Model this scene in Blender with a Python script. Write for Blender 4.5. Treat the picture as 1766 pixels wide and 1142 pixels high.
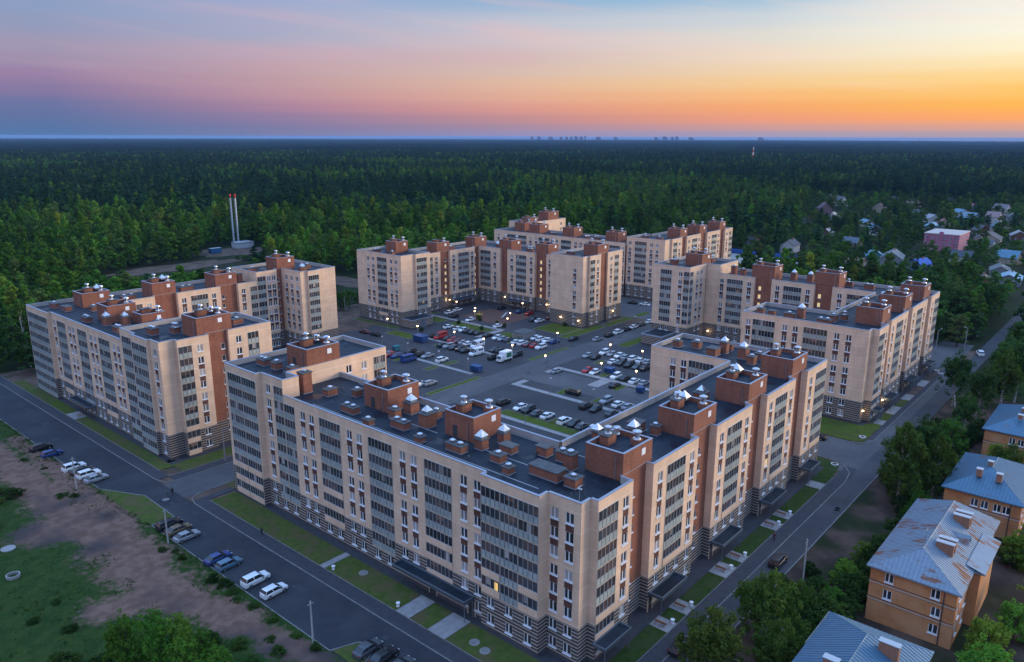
import bpy, bmesh, math, random
import numpy as np
from mathutils import Vector, Matrix
from mathutils.geometry import tessellate_polygon
R = math.radians
rnd = random.Random(7)
scene = bpy.context.scene
for o in list(bpy.data.objects): bpy.data.objects.remove(o)
COL = scene.collection

# ------------------------------------------------------------------ camera, sky, sun, exposure
AZ = math.atan2(0.6528, 0.7577)            # heading of the camera; the blocks lie along X and Y
PITCH = math.atan(335 / 1322.0)
cam_d = bpy.data.cameras.new('camera'); cam = bpy.data.objects.new('camera', cam_d); COL.objects.link(cam)
cam_d.sensor_width = 36; cam_d.lens = 36 * 1322 / 1766; cam_d.clip_start = 1; cam_d.clip_end = 90000
cam.location = (0, 0, 70)
cam.rotation_euler = (Matrix.Rotation(AZ - math.pi / 2, 3, 'Z') @ Matrix.Rotation(math.pi / 2 - PITCH, 3, 'X') @ Matrix.Rotation(math.atan(5 / 1766), 3, 'Z')).to_euler()
scene.camera = cam
scene.view_settings.view_transform = 'Standard'; scene.view_settings.look = 'None'
scene.view_settings.exposure = 0.6; scene.view_settings.gamma = 1.0; scene.view_settings.use_curve_mapping = False
scene.render.engine = 'CYCLES'
scene.cycles.max_bounces = 5; scene.cycles.diffuse_bounces = 2; scene.cycles.glossy_bounces = 2
scene.cycles.transmission_bounces = 2; scene.cycles.volume_bounces = 0; scene.cycles.transparent_max_bounces = 4

def lin(c):
    out = []
    for v in c[:3]:
        v = v / 255.0
        out.append(v / 12.92 if v <= 0.04045 else ((v + 0.055) / 1.055) ** 2.4)
    return tuple(out) + (1.0,)

SUN_AZ = R(-35.0); SUN_EL = R(5.0)
world = bpy.data.worlds.new('World'); scene.world = world; world.use_nodes = True
wt = world.node_tree; wt.nodes.clear()
def build_sky():
    N = wt.nodes.new; L = wt.links.new
    tc = N('ShaderNodeTexCoord'); sep = N('ShaderNodeSeparateXYZ'); L(tc.outputs['Generated'], sep.inputs[0])
    def m(op, a, b=None, c=None, clamp=False):
        n = N('ShaderNodeMath'); n.operation = op; n.use_clamp = clamp
        for i, v in enumerate((a, b, c)):
            if v is None: continue
            if isinstance(v, (int, float)): n.inputs[i].default_value = v
            else: L(v, n.inputs[i])
        return n.outputs[0]
    x, y, z = sep.outputs
    hl = m('SQRT', m('ADD', m('MULTIPLY', x, x), m('MULTIPLY', y, y)))
    c = m('DIVIDE', m('ADD', m('MULTIPLY', x, math.cos(SUN_AZ)), m('MULTIPLY', y, math.sin(SUN_AZ))), m('MAXIMUM', hl, 0.001))
    # cloud streaks bend the height lookup a little and brighten it
    zc = m('MAXIMUM', z, 0.0)
    t = m('SQRT', zc)
    def ramp(stops):
        r = N('ShaderNodeValToRGB'); r.color_ramp.interpolation = 'EASE'
        e = r.color_ramp.elements
        while len(e) > 1: e.remove(e[0])
        e[0].position = stops[0][0]; e[0].color = lin(stops[0][1])
        for p, col in stops[1:]:
            k = e.new(p); k.color = lin(col)
        L(t, r.inputs[0]); return r.outputs[0]
    anti = ramp([(0.0, (104, 122, 164)), (0.07, (108, 122, 164)), (0.15, (130, 124, 164)), (0.22, (178, 144, 168)), (0.28, (214, 170, 178)), (0.34, (226, 186, 188)), (0.4, (218, 192, 200)), (0.5, (190, 188, 210)), (0.65, (152, 180, 222)), (1.0, (126, 166, 224))])
    left = ramp([(0.0, (82, 118, 168)), (0.07, (82, 118, 168)), (0.105, (86, 116, 166)), (0.15, (94, 114, 164)), (0.185, (104, 114, 164)), (0.221, (132, 118, 164)), (0.253, (150, 126, 166)), (0.28, (158, 142, 174)), (0.305, (160, 150, 180)), (0.339, (146, 154, 188)), (0.365, (138, 157, 196)), (0.4, (140, 158, 199)), (0.5, (134, 168, 214)), (0.65, (134, 170, 222)), (1.0, (126, 166, 224))])
    ml = ramp([(0.0, (124, 128, 170)), (0.07, (124, 128, 170)), (0.105, (128, 124, 167)), (0.15, (146, 126, 164)), (0.185, (172, 132, 160)), (0.221, (188, 146, 162)), (0.253, (192, 156, 166)), (0.28, (195, 162, 174)), (0.305, (194, 167, 184)), (0.339, (170, 172, 199)), (0.365, (170, 172, 202)), (0.4, (158, 172, 210)), (0.5, (134, 168, 214)), (0.65, (134, 170, 222)), (1.0, (126, 166, 224))])
    mid = ramp([(0.0, (152, 144, 184)), (0.07, (152, 144, 184)), (0.105, (166, 140, 166)), (0.15, (192, 142, 150)), (0.185, (218, 154, 146)), (0.221, (226, 172, 152)), (0.253, (226, 184, 162)), (0.28, (216, 188, 178)), (0.305, (212, 184, 186)), (0.339, (210, 194, 202)), (0.365, (192, 196, 212)), (0.4, (146, 180, 214)), (0.5, (134, 168, 214)), (0.65, (134, 170, 222)), (1.0, (126, 166, 224))])
    mrr = ramp([(0.0, (168, 156, 182)), (0.07, (168, 156, 182)), (0.105, (204, 156, 156)), (0.15, (238, 158, 128)), (0.185, (247, 168, 114)), (0.221, (250, 186, 126)), (0.253, (246, 204, 150)), (0.28, (242, 212, 176)), (0.305, (238, 218, 196)), (0.339, (226, 220, 212)), (0.365, (206, 214, 220)), (0.4, (154, 192, 222)), (0.5, (134, 168, 214)), (0.65, (134, 170, 222)), (1.0, (126, 166, 224))])
    right = ramp([(0.0, (176, 158, 172)), (0.07, (176, 158, 172)), (0.105, (218, 162, 148)), (0.15, (255, 168, 104)), (0.185, (255, 182, 86)), (0.221, (255, 196, 104)), (0.253, (255, 214, 142)), (0.28, (255, 230, 180)), (0.305, (254, 243, 210)), (0.339, (250, 247, 230)), (0.365, (245, 244, 236)), (0.4, (247, 241, 238)), (0.5, (196, 210, 226)), (0.65, (156, 186, 222)), (1.0, (126, 166, 224))])
    def mix(f, a, b, mode='MIX'):
        n = N('ShaderNodeMix'); n.data_type = 'RGBA'; n.blend_type = mode
        if isinstance(f, float): n.inputs[0].default_value = f
        else: L(f, n.inputs[0])
        L(a, n.inputs[6])
        if isinstance(b, tuple): n.inputs[7].default_value = b
        else: L(b, n.inputs[7])
        return n.outputs[2]
    def mr(v, a, b):
        n = N('ShaderNodeMapRange'); n.interpolation_type = 'SMOOTHSTEP'; L(v, n.inputs[0])
        n.inputs[1].default_value = a; n.inputs[2].default_value = b; return n.outputs[0]
    def ml_(v, a, b):
        n = N('ShaderNodeMapRange'); L(v, n.inputs[0]); n.inputs[1].default_value = a; n.inputs[2].default_value = b; return n.outputs[0]
    col = mix(mr(c, -0.85, -0.30), anti, left); col = mix(ml_(c, -0.27, -0.025), col, ml); col = mix(ml_(c, -0.025, 0.247), col, mid); col = mix(ml_(c, 0.247, 0.52), col, mrr); col = mix(ml_(c, 0.52, 0.72), col, right)
    # thin slanting streaks of cirrus
    side = m('ADD', m('MULTIPLY', x, math.sin(AZ)), m('MULTIPLY', y, -math.cos(AZ)))
    cb = N('ShaderNodeCombineXYZ'); L(m('MULTIPLY', side, 2.6), cb.inputs[0]); L(m('MULTIPLY', m('ADD', z, m('MULTIPLY', side, 0.125)), 34.0), cb.inputs[1]); L(m('MULTIPLY', c, 1.3), cb.inputs[2])
    nz = N('ShaderNodeTexNoise'); L(cb.outputs[0], nz.inputs[0]); nz.inputs['Scale'].default_value = 1.15; nz.inputs['Detail'].default_value = 5; nz.inputs['Roughness'].default_value = 0.5; nz.inputs['Distortion'].default_value = 0.3
    st = m('MULTIPLY', m('MULTIPLY', mr(nz.outputs[0], 0.47, 0.72), mr(z, 0.035, 0.085)), m('SUBTRACT', 1.0, mr(z, 0.35, 0.8)))
    cl = mix(mr(c, -0.3, 0.3), left, (0.80, 0.50, 0.50, 1)); cl2 = mix(0.75, left, (0.66, 0.40, 0.52, 1))
    cl = mix(mr(c, -0.35, 0.25), cl2, (0.82, 0.52, 0.52, 1)); cl = mix(mr(c, 0.2, 0.75), cl, (1.0, 0.80, 0.66, 1))
    col = mix(m('MULTIPLY', st, 0.34), col, cl)
    sky = N('ShaderNodeTexSky'); sky.sky_type = 'NISHITA'; sky.sun_disc = False; sky.sun_elevation = SUN_EL; sky.sun_rotation = math.pi / 2 - SUN_AZ
    a = N('ShaderNodeBackground'); L(col, a.inputs[0]); L(m('MULTIPLY_ADD', mr(z, 0.16, 0.75), 1.12, 0.635), a.inputs[1])  # sky gain rising above the frame, added to brighten the walls
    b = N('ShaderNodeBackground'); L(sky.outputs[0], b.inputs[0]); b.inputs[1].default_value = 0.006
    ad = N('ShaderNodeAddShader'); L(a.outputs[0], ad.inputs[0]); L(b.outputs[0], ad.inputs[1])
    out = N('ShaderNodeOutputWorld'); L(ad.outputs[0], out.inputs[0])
build_sky()
sun_d = bpy.data.lights.new('sun', 'SUN'); sun_d.energy = 2.55; sun_d.angle = R(26); sun_d.color = (1.0, 0.83, 0.60)
sun = bpy.data.objects.new('sun', sun_d); COL.objects.link(sun)
sd = Vector((math.cos(SUN_AZ) * math.cos(R(6)), math.sin(SUN_AZ) * math.cos(R(6)), math.sin(R(6))))
sun.rotation_euler = (-sd).to_track_quat('-Z', 'Y').to_euler()

# ------------------------------------------------------------------ materials
MATS = {}
def mat(name, base=(0.5, 0.5, 0.5), rough=0.8, metal=0.0, spec=0.3, var=None, vscale=1.0, var2=None, v2scale=0.1, bump=0.0, bscale=8.0, emit=None, estr=0.0, objvar=0.0, objcolor=False, coords='WORLD'):
    """var: second colour blended by noise; var2: a third one blended by a broad noise"""
    m = bpy.data.materials.new(name); m.use_nodes = True; MATS[name] = m
    nt = m.node_tree; N = nt.nodes.new; L = nt.links.new
    p = nt.nodes['Principled BSDF']
    p.inputs['Roughness'].default_value = rough; p.inputs['Metallic'].default_value = metal; p.inputs['Specular IOR Level'].default_value = spec
    p.inputs['Base Color'].default_value = tuple(base) + (1,)
    col = None
    if coords == 'WORLD':
        g = N('ShaderNodeNewGeometry'); vec = g.outputs['Position']
    else:
        g = N('ShaderNodeTexCoord'); vec = g.outputs['Object']
    def noise(s, d=4):
        n = N('ShaderNodeTexNoise'); L(vec, n.inputs['Vector']); n.inputs['Scale'].default_value = s; n.inputs['Detail'].default_value = d; return n.outputs[0]
    def mx(f, a, b, mode='MIX'):
        n = N('ShaderNodeMix'); n.data_type = 'RGBA'; n.blend_type = mode
        for v, i in ((f, 0), (a, 6), (b, 7)):
            if isinstance(v, (int, float)): n.inputs[i].default_value = v
            elif isinstance(v, tuple): n.inputs[i].default_value = v if len(v) == 4 else v + (1,)
            else: L(v, n.inputs[i])
        return n.outputs[2]
    def sm(v, a, b):
        n = N('ShaderNodeMapRange'); n.interpolation_type = 'SMOOTHSTEP'; L(v, n.inputs[0]); n.inputs[1].default_value = a; n.inputs[2].default_value = b; return n.outputs[0]
    if objcolor:
        oi = N('ShaderNodeObjectInfo'); col = oi.outputs['Color']
    if var: col = mx(sm(noise(vscale), 0.35, 0.65), col if col is not None else tuple(base), tuple(var))
    if var2: col = mx(sm(noise(v2scale, 3), 0.42, 0.66), col if col is not None else tuple(base), tuple(var2))
    if objvar:
        oi = N('ShaderNodeObjectInfo'); h = N('ShaderNodeHueSaturation')
        mr = N('ShaderNodeMapRange'); L(oi.outputs['Random'], mr.inputs[0]); mr.inputs[3].default_value = 1 - objvar; mr.inputs[4].default_value = 1 + objvar
        L(mr.outputs[0], h.inputs['Value'])
        if col is None: h.inputs['Color'].default_value = tuple(base) + (1,)
        else: L(col, h.inputs['Color'])
        col = h.outputs[0]
    if col is not None: L(col, p.inputs['Base Color'])
    if bump:
        b = N('ShaderNodeBump'); b.inputs['Strength'].default_value = bump; b.inputs['Distance'].default_value = 0.05
        L(noise(bscale, 5), b.inputs['Height']); L(b.outputs[0], p.inputs['Normal'])
    if emit:
        p.inputs['Emission Color'].default_value = tuple(emit) + (1,); p.inputs['Emission Strength'].default_value = estr
    m['_n'] = 1
    return m

def brickish(name, c1, c2, mortar, scale_u=2.0, rowh=0.6, mortar_size=0.012, wear=None, bump=0.25, z_off=0.0, streak=0.86):
    """masonry / tile courses along any upright wall: u = x+y, v = z"""
    m = bpy.data.materials.new(name); m.use_nodes = True; MATS[name] = m
    nt = m.node_tree; N = nt.nodes.new; L = nt.links.new; p = nt.nodes['Principled BSDF']
    p.inputs['Roughness'].default_value = 0.85; p.inputs['Specular IOR Level'].default_value = 0.2
    g = N('ShaderNodeNewGeometry'); s = N('ShaderNodeSeparateXYZ'); L(g.outputs['Position'], s.inputs[0])
    ad = N('ShaderNodeMath'); L(s.outputs[0], ad.inputs[0]); L(s.outputs[1], ad.inputs[1])
    cb = N('ShaderNodeCombineXYZ'); L(ad.outputs[0], cb.inputs[0]); zo = N('ShaderNodeMath'); zo.operation = 'SUBTRACT'; L(s.outputs[2], zo.inputs[0]); zo.inputs[1].default_value = z_off; L(zo.outputs[0], cb.inputs[1])
    br = N('ShaderNodeTexBrick'); L(cb.outputs[0], br.inputs['Vector']); br.inputs['Scale'].default_value = 1.0
    br.inputs['Color1'].default_value = c1 + (1,); br.inputs['Color2'].default_value = c2 + (1,); br.inputs['Mortar'].default_value = mortar + (1,)
    br.inputs['Brick Width'].default_value = scale_u; br.inputs['Row Height'].default_value = rowh; br.inputs['Mortar Size'].default_value = mortar_size; br.inputs['Mortar Smooth'].default_value = 0.2
    nz = N('ShaderNodeTexNoise'); L(g.outputs['Position'], nz.inputs['Vector']); nz.inputs['Scale'].default_value = 0.35; nz.inputs['Detail'].default_value = 6
    mr = N('ShaderNodeMapRange'); L(nz.outputs[0], mr.inputs[0]); mr.inputs[1].default_value = 0.3; mr.inputs[2].default_value = 0.7; mr.inputs[3].default_value = 0.86; mr.inputs[4].default_value = 1.08
    mp = N('ShaderNodeMapping'); L(g.outputs['Position'], mp.inputs[0]); mp.inputs['Scale'].default_value = (1.6, 1.6, 0.10)
    nv = N('ShaderNodeTexNoise'); L(mp.outputs[0], nv.inputs['Vector']); nv.inputs['Scale'].default_value = 1.0; nv.inputs['Detail'].default_value = 4
    mv = N('ShaderNodeMapRange'); L(nv.outputs[0], mv.inputs[0]); mv.inputs[1].default_value = 0.3; mv.inputs[2].default_value = 0.62; mv.inputs[3].default_value = streak; mv.inputs[4].default_value = 1.03
    mq = N('ShaderNodeMath'); mq.operation = 'MULTIPLY'; L(mr.outputs[0], mq.inputs[0]); L(mv.outputs[0], mq.inputs[1])
    hs = N('ShaderNodeHueSaturation'); L(br.outputs[0], hs.inputs['Color']); L(mq.outputs[0], hs.inputs['Value'])
    L(hs.outputs[0], p.inputs['Base Color'])
    b = N('ShaderNodeBump'); b.inputs['Strength'].default_value = bump; b.inputs['Distance'].default_value = 0.02; b.invert = True
    L(br.outputs[1], b.inputs['Height']); L(b.outputs[0], p.inputs['Normal'])
    return m

cream = brickish('cream_brick', (0.75, 0.515, 0.36), (0.725, 0.495, 0.345), (0.86, 0.69, 0.54), 900.0, 2.8, 0.045, z_off=0.45, streak=0.95)
redbrick = brickish('red_brick', (0.30, 0.115, 0.07), (0.225, 0.082, 0.054), (0.31, 0.16, 0.11), 0.5, 0.2, 0.016)
darkbase = brickish('dark_base_brick', (0.085, 0.08, 0.088), (0.065, 0.062, 0.07), (0.11, 0.105, 0.11), 0.5, 0.18, 0.012)
course = mat('light_course', (0.52, 0.40, 0.30), 0.85, var=(0.44, 0.34, 0.26), vscale=1.5)
panel = brickish('brown_panel', (0.14, 0.065, 0.05), (0.11, 0.05, 0.042), (0.16, 0.085, 0.065), 0.5, 0.17, 0.012)
roofing = mat('roof_membrane', (0.013, 0.022, 0.034), 0.6, spec=0.25, var=(0.022, 0.031, 0.044), vscale=0.55, var2=(0.009, 0.016, 0.026), v2scale=0.16, bump=0.15, bscale=3)
def roof_seams():
    nt = roofing.node_tree; N = nt.nodes.new; L = nt.links.new; p = nt.nodes['Principled BSDF']
    g = N('ShaderNodeNewGeometry'); br = N('ShaderNodeTexBrick'); L(g.outputs['Position'], br.inputs['Vector']); br.inputs['Scale'].default_value = 1.0; br.inputs['Brick Width'].default_value = 7.5; br.inputs['Row Height'].default_value = 1.0; br.inputs['Mortar Size'].default_value = 0.035
    br.inputs['Color1'].default_value = (1, 1, 1, 1); br.inputs['Color2'].default_value = (.78, .78, .78, 1); br.inputs['Mortar'].default_value = (1.7, 1.65, 1.6, 1)
    src = p.inputs['Base Color'].links[0].from_socket; mx = N('ShaderNodeMix'); mx.data_type = 'RGBA'; mx.blend_type = 'MULTIPLY'; mx.inputs[0].default_value = 1.0; L(src, mx.inputs[6]); L(br.outputs[0], mx.inputs[7]); L(mx.outputs[2], p.inputs['Base Color'])
    nz = N('ShaderNodeTexNoise'); L(g.outputs['Position'], nz.inputs['Vector']); nz.inputs['Scale'].default_value = 0.16; nz.inputs['Detail'].default_value = 4; mr = N('ShaderNodeMapRange'); L(nz.outputs[0], mr.inputs[0]); mr.inputs[1].default_value = .55; mr.inputs[2].default_value = .64; mr.inputs[3].default_value = .65; mr.inputs[4].default_value = .28; L(mr.outputs[0], p.inputs['Roughness'])
roof_seams()
coping = mat('coping_metal', (0.30, 0.33, 0.39), 0.5, metal=0.2, spec=0.3)
white = mat('white_plastic', (0.80, 0.80, 0.82), 0.45, spec=0.4)
frame_m = mat('grey_frame', (0.42, 0.44, 0.46), 0.45, metal=0.3, spec=0.4)
glass = mat('window_glass', (0.028, 0.036, 0.046), 0.06, spec=0.6, var=(0.06, 0.05, 0.05), vscale=0.6, objvar=0.5)
logglass = mat('loggia_glass', (0.055, 0.062, 0.070), 0.08, spec=0.6, var=(0.12, 0.075, 0.065), vscale=0.45, var2=(0.03, 0.035, 0.04), v2scale=0.25, objvar=0.35)
curtain = mat('curtained_glass', (0.34, 0.30, 0.28), 0.2, spec=0.5, objvar=0.4)
lit = mat('lit_window', (0.5, 0.4, 0.2), 0.4, emit=(1.0, 0.60, 0.14), estr=0.5, objvar=0.3)
lit2 = mat('lit_stair_window', (0.5, 0.4, 0.2), 0.4, emit=(1.0, 0.68, 0.22), estr=0.42, objvar=0.3)
railm = mat('railing_panel', (0.37, 0.40, 0.375), 0.4, spec=0.4, var=(0.29, 0.325, 0.31), vscale=0.9, objvar=0.12)
zinc = mat('zinc', (0.62, 0.64, 0.68), 0.28, metal=0.85, spec=0.5, var=(0.45, 0.48, 0.53), vscale=2.0)
capm = mat('shaft_cap', (0.075, 0.075, 0.08), 0.7, var=(0.10, 0.10, 0.10), vscale=1.0)
canopym = mat('canopy_metal', (0.16, 0.19, 0.22), 0.4, metal=0.3, spec=0.5)
doorm = mat('door_paint', (0.05, 0.055, 0.06), 0.45)
asphalt = mat('asphalt_worn', (0.088, 0.085, 0.09), 0.88, var=(0.074, 0.072, 0.078), vscale=0.7, var2=(0.105, 0.10, 0.102), v2scale=0.08, bump=0.15, bscale=20)
asphalt_l = mat('asphalt_left_road', (0.036, 0.038, 0.045), 0.85, var=(0.029, 0.031, 0.038), vscale=0.6, var2=(0.046, 0.047, 0.053), v2scale=0.1, bump=0.15, bscale=20)
lawn_dark = mat('dark_verge_lawn', (0.026, 0.050, 0.010), 0.95, spec=0.1, var=(0.042, 0.066, 0.014), vscale=1.0, var2=(0.045, 0.06, 0.02), v2scale=0.3, bump=0.6, bscale=6)  # darker green lawn for the strips along the right road
asphalt2 = mat('asphalt_dark', (0.050, 0.048, 0.053), 0.85, var=(0.062, 0.058, 0.062), vscale=0.4, var2=(0.042, 0.040, 0.046), v2scale=0.06, bump=0.15, bscale=20)
asphalt3 = mat('path_asphalt', (0.056, 0.054, 0.062), 0.85, var=(0.046, 0.045, 0.052), vscale=0.9, bump=0.1, bscale=20)
concrete = mat('concrete_paving', (0.31, 0.29, 0.285), 0.9, var=(0.25, 0.235, 0.23), vscale=0.8, bump=0.1, bscale=15)
kerbm = mat('kerb_stone', (0.23, 0.22, 0.215), 0.9, var=(0.17, 0.165, 0.16), vscale=1.2)
lawn = mat('lawn', (0.058, 0.085, 0.018), 0.95, spec=0.1, var=(0.085, 0.105, 0.024), vscale=0.9, var2=(0.105, 0.085, 0.038), v2scale=0.28, bump=0.6, bscale=6)
lawn_fresh = mat('fresh_lawn', (0.062, 0.095, 0.014), 0.95, spec=0.1, var=(0.090, 0.118, 0.018), vscale=1.1, var2=(0.075, 0.080, 0.022), v2scale=0.3, bump=0.6, bscale=6)
soil = mat('bare_soil', (0.115, 0.075, 0.06), 0.95, spec=0.1, var=(0.16, 0.105, 0.08), vscale=0.5, var2=(0.08, 0.062, 0.045), v2scale=0.15, bump=0.5, bscale=2)
playm = mat('rubber_ground', (0.15, 0.075, 0.055), 0.9, var=(0.12, 0.065, 0.05), vscale=0.5)
paint_white = mat('road_paint', (0.62, 0.62, 0.60), 0.8)

# ------------------------------------------------------------------ mesh helpers
class MB:
    def __init__(s): s.v = []; s.f = []; s.m = []
    def quad(s, a, b, c, d, m=0):
        i = len(s.v); s.v += [a, b, c, d]; s.f.append((i, i + 1, i + 2, i + 3)); s.m.append(m)
    def poly(s, pts, m=0):
        i = len(s.v); s.v += list(pts); s.f.append(tuple(range(i, i + len(pts)))); s.m.append(m)
    def box(s, x0, x1, y0, y1, z0, z1, m=0, bottom=True):
        i = len(s.v)
        s.v += [(x0, y0, z0), (x1, y0, z0), (x1, y1, z0), (x0, y1, z0), (x0, y0, z1), (x1, y0, z1), (x1, y1, z1), (x0, y1, z1)]
        fs = [(4, 5, 6, 7), (0, 1, 5, 4), (1, 2, 6, 5), (2, 3, 7, 6), (3, 0, 4, 7)]
        if bottom: fs.append((3, 2, 1, 0))
        for f in fs: s.f.append(tuple(i + k for k in f)); s.m.append(m)
    def cyl(s, cx, cy, z0, z1, r0, r1, n=10, m=0, cap=True):
        i = len(s.v)
        for z, r in ((z0, r0), (z1, r1)):
            for k in range(n): a = 2 * math.pi * k / n; s.v.append((cx + r * math.cos(a), cy + r * math.sin(a), z))
        for k in range(n): s.f.append((i + k, i + (k + 1) % n, i + n + (k + 1) % n, i + n + k)); s.m.append(m)
        if cap: s.f.append(tuple(i + n + k for k in range(n))); s.m.append(m)
    def tube(s, p, q, r0, r1, n=6, m=0):
        p = Vector(p); q = Vector(q); d = (q - p).normalized(); a = d.orthogonal().normalized(); b = d.cross(a); i = len(s.v)
        for c, r in ((p, r0), (q, r1)):
            for k in range(n): t = 2 * math.pi * k / n; s.v.append(tuple(c + a * (r * math.cos(t)) + b * (r * math.sin(t))))
        for k in range(n): s.f.append((i + k, i + (k + 1) % n, i + n + (k + 1) % n, i + n + k)); s.m.append(m)
        s.f.append(tuple(i + n + k for k in range(n))); s.m.append(m)
    def mesh(s, name, mats, smooth=False):
        me = bpy.data.meshes.new(name); me.from_pydata([tuple(v) for v in s.v], [], s.f)
        for m_ in (mats if isinstance(mats, (list, tuple)) else [mats]): me.materials.append(m_)
        me.polygons.foreach_set('material_index', s.m)
        if smooth: me.polygons.foreach_set('use_smooth', [True] * len(s.f))
        me.update(); return me
    def build(s, name, mats, parent=None, loc=(0, 0, 0), smooth=False):
        return link(name, s.mesh(name, mats, smooth), parent, loc)
def link(name, me, parent=None, loc=(0, 0, 0), rz=0.0):
    o = bpy.data.objects.new(name, me); COL.objects.link(o); o.location = loc
    if rz: o.rotation_euler = (0, 0, rz)
    if parent: o.parent = parent
    return o
def tag(o, label, cat, group=None):
    o['label'] = label; o['category'] = cat
    if group: o['group'] = group
    return o
def empty(name, loc, rz=0.0):
    o = bpy.data.objects.new(name, None); COL.objects.link(o); o.location = loc; o.rotation_euler = (0, 0, rz); o.empty_display_size = 0.5
    return o
def struct(o): o['kind'] = 'structure'; return o
def ordinal(n): return ['first', 'second', 'third', 'fourth', 'fifth', 'sixth', 'seventh', 'eighth', 'ninth', 'tenth', 'eleventh', 'twelfth', 'thirteenth', 'fourteenth', 'fifteenth'][n] if n < 15 else '%d%s' % (n + 1, {1: 'st', 2: 'nd', 3: 'rd'}.get((n + 1) % 10, 'th'))

# ------------------------------------------------------------------ ground, roads, verges
def sheet(name, pts, z, m, kind='structure'):
    b = MB(); b.poly([(x, y, z) for x, y in pts]); o = b.build(name, m)
    o['kind'] = kind; return o
def rect(name, x0, x1, y0, y1, z, m): return sheet(name, [(x0, y0), (x1, y0), (x1, y1), (x0, y1)], z, m)
groundm = mat('forest_floor', (0.016, 0.028, 0.009), 0.95, spec=0.1, var=(0.026, 0.036, 0.012), vscale=0.08, var2=(0.03, 0.028, 0.016), v2scale=0.012)
b = MB(); s = 45000; b.quad((-s, -s, -0.06), (s, -s, -0.06), (s, s, -0.06), (-s, s, -0.06)); struct(b.build('ground', groundm))
# rough field on the left: grass worn away along the wheel tracks
def seg_d(px, py, a, b_):
    ax, ay = a; bx, by = b_; t = np.clip(((px - ax) * (bx - ax) + (py - ay) * (by - ay)) / ((bx - ax) ** 2 + (by - ay) ** 2), 0, 1)
    return np.hypot(px - ax - t * (bx - ax), py - ay - t * (by - ay))
def vnoise(x, y, seed):
    r = np.random.RandomState(seed); g_ = r.rand(256, 256)
    xi = np.floor(x).astype(int); yi = np.floor(y).astype(int); fx = x - xi; fy = y - yi; fx = fx * fx * (3 - 2 * fx); fy = fy * fy * (3 - 2 * fy)
    G = lambda i, j: g_[i % 256, j % 256]
    return (G(xi, yi) * (1 - fx) + G(xi + 1, yi) * fx) * (1 - fy) + (G(xi, yi + 1) * (1 - fx) + G(xi + 1, yi + 1) * fx) * fy
def fbm(x, y, seed): return sum(vnoise(x * 2 ** k, y * 2 ** k, seed + k) * 0.5 ** k for k in range(4)) / 1.875
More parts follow.
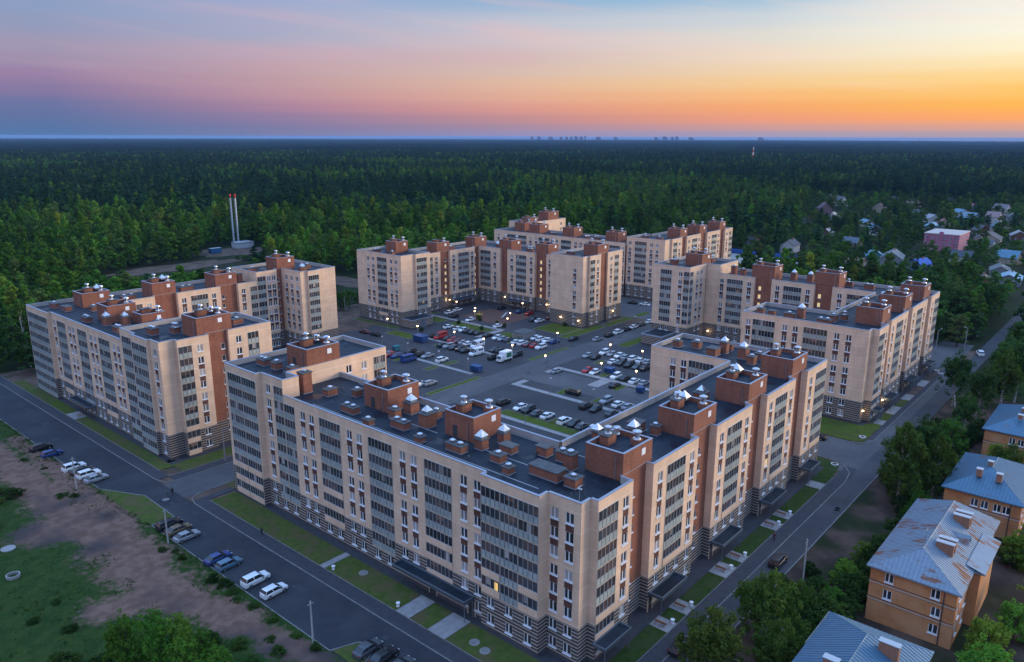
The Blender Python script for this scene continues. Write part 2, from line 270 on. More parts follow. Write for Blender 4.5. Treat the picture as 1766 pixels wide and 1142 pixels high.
def field():
    x0, x1, y0, y1, st = -14.0, 54.2, 30.0, 262.0, 0.5
    xs = np.arange(x0, x1 + 0.01, st); ys = np.arange(y0, y1 + 0.01, st); X, Y = np.meshgrid(xs, ys, indexing='ij')
    T = [((47.5, 262), (46.5, 200)), ((46.5, 200), (45, 166)), ((45, 166), (45.5, 149)), ((45.5, 149), (47.2, 134)), ((47.2, 134), (46.2, 118)), ((46.2, 118), (46.5, 108)), ((46.5, 108), (49, 94.5)), ((49, 94.5), (51.5, 80)), ((51.5, 80), (53, 55)), ((46, 112), (37, 113.5)), ((45, 140), (38.5, 147)), ((47, 134), (53, 150)), ((51, 152), (51.5, 200))]
    Wd = [3.6, 4.0, 5.2, 6.4, 6.4, 6.0, 4.2, 2.8, 2.0, 4.2, 4.6, 4.4, 2.4]
    d = np.min([seg_d(X, Y, a, b_) / w for (a, b_), w in zip(T, Wd)], axis=0)
    n = fbm(X * 0.22, Y * 0.22, 3); n2 = fbm(X * 0.7, Y * 0.7, 11)
    dirt = np.clip((1.2 - d + (n - 0.5) * 1.1) * 0.62 + 0.12, 0, 1)
    dark = np.clip((fbm(X * 0.09, Y * 0.09, 31) - 0.5) * 5, 0, 1)
    rut = np.exp(-((d * 4.4 - 1.4) ** 2) * 6) * 0.09 * (dirt > 0.4)
    Z = 0.0 + (n - 0.5) * 0.55 + (n2 - 0.5) * 0.22 + (1 - dirt) * 0.10 - rut
    edge = np.clip((54.2 - X) / 2.0, 0, 1); Z = np.maximum(Z + 0.3, 0.06) * edge - 0.012
    nx_, ny_ = X.shape; idx = np.arange(nx_ * ny_).reshape(nx_, ny_)
    F = np.stack([idx[:-1, :-1], idx[1:, :-1], idx[1:, 1:], idx[:-1, 1:]], -1).reshape(-1, 4)
    me = bpy.data.meshes.new('field'); me.from_pydata(np.stack([X, Y, Z], -1).reshape(-1, 3).tolist(), [], F.tolist())
    for nm, arr in (('dirt', dirt), ('dark', dark)):
        at = me.attributes.new(nm, 'FLOAT', 'POINT'); at.data.foreach_set('value', arr.reshape(-1).astype(np.float32))
    me.polygons.foreach_set('use_smooth', [True] * len(F))
    m = bpy.data.materials.new('field_ground'); m.use_nodes = True; nt = m.node_tree; N = nt.nodes.new; L = nt.links.new; p = nt.nodes['Principled BSDF']
    p.inputs['Roughness'].default_value = 0.95; p.inputs['Specular IOR Level'].default_value = 0.1
    g = N('ShaderNodeNewGeometry')
    def noise(sc, dt=5):
        q = N('ShaderNodeTexNoise'); L(g.outputs['Position'], q.inputs['Vector']); q.inputs['Scale'].default_value = sc; q.inputs['Detail'].default_value = dt; return q.outputs[0]
    def mx(f, a, b_):
        q = N('ShaderNodeMix'); q.data_type = 'RGBA'
        for v, i in ((f, 0), (a, 6), (b_, 7)):
            if isinstance(v, tuple): q.inputs[i].default_value = v + (1,)
            else: L(v, q.inputs[i])
        return q.outputs[2]
    def sm(v, a, b_):
        q = N('ShaderNodeMapRange'); q.interpolation_type = 'SMOOTHSTEP'; L(v, q.inputs[0]); q.inputs[1].default_value = a; q.inputs[2].default_value = b_; return q.outputs[0]
    a1 = N('ShaderNodeAttribute'); a1.attribute_name = 'dirt'; a2 = N('ShaderNodeAttribute'); a2.attribute_name = 'dark'
    grass_c = mx(sm(noise(0.5), 0.35, 0.65), (0.018, 0.046, 0.009), (0.036, 0.062, 0.013)); grass_c = mx(sm(noise(2.5), 0.5, 0.75), grass_c, (0.055, 0.078, 0.018))
    dirt_c = mx(sm(noise(0.6), 0.35, 0.65), (0.155, 0.085, 0.062), (0.215, 0.125, 0.092)); dirt_c = mx(sm(noise(3.0), 0.55, 0.8), dirt_c, (0.07, 0.05, 0.044)); dirt_c = mx(a2.outputs['Fac'], dirt_c, (0.075, 0.054, 0.05))
    tot = N('ShaderNodeMath'); tot.operation = 'MULTIPLY_ADD'; L(noise(1.1, 8), tot.inputs[0]); tot.inputs[1].default_value = 0.95; L(a1.outputs['Fac'], tot.inputs[2])
    tt = N('ShaderNodeMath'); tt.operation = 'MULTIPLY_ADD'; L(noise(5.0, 4), tt.inputs[0]); tt.inputs[1].default_value = 0.35; L(tot.outputs[0], tt.inputs[2])
    L(mx(sm(tt.outputs[0], 0.78, 1.18), grass_c, dirt_c), p.inputs['Base Color'])
    bp = N('ShaderNodeBump'); bp.inputs['Strength'].default_value = 0.7; bp.inputs['Distance'].default_value = 0.12; L(noise(3.0, 6), bp.inputs['Height']); L(bp.outputs[0], p.inputs['Normal'])
    me.materials.append(m); struct(link('field', me))
field()
# carriageways
asphalt_r = mat('asphalt_right_road', (0.058, 0.056, 0.062), 0.86, var=(0.048, 0.047, 0.053), vscale=0.6, var2=(0.07, 0.067, 0.071), v2scale=0.1, bump=0.15, bscale=20)
rect('estate_ground', 54.2, 292, 43.4, 262, -0.03, soil)
rect('road_left', 54.0, 63.5, -40, 330, 0.0, asphalt_l)
rect('road_cross', 63.5, 300, 140.6, 149.6, 0.004, asphalt)
rect('courtyard_asphalt', 88.7, 245.9, 66.5, 225.1, -0.012, asphalt2)
rect('road_right', -60, 700, 39.5, 43.6, 0.0, asphalt_r)
rect('road_side', 168, 181, 43.6, 140.6, 0.0, asphalt)
rect('junction_right', 163, 186, 43.6, 47.5, 0.003, asphalt)
rect('road_right_lay_by', 181, 262, 43.6, 46.0, 0.0, asphalt)
rect('road_back', 258, 289, 120, 262, -0.002, asphalt)
rect('parking_back', 370, 450, 158, 214, 0.0, concrete)
rect('yard_right', 262, 300, 46, 90, -0.01, asphalt)
# walkways
rect('sidewalk_left', 63.62, 66.1, -40, 138.2, 0.09, asphalt3)
rect('sidewalk_left', 63.62, 66.1, 152.8, 330, 0.09, asphalt3)
rect('sidewalk_cross', 66.1, 88, 149.8, 152.7, 0.086, asphalt3)
rect('sidewalk_cross', 66.1, 72.0, 136.4, 138.1, 0.086, asphalt3)
rect('sidewalk_right', 20, 166, 43.72, 46.2, 0.09, asphalt3)
rect('sidewalk_right', 186, 262, 46.1, 47.4, 0.09, asphalt3)
# kerbs: one stone strip each, standing 0.12 m above the carriageway
def kerb(p, q, w=0.16, h=0.12):
    (x0, y0), (x1, y1) = p, q; L_ = math.hypot(x1 - x0, y1 - y0); dx, dy = (x1 - x0) / L_ * w / 2, (y1 - y0) / L_ * w / 2
    m = MB(); c = [(x0 - dy, y0 + dx), (x0 + dy, y0 - dx), (x1 + dy, y1 - dx), (x1 - dy, y1 + dx)]
    i = len(m.v); m.v += [(*a, -0.05) for a in c] + [(*a, h) for a in c]
    for f in ((4, 5, 6, 7), (0, 1, 5, 4), (1, 2, 6, 5), (2, 3, 7, 6), (3, 0, 4, 7)): m.f.append(tuple(i + k for k in f)); m.m.append(0)
    return struct(m.build('kerb', kerbm))
def kerb_path(pts, **k):
    for a, b_ in zip(pts[:-1], pts[1:]): kerb(a, b_, **k)
kerb((63.56, -40), (63.56, 136.6)); kerb((63.56, 153.5), (63.56, 330)); kerb_path([(63.56, 136.6), (64.2, 139.3), (66.5, 140.6), (88, 140.6)]); kerb_path([(63.56, 153.5), (64.3, 150.4), (66.6, 149.7), (88, 149.7)])
kerb((54.0, 30), (54.0, 73)); kerb((54.0, 80), (54.0, 134.5)); kerb((54.0, 157.2), (54.0, 330))
kerb((20, 43.66), (158, 43.66)); kerb_path([(158, 43.66), (163, 44.4), (166.2, 46.5), (167.9, 50), (167.9, 66)]); kerb((-60, 39.45), (210, 39.45)); kerb_path([(181.1, 66), (181.1, 50), (182.6, 47.2), (186, 46.05), (262, 46.05)])
kerb((66.2, -20), (66.2, 136), h=0.15, w=0.1); kerb((66.2, 157), (66.2, 330), h=0.15, w=0.1); kerb((75, 46.25), (158, 46.25), h=0.15, w=0.1); kerb((66.3, 152.78), (88, 152.78), h=0.14, w=0.1)
# lawns
def lawn_patch(x0, x1, y0, y1, z=0.1, m=None, round_end=False):
    return struct(rect('lawn', x0, x1, y0, y1, z, m or lawn))
for y0, y1 in ((52, 69.6), (73.4, 77.2), (80.4, 98.2), (99.8, 135.5)): lawn_patch(66.3, 71.6, y0, y1)
for y0, y1, mm in ((153, 203.5, lawn), (209.5, 222, lawn_fresh), (222, 250, lawn)): lawn_patch(66.3, 69.3 if y0 > 155 else 69.2, max(y0, 157), y1, 0.1, mm)
lawn_patch(69.2, 88, 152.9, 158.0); sheet('lawn', [(54.3, 134.8), (58.3, 134.8), (58.6, 147.6), (57.6, 149.4), (54.3, 157.0), (51.5, 157.4), (50, 150), (52, 138)], 0.085, lawn)
kerb_path([(54.1, 134.6), (58.4, 134.6), (58.7, 147.7), (57.7, 149.6), (54.2, 157.2)])
sheet('lawn', [(54.2, 73.6), (57.6, 75.6), (58.6, 77.0), (57.6, 78.4), (54.2, 79.9)], 0.1, lawn); kerb_path([(54.0, 73.4), (57.7, 75.4), (58.8, 77.0), (57.7, 78.6), (54.0, 80.1)])
lawn_patch(72, 88, 137.0, 140.4, 0.1)
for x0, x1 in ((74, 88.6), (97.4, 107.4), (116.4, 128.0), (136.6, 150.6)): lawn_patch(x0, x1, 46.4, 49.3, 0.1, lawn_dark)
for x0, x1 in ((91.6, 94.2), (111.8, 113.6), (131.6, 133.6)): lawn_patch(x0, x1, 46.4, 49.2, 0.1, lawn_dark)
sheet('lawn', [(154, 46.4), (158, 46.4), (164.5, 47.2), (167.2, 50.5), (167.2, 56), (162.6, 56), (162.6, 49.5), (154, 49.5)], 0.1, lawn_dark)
sheet('lawn', [(182, 50), (183.5, 47.6), (197.5, 47.6), (197.5, 50), (193.8, 51.5), (193.8, 84), (182, 84)], 0.1, lawn_fresh)
for x0, x1, mm in ((201.5, 207.5, lawn_fresh), (215, 222, lawn), (228, 238, soil), (245, 258, soil)): lawn_patch(x0, x1, 47.6, 49.6, 0.1, mm)
# paving pads at the entrances
for x0, x1 in ((88.6, 91.5), (94.3, 97.3), (107.5, 111.7), (113.7, 116.3), (128.1, 131.5), (133.7, 136.5), (150.7, 153.9)): struct(rect('paving', x0, x1, 46.35, 49.4, 0.095, concrete))
for x0, x1 in ((197.6, 201.4), (207.6, 214.9), (222.1, 227.9), (238.1, 244.9)): struct(rect('paving', x0, x1, 47.5, 49.7, 0.095, concrete))
for y0, y1 in ((69.7, 73.3), (77.3, 80.3), (98.3, 99.7)): struct(rect('paving', 66.25, 71.7, y0, y1, 0.095, concrete))
struct(rect('paving', 66.25, 69.4, 203.6, 209.4, 0.095, concrete))
# dark apron round the blocks
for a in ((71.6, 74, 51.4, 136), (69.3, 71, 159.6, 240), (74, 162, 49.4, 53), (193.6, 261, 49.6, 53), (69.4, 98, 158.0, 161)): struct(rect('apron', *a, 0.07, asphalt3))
# courtyard walkways, strips and islands
def walk(x0, x1, y0, y1):
    struct(rect('walkway', x0, x1, y0, y1, 0.1, concrete))
    for p, q in (((x0, y0), (x1, y0)), ((x1, y0), (x1, y1)), ((x1, y1), (x0, y1)), ((x0, y1), (x0, y0))): kerb(p, q, w=0.12, h=0.115)
def strip(x0, x1, y0, y1, m=None):
    struct(rect('lawn', x0, x1, y0, y1, 0.105, m or lawn_fresh))
    for p, q in (((x0, y0), (x1, y0)), ((x1, y0), (x1, y1)), ((x1, y1), (x0, y1)), ((x0, y1), (x0, y0))): kerb(p, q, w=0.14, h=0.12)
walk(160.0, 161.6, 154.6, 194.0); walk(180.4, 181.8, 158.0, 196.5); walk(206.8, 208.4, 183.0, 224.0); walk(161.0, 162.8, 101.0, 137.0); walk(161.0, 167.0, 137.1, 139.2); walk(182.3, 184.2, 104.0, 137.0); walk(177, 184.2, 137.1, 139.4); walk(175.0, 182.2, 118.4, 122.0)
walk(194, 206.7, 182.6, 185.0); walk(139.0, 140.4, 95, 132.0)
strip(138.5, 160.0, 149.7, 151.6); strip(183.8, 204.5, 149.9, 151.6)
strip(140.6, 144.2, 98.5, 126.0); strip(144.2, 149.3, 110.0, 112.2); strip(154.2, 159.8, 167.2, 169.4, lawn); strip(161.8, 167.6, 166.6, 168.8, lawn); strip(154.4, 159.8, 182.2, 184.2); strip(175.4, 180.2, 185.2, 187.2); strip(184.2, 190, 122.6, 124.6); strip(176, 182, 112.4, 114.2); strip(163.4, 170, 122.4, 124.6); strip(164, 168, 111.2, 113.0, lawn); strip(194.8, 199.4, 169.0, 170.6); strip(194.6, 199.6, 131.6, 133.6, lawn)
strip(214, 237.5, 157.6, 162.4); strip(217, 229, 162.6, 176.5); strip(201.0, 206.2, 186.0, 206.0); strip(200.5, 206.4, 170.0, 181.0); strip(200.2, 206.5, 210.4, 222.6); strip(239, 257, 157.0, 160.6); strip(258.5, 270, 157.0, 160.0)
strip(217.5, 236.5, 135.6, 139.6); strip(182, 185.5, 215.0, 240.0, lawn); strip(176.0, 181.5, 200.0, 213.0); strip(200.6, 213.0, 222.8, 224.8)
struct(rect('playground', 213.5, 232, 189, 212, 0.02, playm))
struct(sheet('asphalt_patch', [(61.7, 121.4), (63.2, 121.2), (63.3, 125.2), (61.8, 125.6)], 0.006, asphalt2))
# bare earth under the trees by the right road
for cx_, cy_, ax_, ay_ in ((196, 412, 36, 12), (246, 444, 22, 18), (232, 296, 9, 30)):
    sheet('clearing', [(cx_ + ax_ * math.cos(k * .2618) * (1 + .18 * math.sin(k * 2.3)), cy_ + ay_ * math.sin(k * .2618) * (1 + .18 * math.cos(k * 1.7))) for k in range(24)], -0.03, soil)
rect('earth_verge', -40, 240, -30, 39.3, -0.03, mat('dark_earth', (0.050, 0.035, 0.027), 0.95, spec=0.1, var=(0.105, 0.068, 0.052), vscale=0.16, var2=(0.022, 0.030, 0.012), v2scale=0.11, bump=0.7, bscale=2))

# repairs in the asphalt
rp_ = random.Random(3)
for k in range(46):
    if k < 18: x, y, mt_ = rp_.uniform(54.8, 61.5), rp_.uniform(60, 225), asphalt3
    elif k < 32: x, y, mt_ = rp_.uniform(95, 235), rp_.uniform(141.4, 147.5), asphalt2
    else: x, y, mt_ = rp_.uniform(80, 160), rp_.uniform(39.8, 41.6), asphalt3
    a_, b_ = rp_.uniform(.6, 3.6), rp_.uniform(.5, 1.6)
    if k < 18: a_, b_ = b_, a_
    struct(rect('asphalt_patch', x, x + a_, y, y + b_, 0.0085, mt_))
# ------------------------------------------------------------------ apartment buildings
FH = 2.8; F0 = 0.5; BASE_TOP = F0 + 2 * FH - 0.15
def fz(f): return F0 + f * FH
_cache = {}
def cached(key, fn):
    if key not in _cache: _cache[key] = fn()
    return _cache[key]
WW, WH = 1.36, 1.58
def window_frame_mesh(w, h):
    m = MB(); t = 0.075; d0, d1 = 0.06, 0.15
    m.box(-w/2, w/2, d0, d1, 0, t); m.box(-w/2, w/2, d0, d1, h - t, h)
    m.box(-w/2, -w/2 + t, d0, d1, t, h - t); m.box(w/2 - t, w/2, d0, d1, t, h - t)
    if w > 1.0: m.box(-0.11, 0.03, d0 - 0.01, d1, t, h - t)
    return m.mesh('window_frame', white)
def pane_mesh(w, h, mt):
    m = MB(); m.quad((-w/2 + 0.05, 0.12, 0.05), (w/2 - 0.05, 0.12, 0.05), (w/2 - 0.05, 0.12, h - 0.05), (-w/2 + 0.05, 0.12, h - 0.05))
    return m.mesh('pane', mt)
def sill_mesh(w):
    m = MB(); m.box(-w/2 - 0.06, w/2 + 0.06, -0.14, 0.08, -0.13, 0.0); return m.mesh('sill', white)
def panel_mesh(w, h):
    m = MB(); m.box(-w/2, w/2, -0.02, 0.1, 0, h); return m.mesh('brick_panel', panel)
def loggia_meshes(w, style):
    # local: x along the wall, y into it, z up from the floor line
    fr = MB(); n = max(2, int(round(w / 0.86))); p = w / n; z0 = 0.0; zr = 1.08; zt = 2.70
    if style == 'solid': pass
    fr.box(-w/2, w/2, -0.10, 0.25, -0.10, 0.03, 0)                        # slab edge
    fr.box(-w/2, w/2, -0.05, 0.06, zr - 0.03, zr + 0.05, 1); fr.box(-w/2, w/2, -0.05, 0.06, zt - 0.06, zt, 1)
    for k in range(n + 1):
        x = -w/2 + k * p; b = 0.06 if k % 2 else 0.085
        fr.box(max(-w/2, x - b/2), min(w/2, x + b/2), -0.06, 0.06, z0, zt - 0.06, 1)
    gl = MB()
    for k in range(n): gl.quad((-w/2 + k*p, 0.02, zr), (-w/2 + (k+1)*p, 0.02, zr), (-w/2 + (k+1)*p, 0.02, zt), (-w/2 + k*p, 0.02, zt))
    rl = MB()
    if style == 'solid': rl.box(-w/2, w/2, -0.10, 0.05, 0, zr - 0.03)
    else:
        for k in range(n): rl.box(-w/2 + k*p + 0.10, -w/2 + (k+1)*p - 0.10, -0.035, 0.03, 0.07, zr - 0.07)
    return (fr.mesh('loggia', [course, frame_m]), gl.mesh('glazing', logglass), rl.mesh('railing', cream if style == 'solid' else railm))
def glow_back(w):
    m = MB(); m.quad((-w/2 + 0.1, -0.0, 1.15), (w/2 - 0.1, 0.0, 1.15), (w/2 - 0.1, 0.0, 2.4), (-w/2 + 0.1, 0.0, 2.4)); return m.mesh('lit_glazing', lit)

def blind_mesh(k):
    m = MB(); w, z0 = ((.8, 1.5), (.8, 1.12), (1.6, 1.9))[k]; m.quad((-w/2, .012, z0), (w/2, .012, z0), (w/2, .012, 2.62), (-w/2, .012, 2.62)); return m.mesh('blind', (curtain, curtain, blindm)[k])
blindm = mat('dim_room', (0.16, 0.09, 0.07), .3, spec=.5, objvar=.5)
def W(c, f0=0, f1=99, **k): return dict(t='w', c=c, f0=f0, f1=f1, **k)
def Lg(a, b, f0=2, f1=99, solid=3, **k): return dict(t='l', a=min(a, b), b=max(a, b), f0=f0, f1=f1, solid=solid, **k)
def S(c, f0=1, f1=99, **k): return dict(t='s', c=c, f0=f0, f1=f1, **k)

def add_window(bld, wx, wy, z, th, w, h, kind, sill=True):
    loc = (wx - bld.location.x, wy - bld.location.y, z)
    o = link('window', cached(('wf', w, h), lambda: window_frame_mesh(w, h)), bld, loc, th)
    pm = {'d': glass, 'c': curtain, 'l': lit, 's': lit2}[kind]
    link('pane', cached(('pn', w, h, kind), lambda: pane_mesh(w, h, pm)), o)
    if sill: link('sill', cached(('sl', w), lambda: sill_mesh(w)), o)

def facade(bld, wm, cm, p, q, nfl, ztop, spec):
    """one straight wall from p to q (outside on the right hand): pierced wall quads, windows, loggias, courses"""
    px, py = p; qx, qy = q; L = math.hypot(qx - px, qy - py); dx, dy = (qx - px) / L, (qy - py) / L
    nx, ny = dy, -dx; th = math.atan2(nx, -ny)
    z0 = spec.get('z0', 0.0); mi = 2 if spec.get('brick') else 0
    alongx = abs(dx) > 0.5
    def A(c): return abs(c - (px if alongx else py))
    ops = []
    R_ = random.Random(int(px * 31 + py * 17))
    def P(a, z, d=0.0): return (px + dx * a - nx * d, py + dy * a - ny * d, z)
    for it in spec.get('c', []):
        top = min(it['f1'], nfl)
        if it['t'] == 'w':
            a = A(it['c'])
            fl = [f for f in range(it['f0'], top) if fz(f) + 0.5 > z0]
            for f in fl:
                z = fz(f) + 0.82
                ops.append((a - WW/2, a + WW/2, z, z + WH))
                r = R_.random(); kind = 'l' if r < spec.get('lit', 0.005) and f > 1 else ('c' if r < 0.2 else 'd')
                x, y, _ = P(a, 0); add_window(bld, x, y, z, th, WW, WH, kind)
                # brown brick between the windows of each group of three
                if f + 1 in fl and (f - 2) % 3 < 2 and f >= 2 and f + 1 < 8:
                    ph = FH - WH - 0.02
                    link('brick_panel', cached(('bp', ph), lambda: panel_mesh(WW, ph)), bld, (x - bld.location.x, y - bld.location.y, z + WH + 0.01), th)
        elif it['t'] == 's':
            a = A(it['c']); w, h = 0.95, 1.35
            for f in range(it['f0'], top):
                if fz(f) + 0.5 < z0: continue
                z = fz(f) - 0.1 if spec.get('half', True) else fz(f) + 0.9
                ops.append((a - w/2, a + w/2, z, z + h)); x, y, _ = P(a, 0)
                kind = 's' if it.get('lit') and R_.random() < 0.88 else 'd'
                add_window(bld, x, y, z, th, w, h, kind)
        else:
            a0, a1 = sorted((A(it['a']), A(it['b']))); w = round(a1 - a0, 2); a = (a0 + a1) / 2
            for f in range(it['f0'], top):
                if fz(f) + 0.5 < z0: continue
                z = fz(f); style = 'solid' if f < it['solid'] else 'panel'
                ops.append((a0, a1, z - 0.1, z + 2.70))
                x, y, _ = P(a, 0)
                fr, gl, rl = cached(('lg', w, style), lambda: loggia_meshes(w, style))
                o = link('loggia', fr, bld, (x - bld.location.x, y - bld.location.y, z), th)
                link('glazing', gl, o); link('railing', rl, o)
                if R_.random() < 0.42 and w > 2.5:
                    kk = R_.randrange(3); link('blind', cached(('bl_', kk), lambda: blind_mesh(kk)), o, (R_.uniform(-1, 1) * (w/2 - 1.0), 0, 0))
                if R_.random() < 0.012:
                    k = link('lit_pane', cached(('lp',), lambda: glow_back(0.9)), o, (R_.choice([-1, 1]) * (w/2 - 0.7), 0, 0))
            if it['f0'] >= 1 and w > 2.2 and z0 < 1:
                for f in range(0, min(2, it['f0'])):
                    for s_ in ((-1, 1) if w > 3.5 else (0,)):
                        aa = a + s_ * w * 0.27; z = fz(f) + 0.82; x, y, _ = P(aa, 0)
                        ops.append((aa - WW/2, aa + WW/2, z, z + WH)); add_window(bld, x, y, z, th, WW, WH, 'd')
    for (c, w, h) in spec.get('doors', []):
        a = A(c); ops.append((a - w/2, a + w/2, 0.12, h)); x, y, _ = P(a, 0)
        m = MB(); m.box(-w/2, w/2, 0.1, 0.18, 0.12, h); m.box(-w/2 - 0.18, -w/2, -0.06, 0.12, 0, h + 0.15, 1); m.box(w/2, w/2 + 0.18, -0.06, 0.12, 0, h + 0.15, 1)
        d = m.build('door', [doorm, course], bld, (x - bld.location.x, y - bld.location.y, 0)); d.rotation_euler = (0, 0, th)
        hm = MB(); hm.box(w/2 - 0.25, w/2 - 0.2, 0.02, 0.08, 0.9, 1.3); link('handle', hm.mesh('handle', zinc), d)
    ops = [(max(0.02, a), min(L - 0.02, b), z, min(Z, ztop - 0.3)) for a, b, z, Z in ops if a < L and b > 0 and Z > z0]
    ua = sorted({0.0, round(L, 4)} | {round(v, 4) for o in ops for v in o[:2]})
    uz = sorted({z0, ztop} | {round(v, 4) for o in ops for v in o[2:]} | ({BASE_TOP} if z0 < BASE_TOP < ztop else set()))
    cov = np.zeros((len(ua) - 1, len(uz) - 1), bool)
    ca = (np.array(ua[:-1]) + np.array(ua[1:])) / 2; cz = (np.array(uz[:-1]) + np.array(uz[1:])) / 2
    for a, b, z, Z in ops: cov |= ((ca > a) & (ca < b))[:, None] & ((cz > z) & (cz < Z))[None, :]
    for j in range(len(uz) - 1):
        i = 0
        while i < len(ua) - 1:
            if cov[i, j]: i += 1; continue
            k = i
            while k + 1 < len(ua) - 1 and not cov[k + 1, j]: k += 1
            mm = mi if (cz[j] > BASE_TOP) else 1
            wm.quad(P(ua[i], uz[j]), P(ua[k + 1], uz[j]), P(ua[k + 1], uz[j + 1]), P(ua[i], uz[j + 1]), mm); i = k + 1
    for a, b, z, Z in ops:
        D = 0.16; mm = mi if z > BASE_TOP else 1
        wm.quad(P(a, z), P(a, Z), P(a, Z, D), P(a, z, D), mm); wm.quad(P(b, z, D), P(b, Z, D), P(b, Z), P(b, z), mm)
        wm.quad(P(a, z), P(a, z, D), P(b, z, D), P(b, z), mm); wm.quad(P(a, Z, D), P(a, Z), P(b, Z), P(b, Z, D), mm)
    # light courses of the ground floors, proud of the dark wall
    if z0 < 0.2:
        for k in range(10):
            za = 0.78 + 0.55 * k; zb = za + 0.12
            iv = sorted((a - 0.02, b + 0.02) for a, b, z, Z in ops if z < zb and Z > za); s = 0.0
            for a, b in iv + [(L, L)]:
                if a - s > 0.12:
                    c0 = [P(s, za, -0.045), P(a, za, -0.045), P(a, za, 0.0), P(s, za, 0.0)]; c1 = [(v[0], v[1], zb) for v in c0]
                    cm.quad(c0[0], c0[1], c1[1], c1[0]); cm.quad(c1[0], c1[1], c1[2], c1[3]); cm.quad(c0[3], c0[2], c0[1], c0[0])
                    cm.quad(c0[0], c1[0], c1[3], c0[3]); cm.quad(c0[1], c0[2], c1[2], c1[1])
                s = max(s, b)
        # plinth
        cm.m[-1:] = cm.m[-1:]

def coping_edge(cp, im, p, q, ztop, zroof, prev_convex=True):
    px, py = p; qx, qy = q; L = math.hypot(qx - px, qy - py); dx, dy = (qx - px) / L, (qy - py) / L; nx, ny = dy, -dx
    e = 0.004 if abs(dx) > 0.5 else 0.0
    def P(a, z, d=0.0): return (px + dx * a - nx * d, py + dy * a - ny * d, z)
    a0, a1 = -0.02, L + 0.02
    o0, o1 = -0.05 - e, 0.36 + e; zb, zt = ztop - 0.05 - e, ztop + 0.03 + e
    c0 = [P(a0, zb, o0), P(a1, zb, o0), P(a1, zb, o1), P(a0, zb, o1)]; c1 = [(v[0], v[1], zt) for v in c0]
    cp.quad(c1[0], c1[1], c1[2], c1[3])
    for i in range(4):
        j = (i + 1) % 4; cp.quad(c0[i], c0[j], c1[j], c1[i])
    im.quad(P(L, zroof, 0.35), P(0, zroof, 0.35), P(0, ztop, 0.35), P(L, ztop, 0.35), 0)

def level(bld, parts, poly, nfl):
    ztop = F0 + nfl * FH + 1.5; zr = ztop - 1.0
    wm, cm, cp, im, rf = parts
    n = len(poly)
    for i in range(n):
        x, y, sp = poly[i]; x2, y2, _ = poly[(i + 1) % n]
        if sp == 'skip': continue
        facade(bld, wm, cm, (x, y), (x2, y2), nfl, ztop, sp or {})
        coping_edge(cp, im, (x, y), (x2, y2), ztop, zr)
    pts = [Vector((x, y, zr)) for x, y, _ in poly]
    i0 = len(rf.v); rf.v += [tuple(v) for v in pts]
    for t in tessellate_polygon([pts]):
        a, b, c = [pts[k] for k in t]
        if (b - a).cross(c - a).z < 0: t = (t[0], t[2], t[1])
        rf.f.append(tuple(i0 + k for k in t)); rf.m.append(0)
    return zr

def hood_mesh(kind):
    m = MB()
    if kind == 'm':                                                    # round mushroom hood on a pipe
        m.cyl(0, 0, 0, 0.12, 0.46, 0.40, 12); m.cyl(0, 0, 0.12, 0.75, 0.24, 0.24, 12); m.cyl(0, 0, 0.72, 0.80, 0.25, 0.50, 12)
        m.cyl(0, 0, 0.80, 0.90, 0.52, 0.50, 12); m.cyl(0, 0, 0.90, 1.05, 0.50, 0.14, 12)
    elif kind == 'k':                                                  # low squat hood
        m.cyl(0, 0, 0, 0.28, 0.22, 0.22, 10); m.cyl(0, 0, 0.28, 0.36, 0.48, 0.46, 10); m.cyl(0, 0, 0.36, 0.52, 0.46, 0.1, 10)
    else:                                                              # pyramid hood
        s = 0.75
        for z0, z1, a, b in ((0, 0.35, s * 0.8, s * 0.8), (0.35, 0.42, s, s), (0.42, 1.35, s, 0.02)):
            i = len(m.v); m.v += [(-a, -a, z0), (a, -a, z0), (a, a, z0), (-a, a, z0), (-b, -b, z1), (b, -b, z1), (b, b, z1), (-b, b, z1)]
            for k in range(4): m.f.append((i + k, i + (k + 1) % 4, i + 4 + (k + 1) % 4, i + 4 + k)); m.m.append(0)
    return m.mesh('vent_hood', zinc)
def hood(par, kind, x, y, z, s=1.0):
    o = link('vent_hood', cached(('hood', kind), lambda: hood_mesh(kind)), par, (x, y, z)); o.scale = (s, s, s); return o
def shaft(bld, x, y, zr, lx, ly, h, hoods='m', cap=True):
    def mk():
        m = MB(); m.box(-lx/2, lx/2, -ly/2, ly/2, 0, h); m.box(-lx/2 - 0.05, lx/2 + 0.05, -ly/2 - 0.05, ly/2 + 0.05, 0.0, 0.1, 1); return m.mesh('ventilation_shaft', [redbrick, coping])
    o = link('ventilation_shaft', cached(('sh', lx, ly, h), mk), bld, (x - bld.location.x, y - bld.location.y, zr))
    def mc():
        m = MB(); m.box(-lx/2 - 0.16, lx/2 + 0.16, -ly/2 - 0.16, ly/2 + 0.16, h + 0.004, h + 0.16); return m.mesh('shaft_cap', capm)
    link('shaft_cap', cached(('sc', lx, ly, h), mc), o)
    n = len(hoods)
    for k, c in enumerate(hoods):
        t = (k + 0.5) / n - 0.5
        hood(o, c, t * lx if lx >= ly else 0, t * ly if ly > lx else 0, h + 0.16, rnd.uniform(0.9, 1.1))
    return o
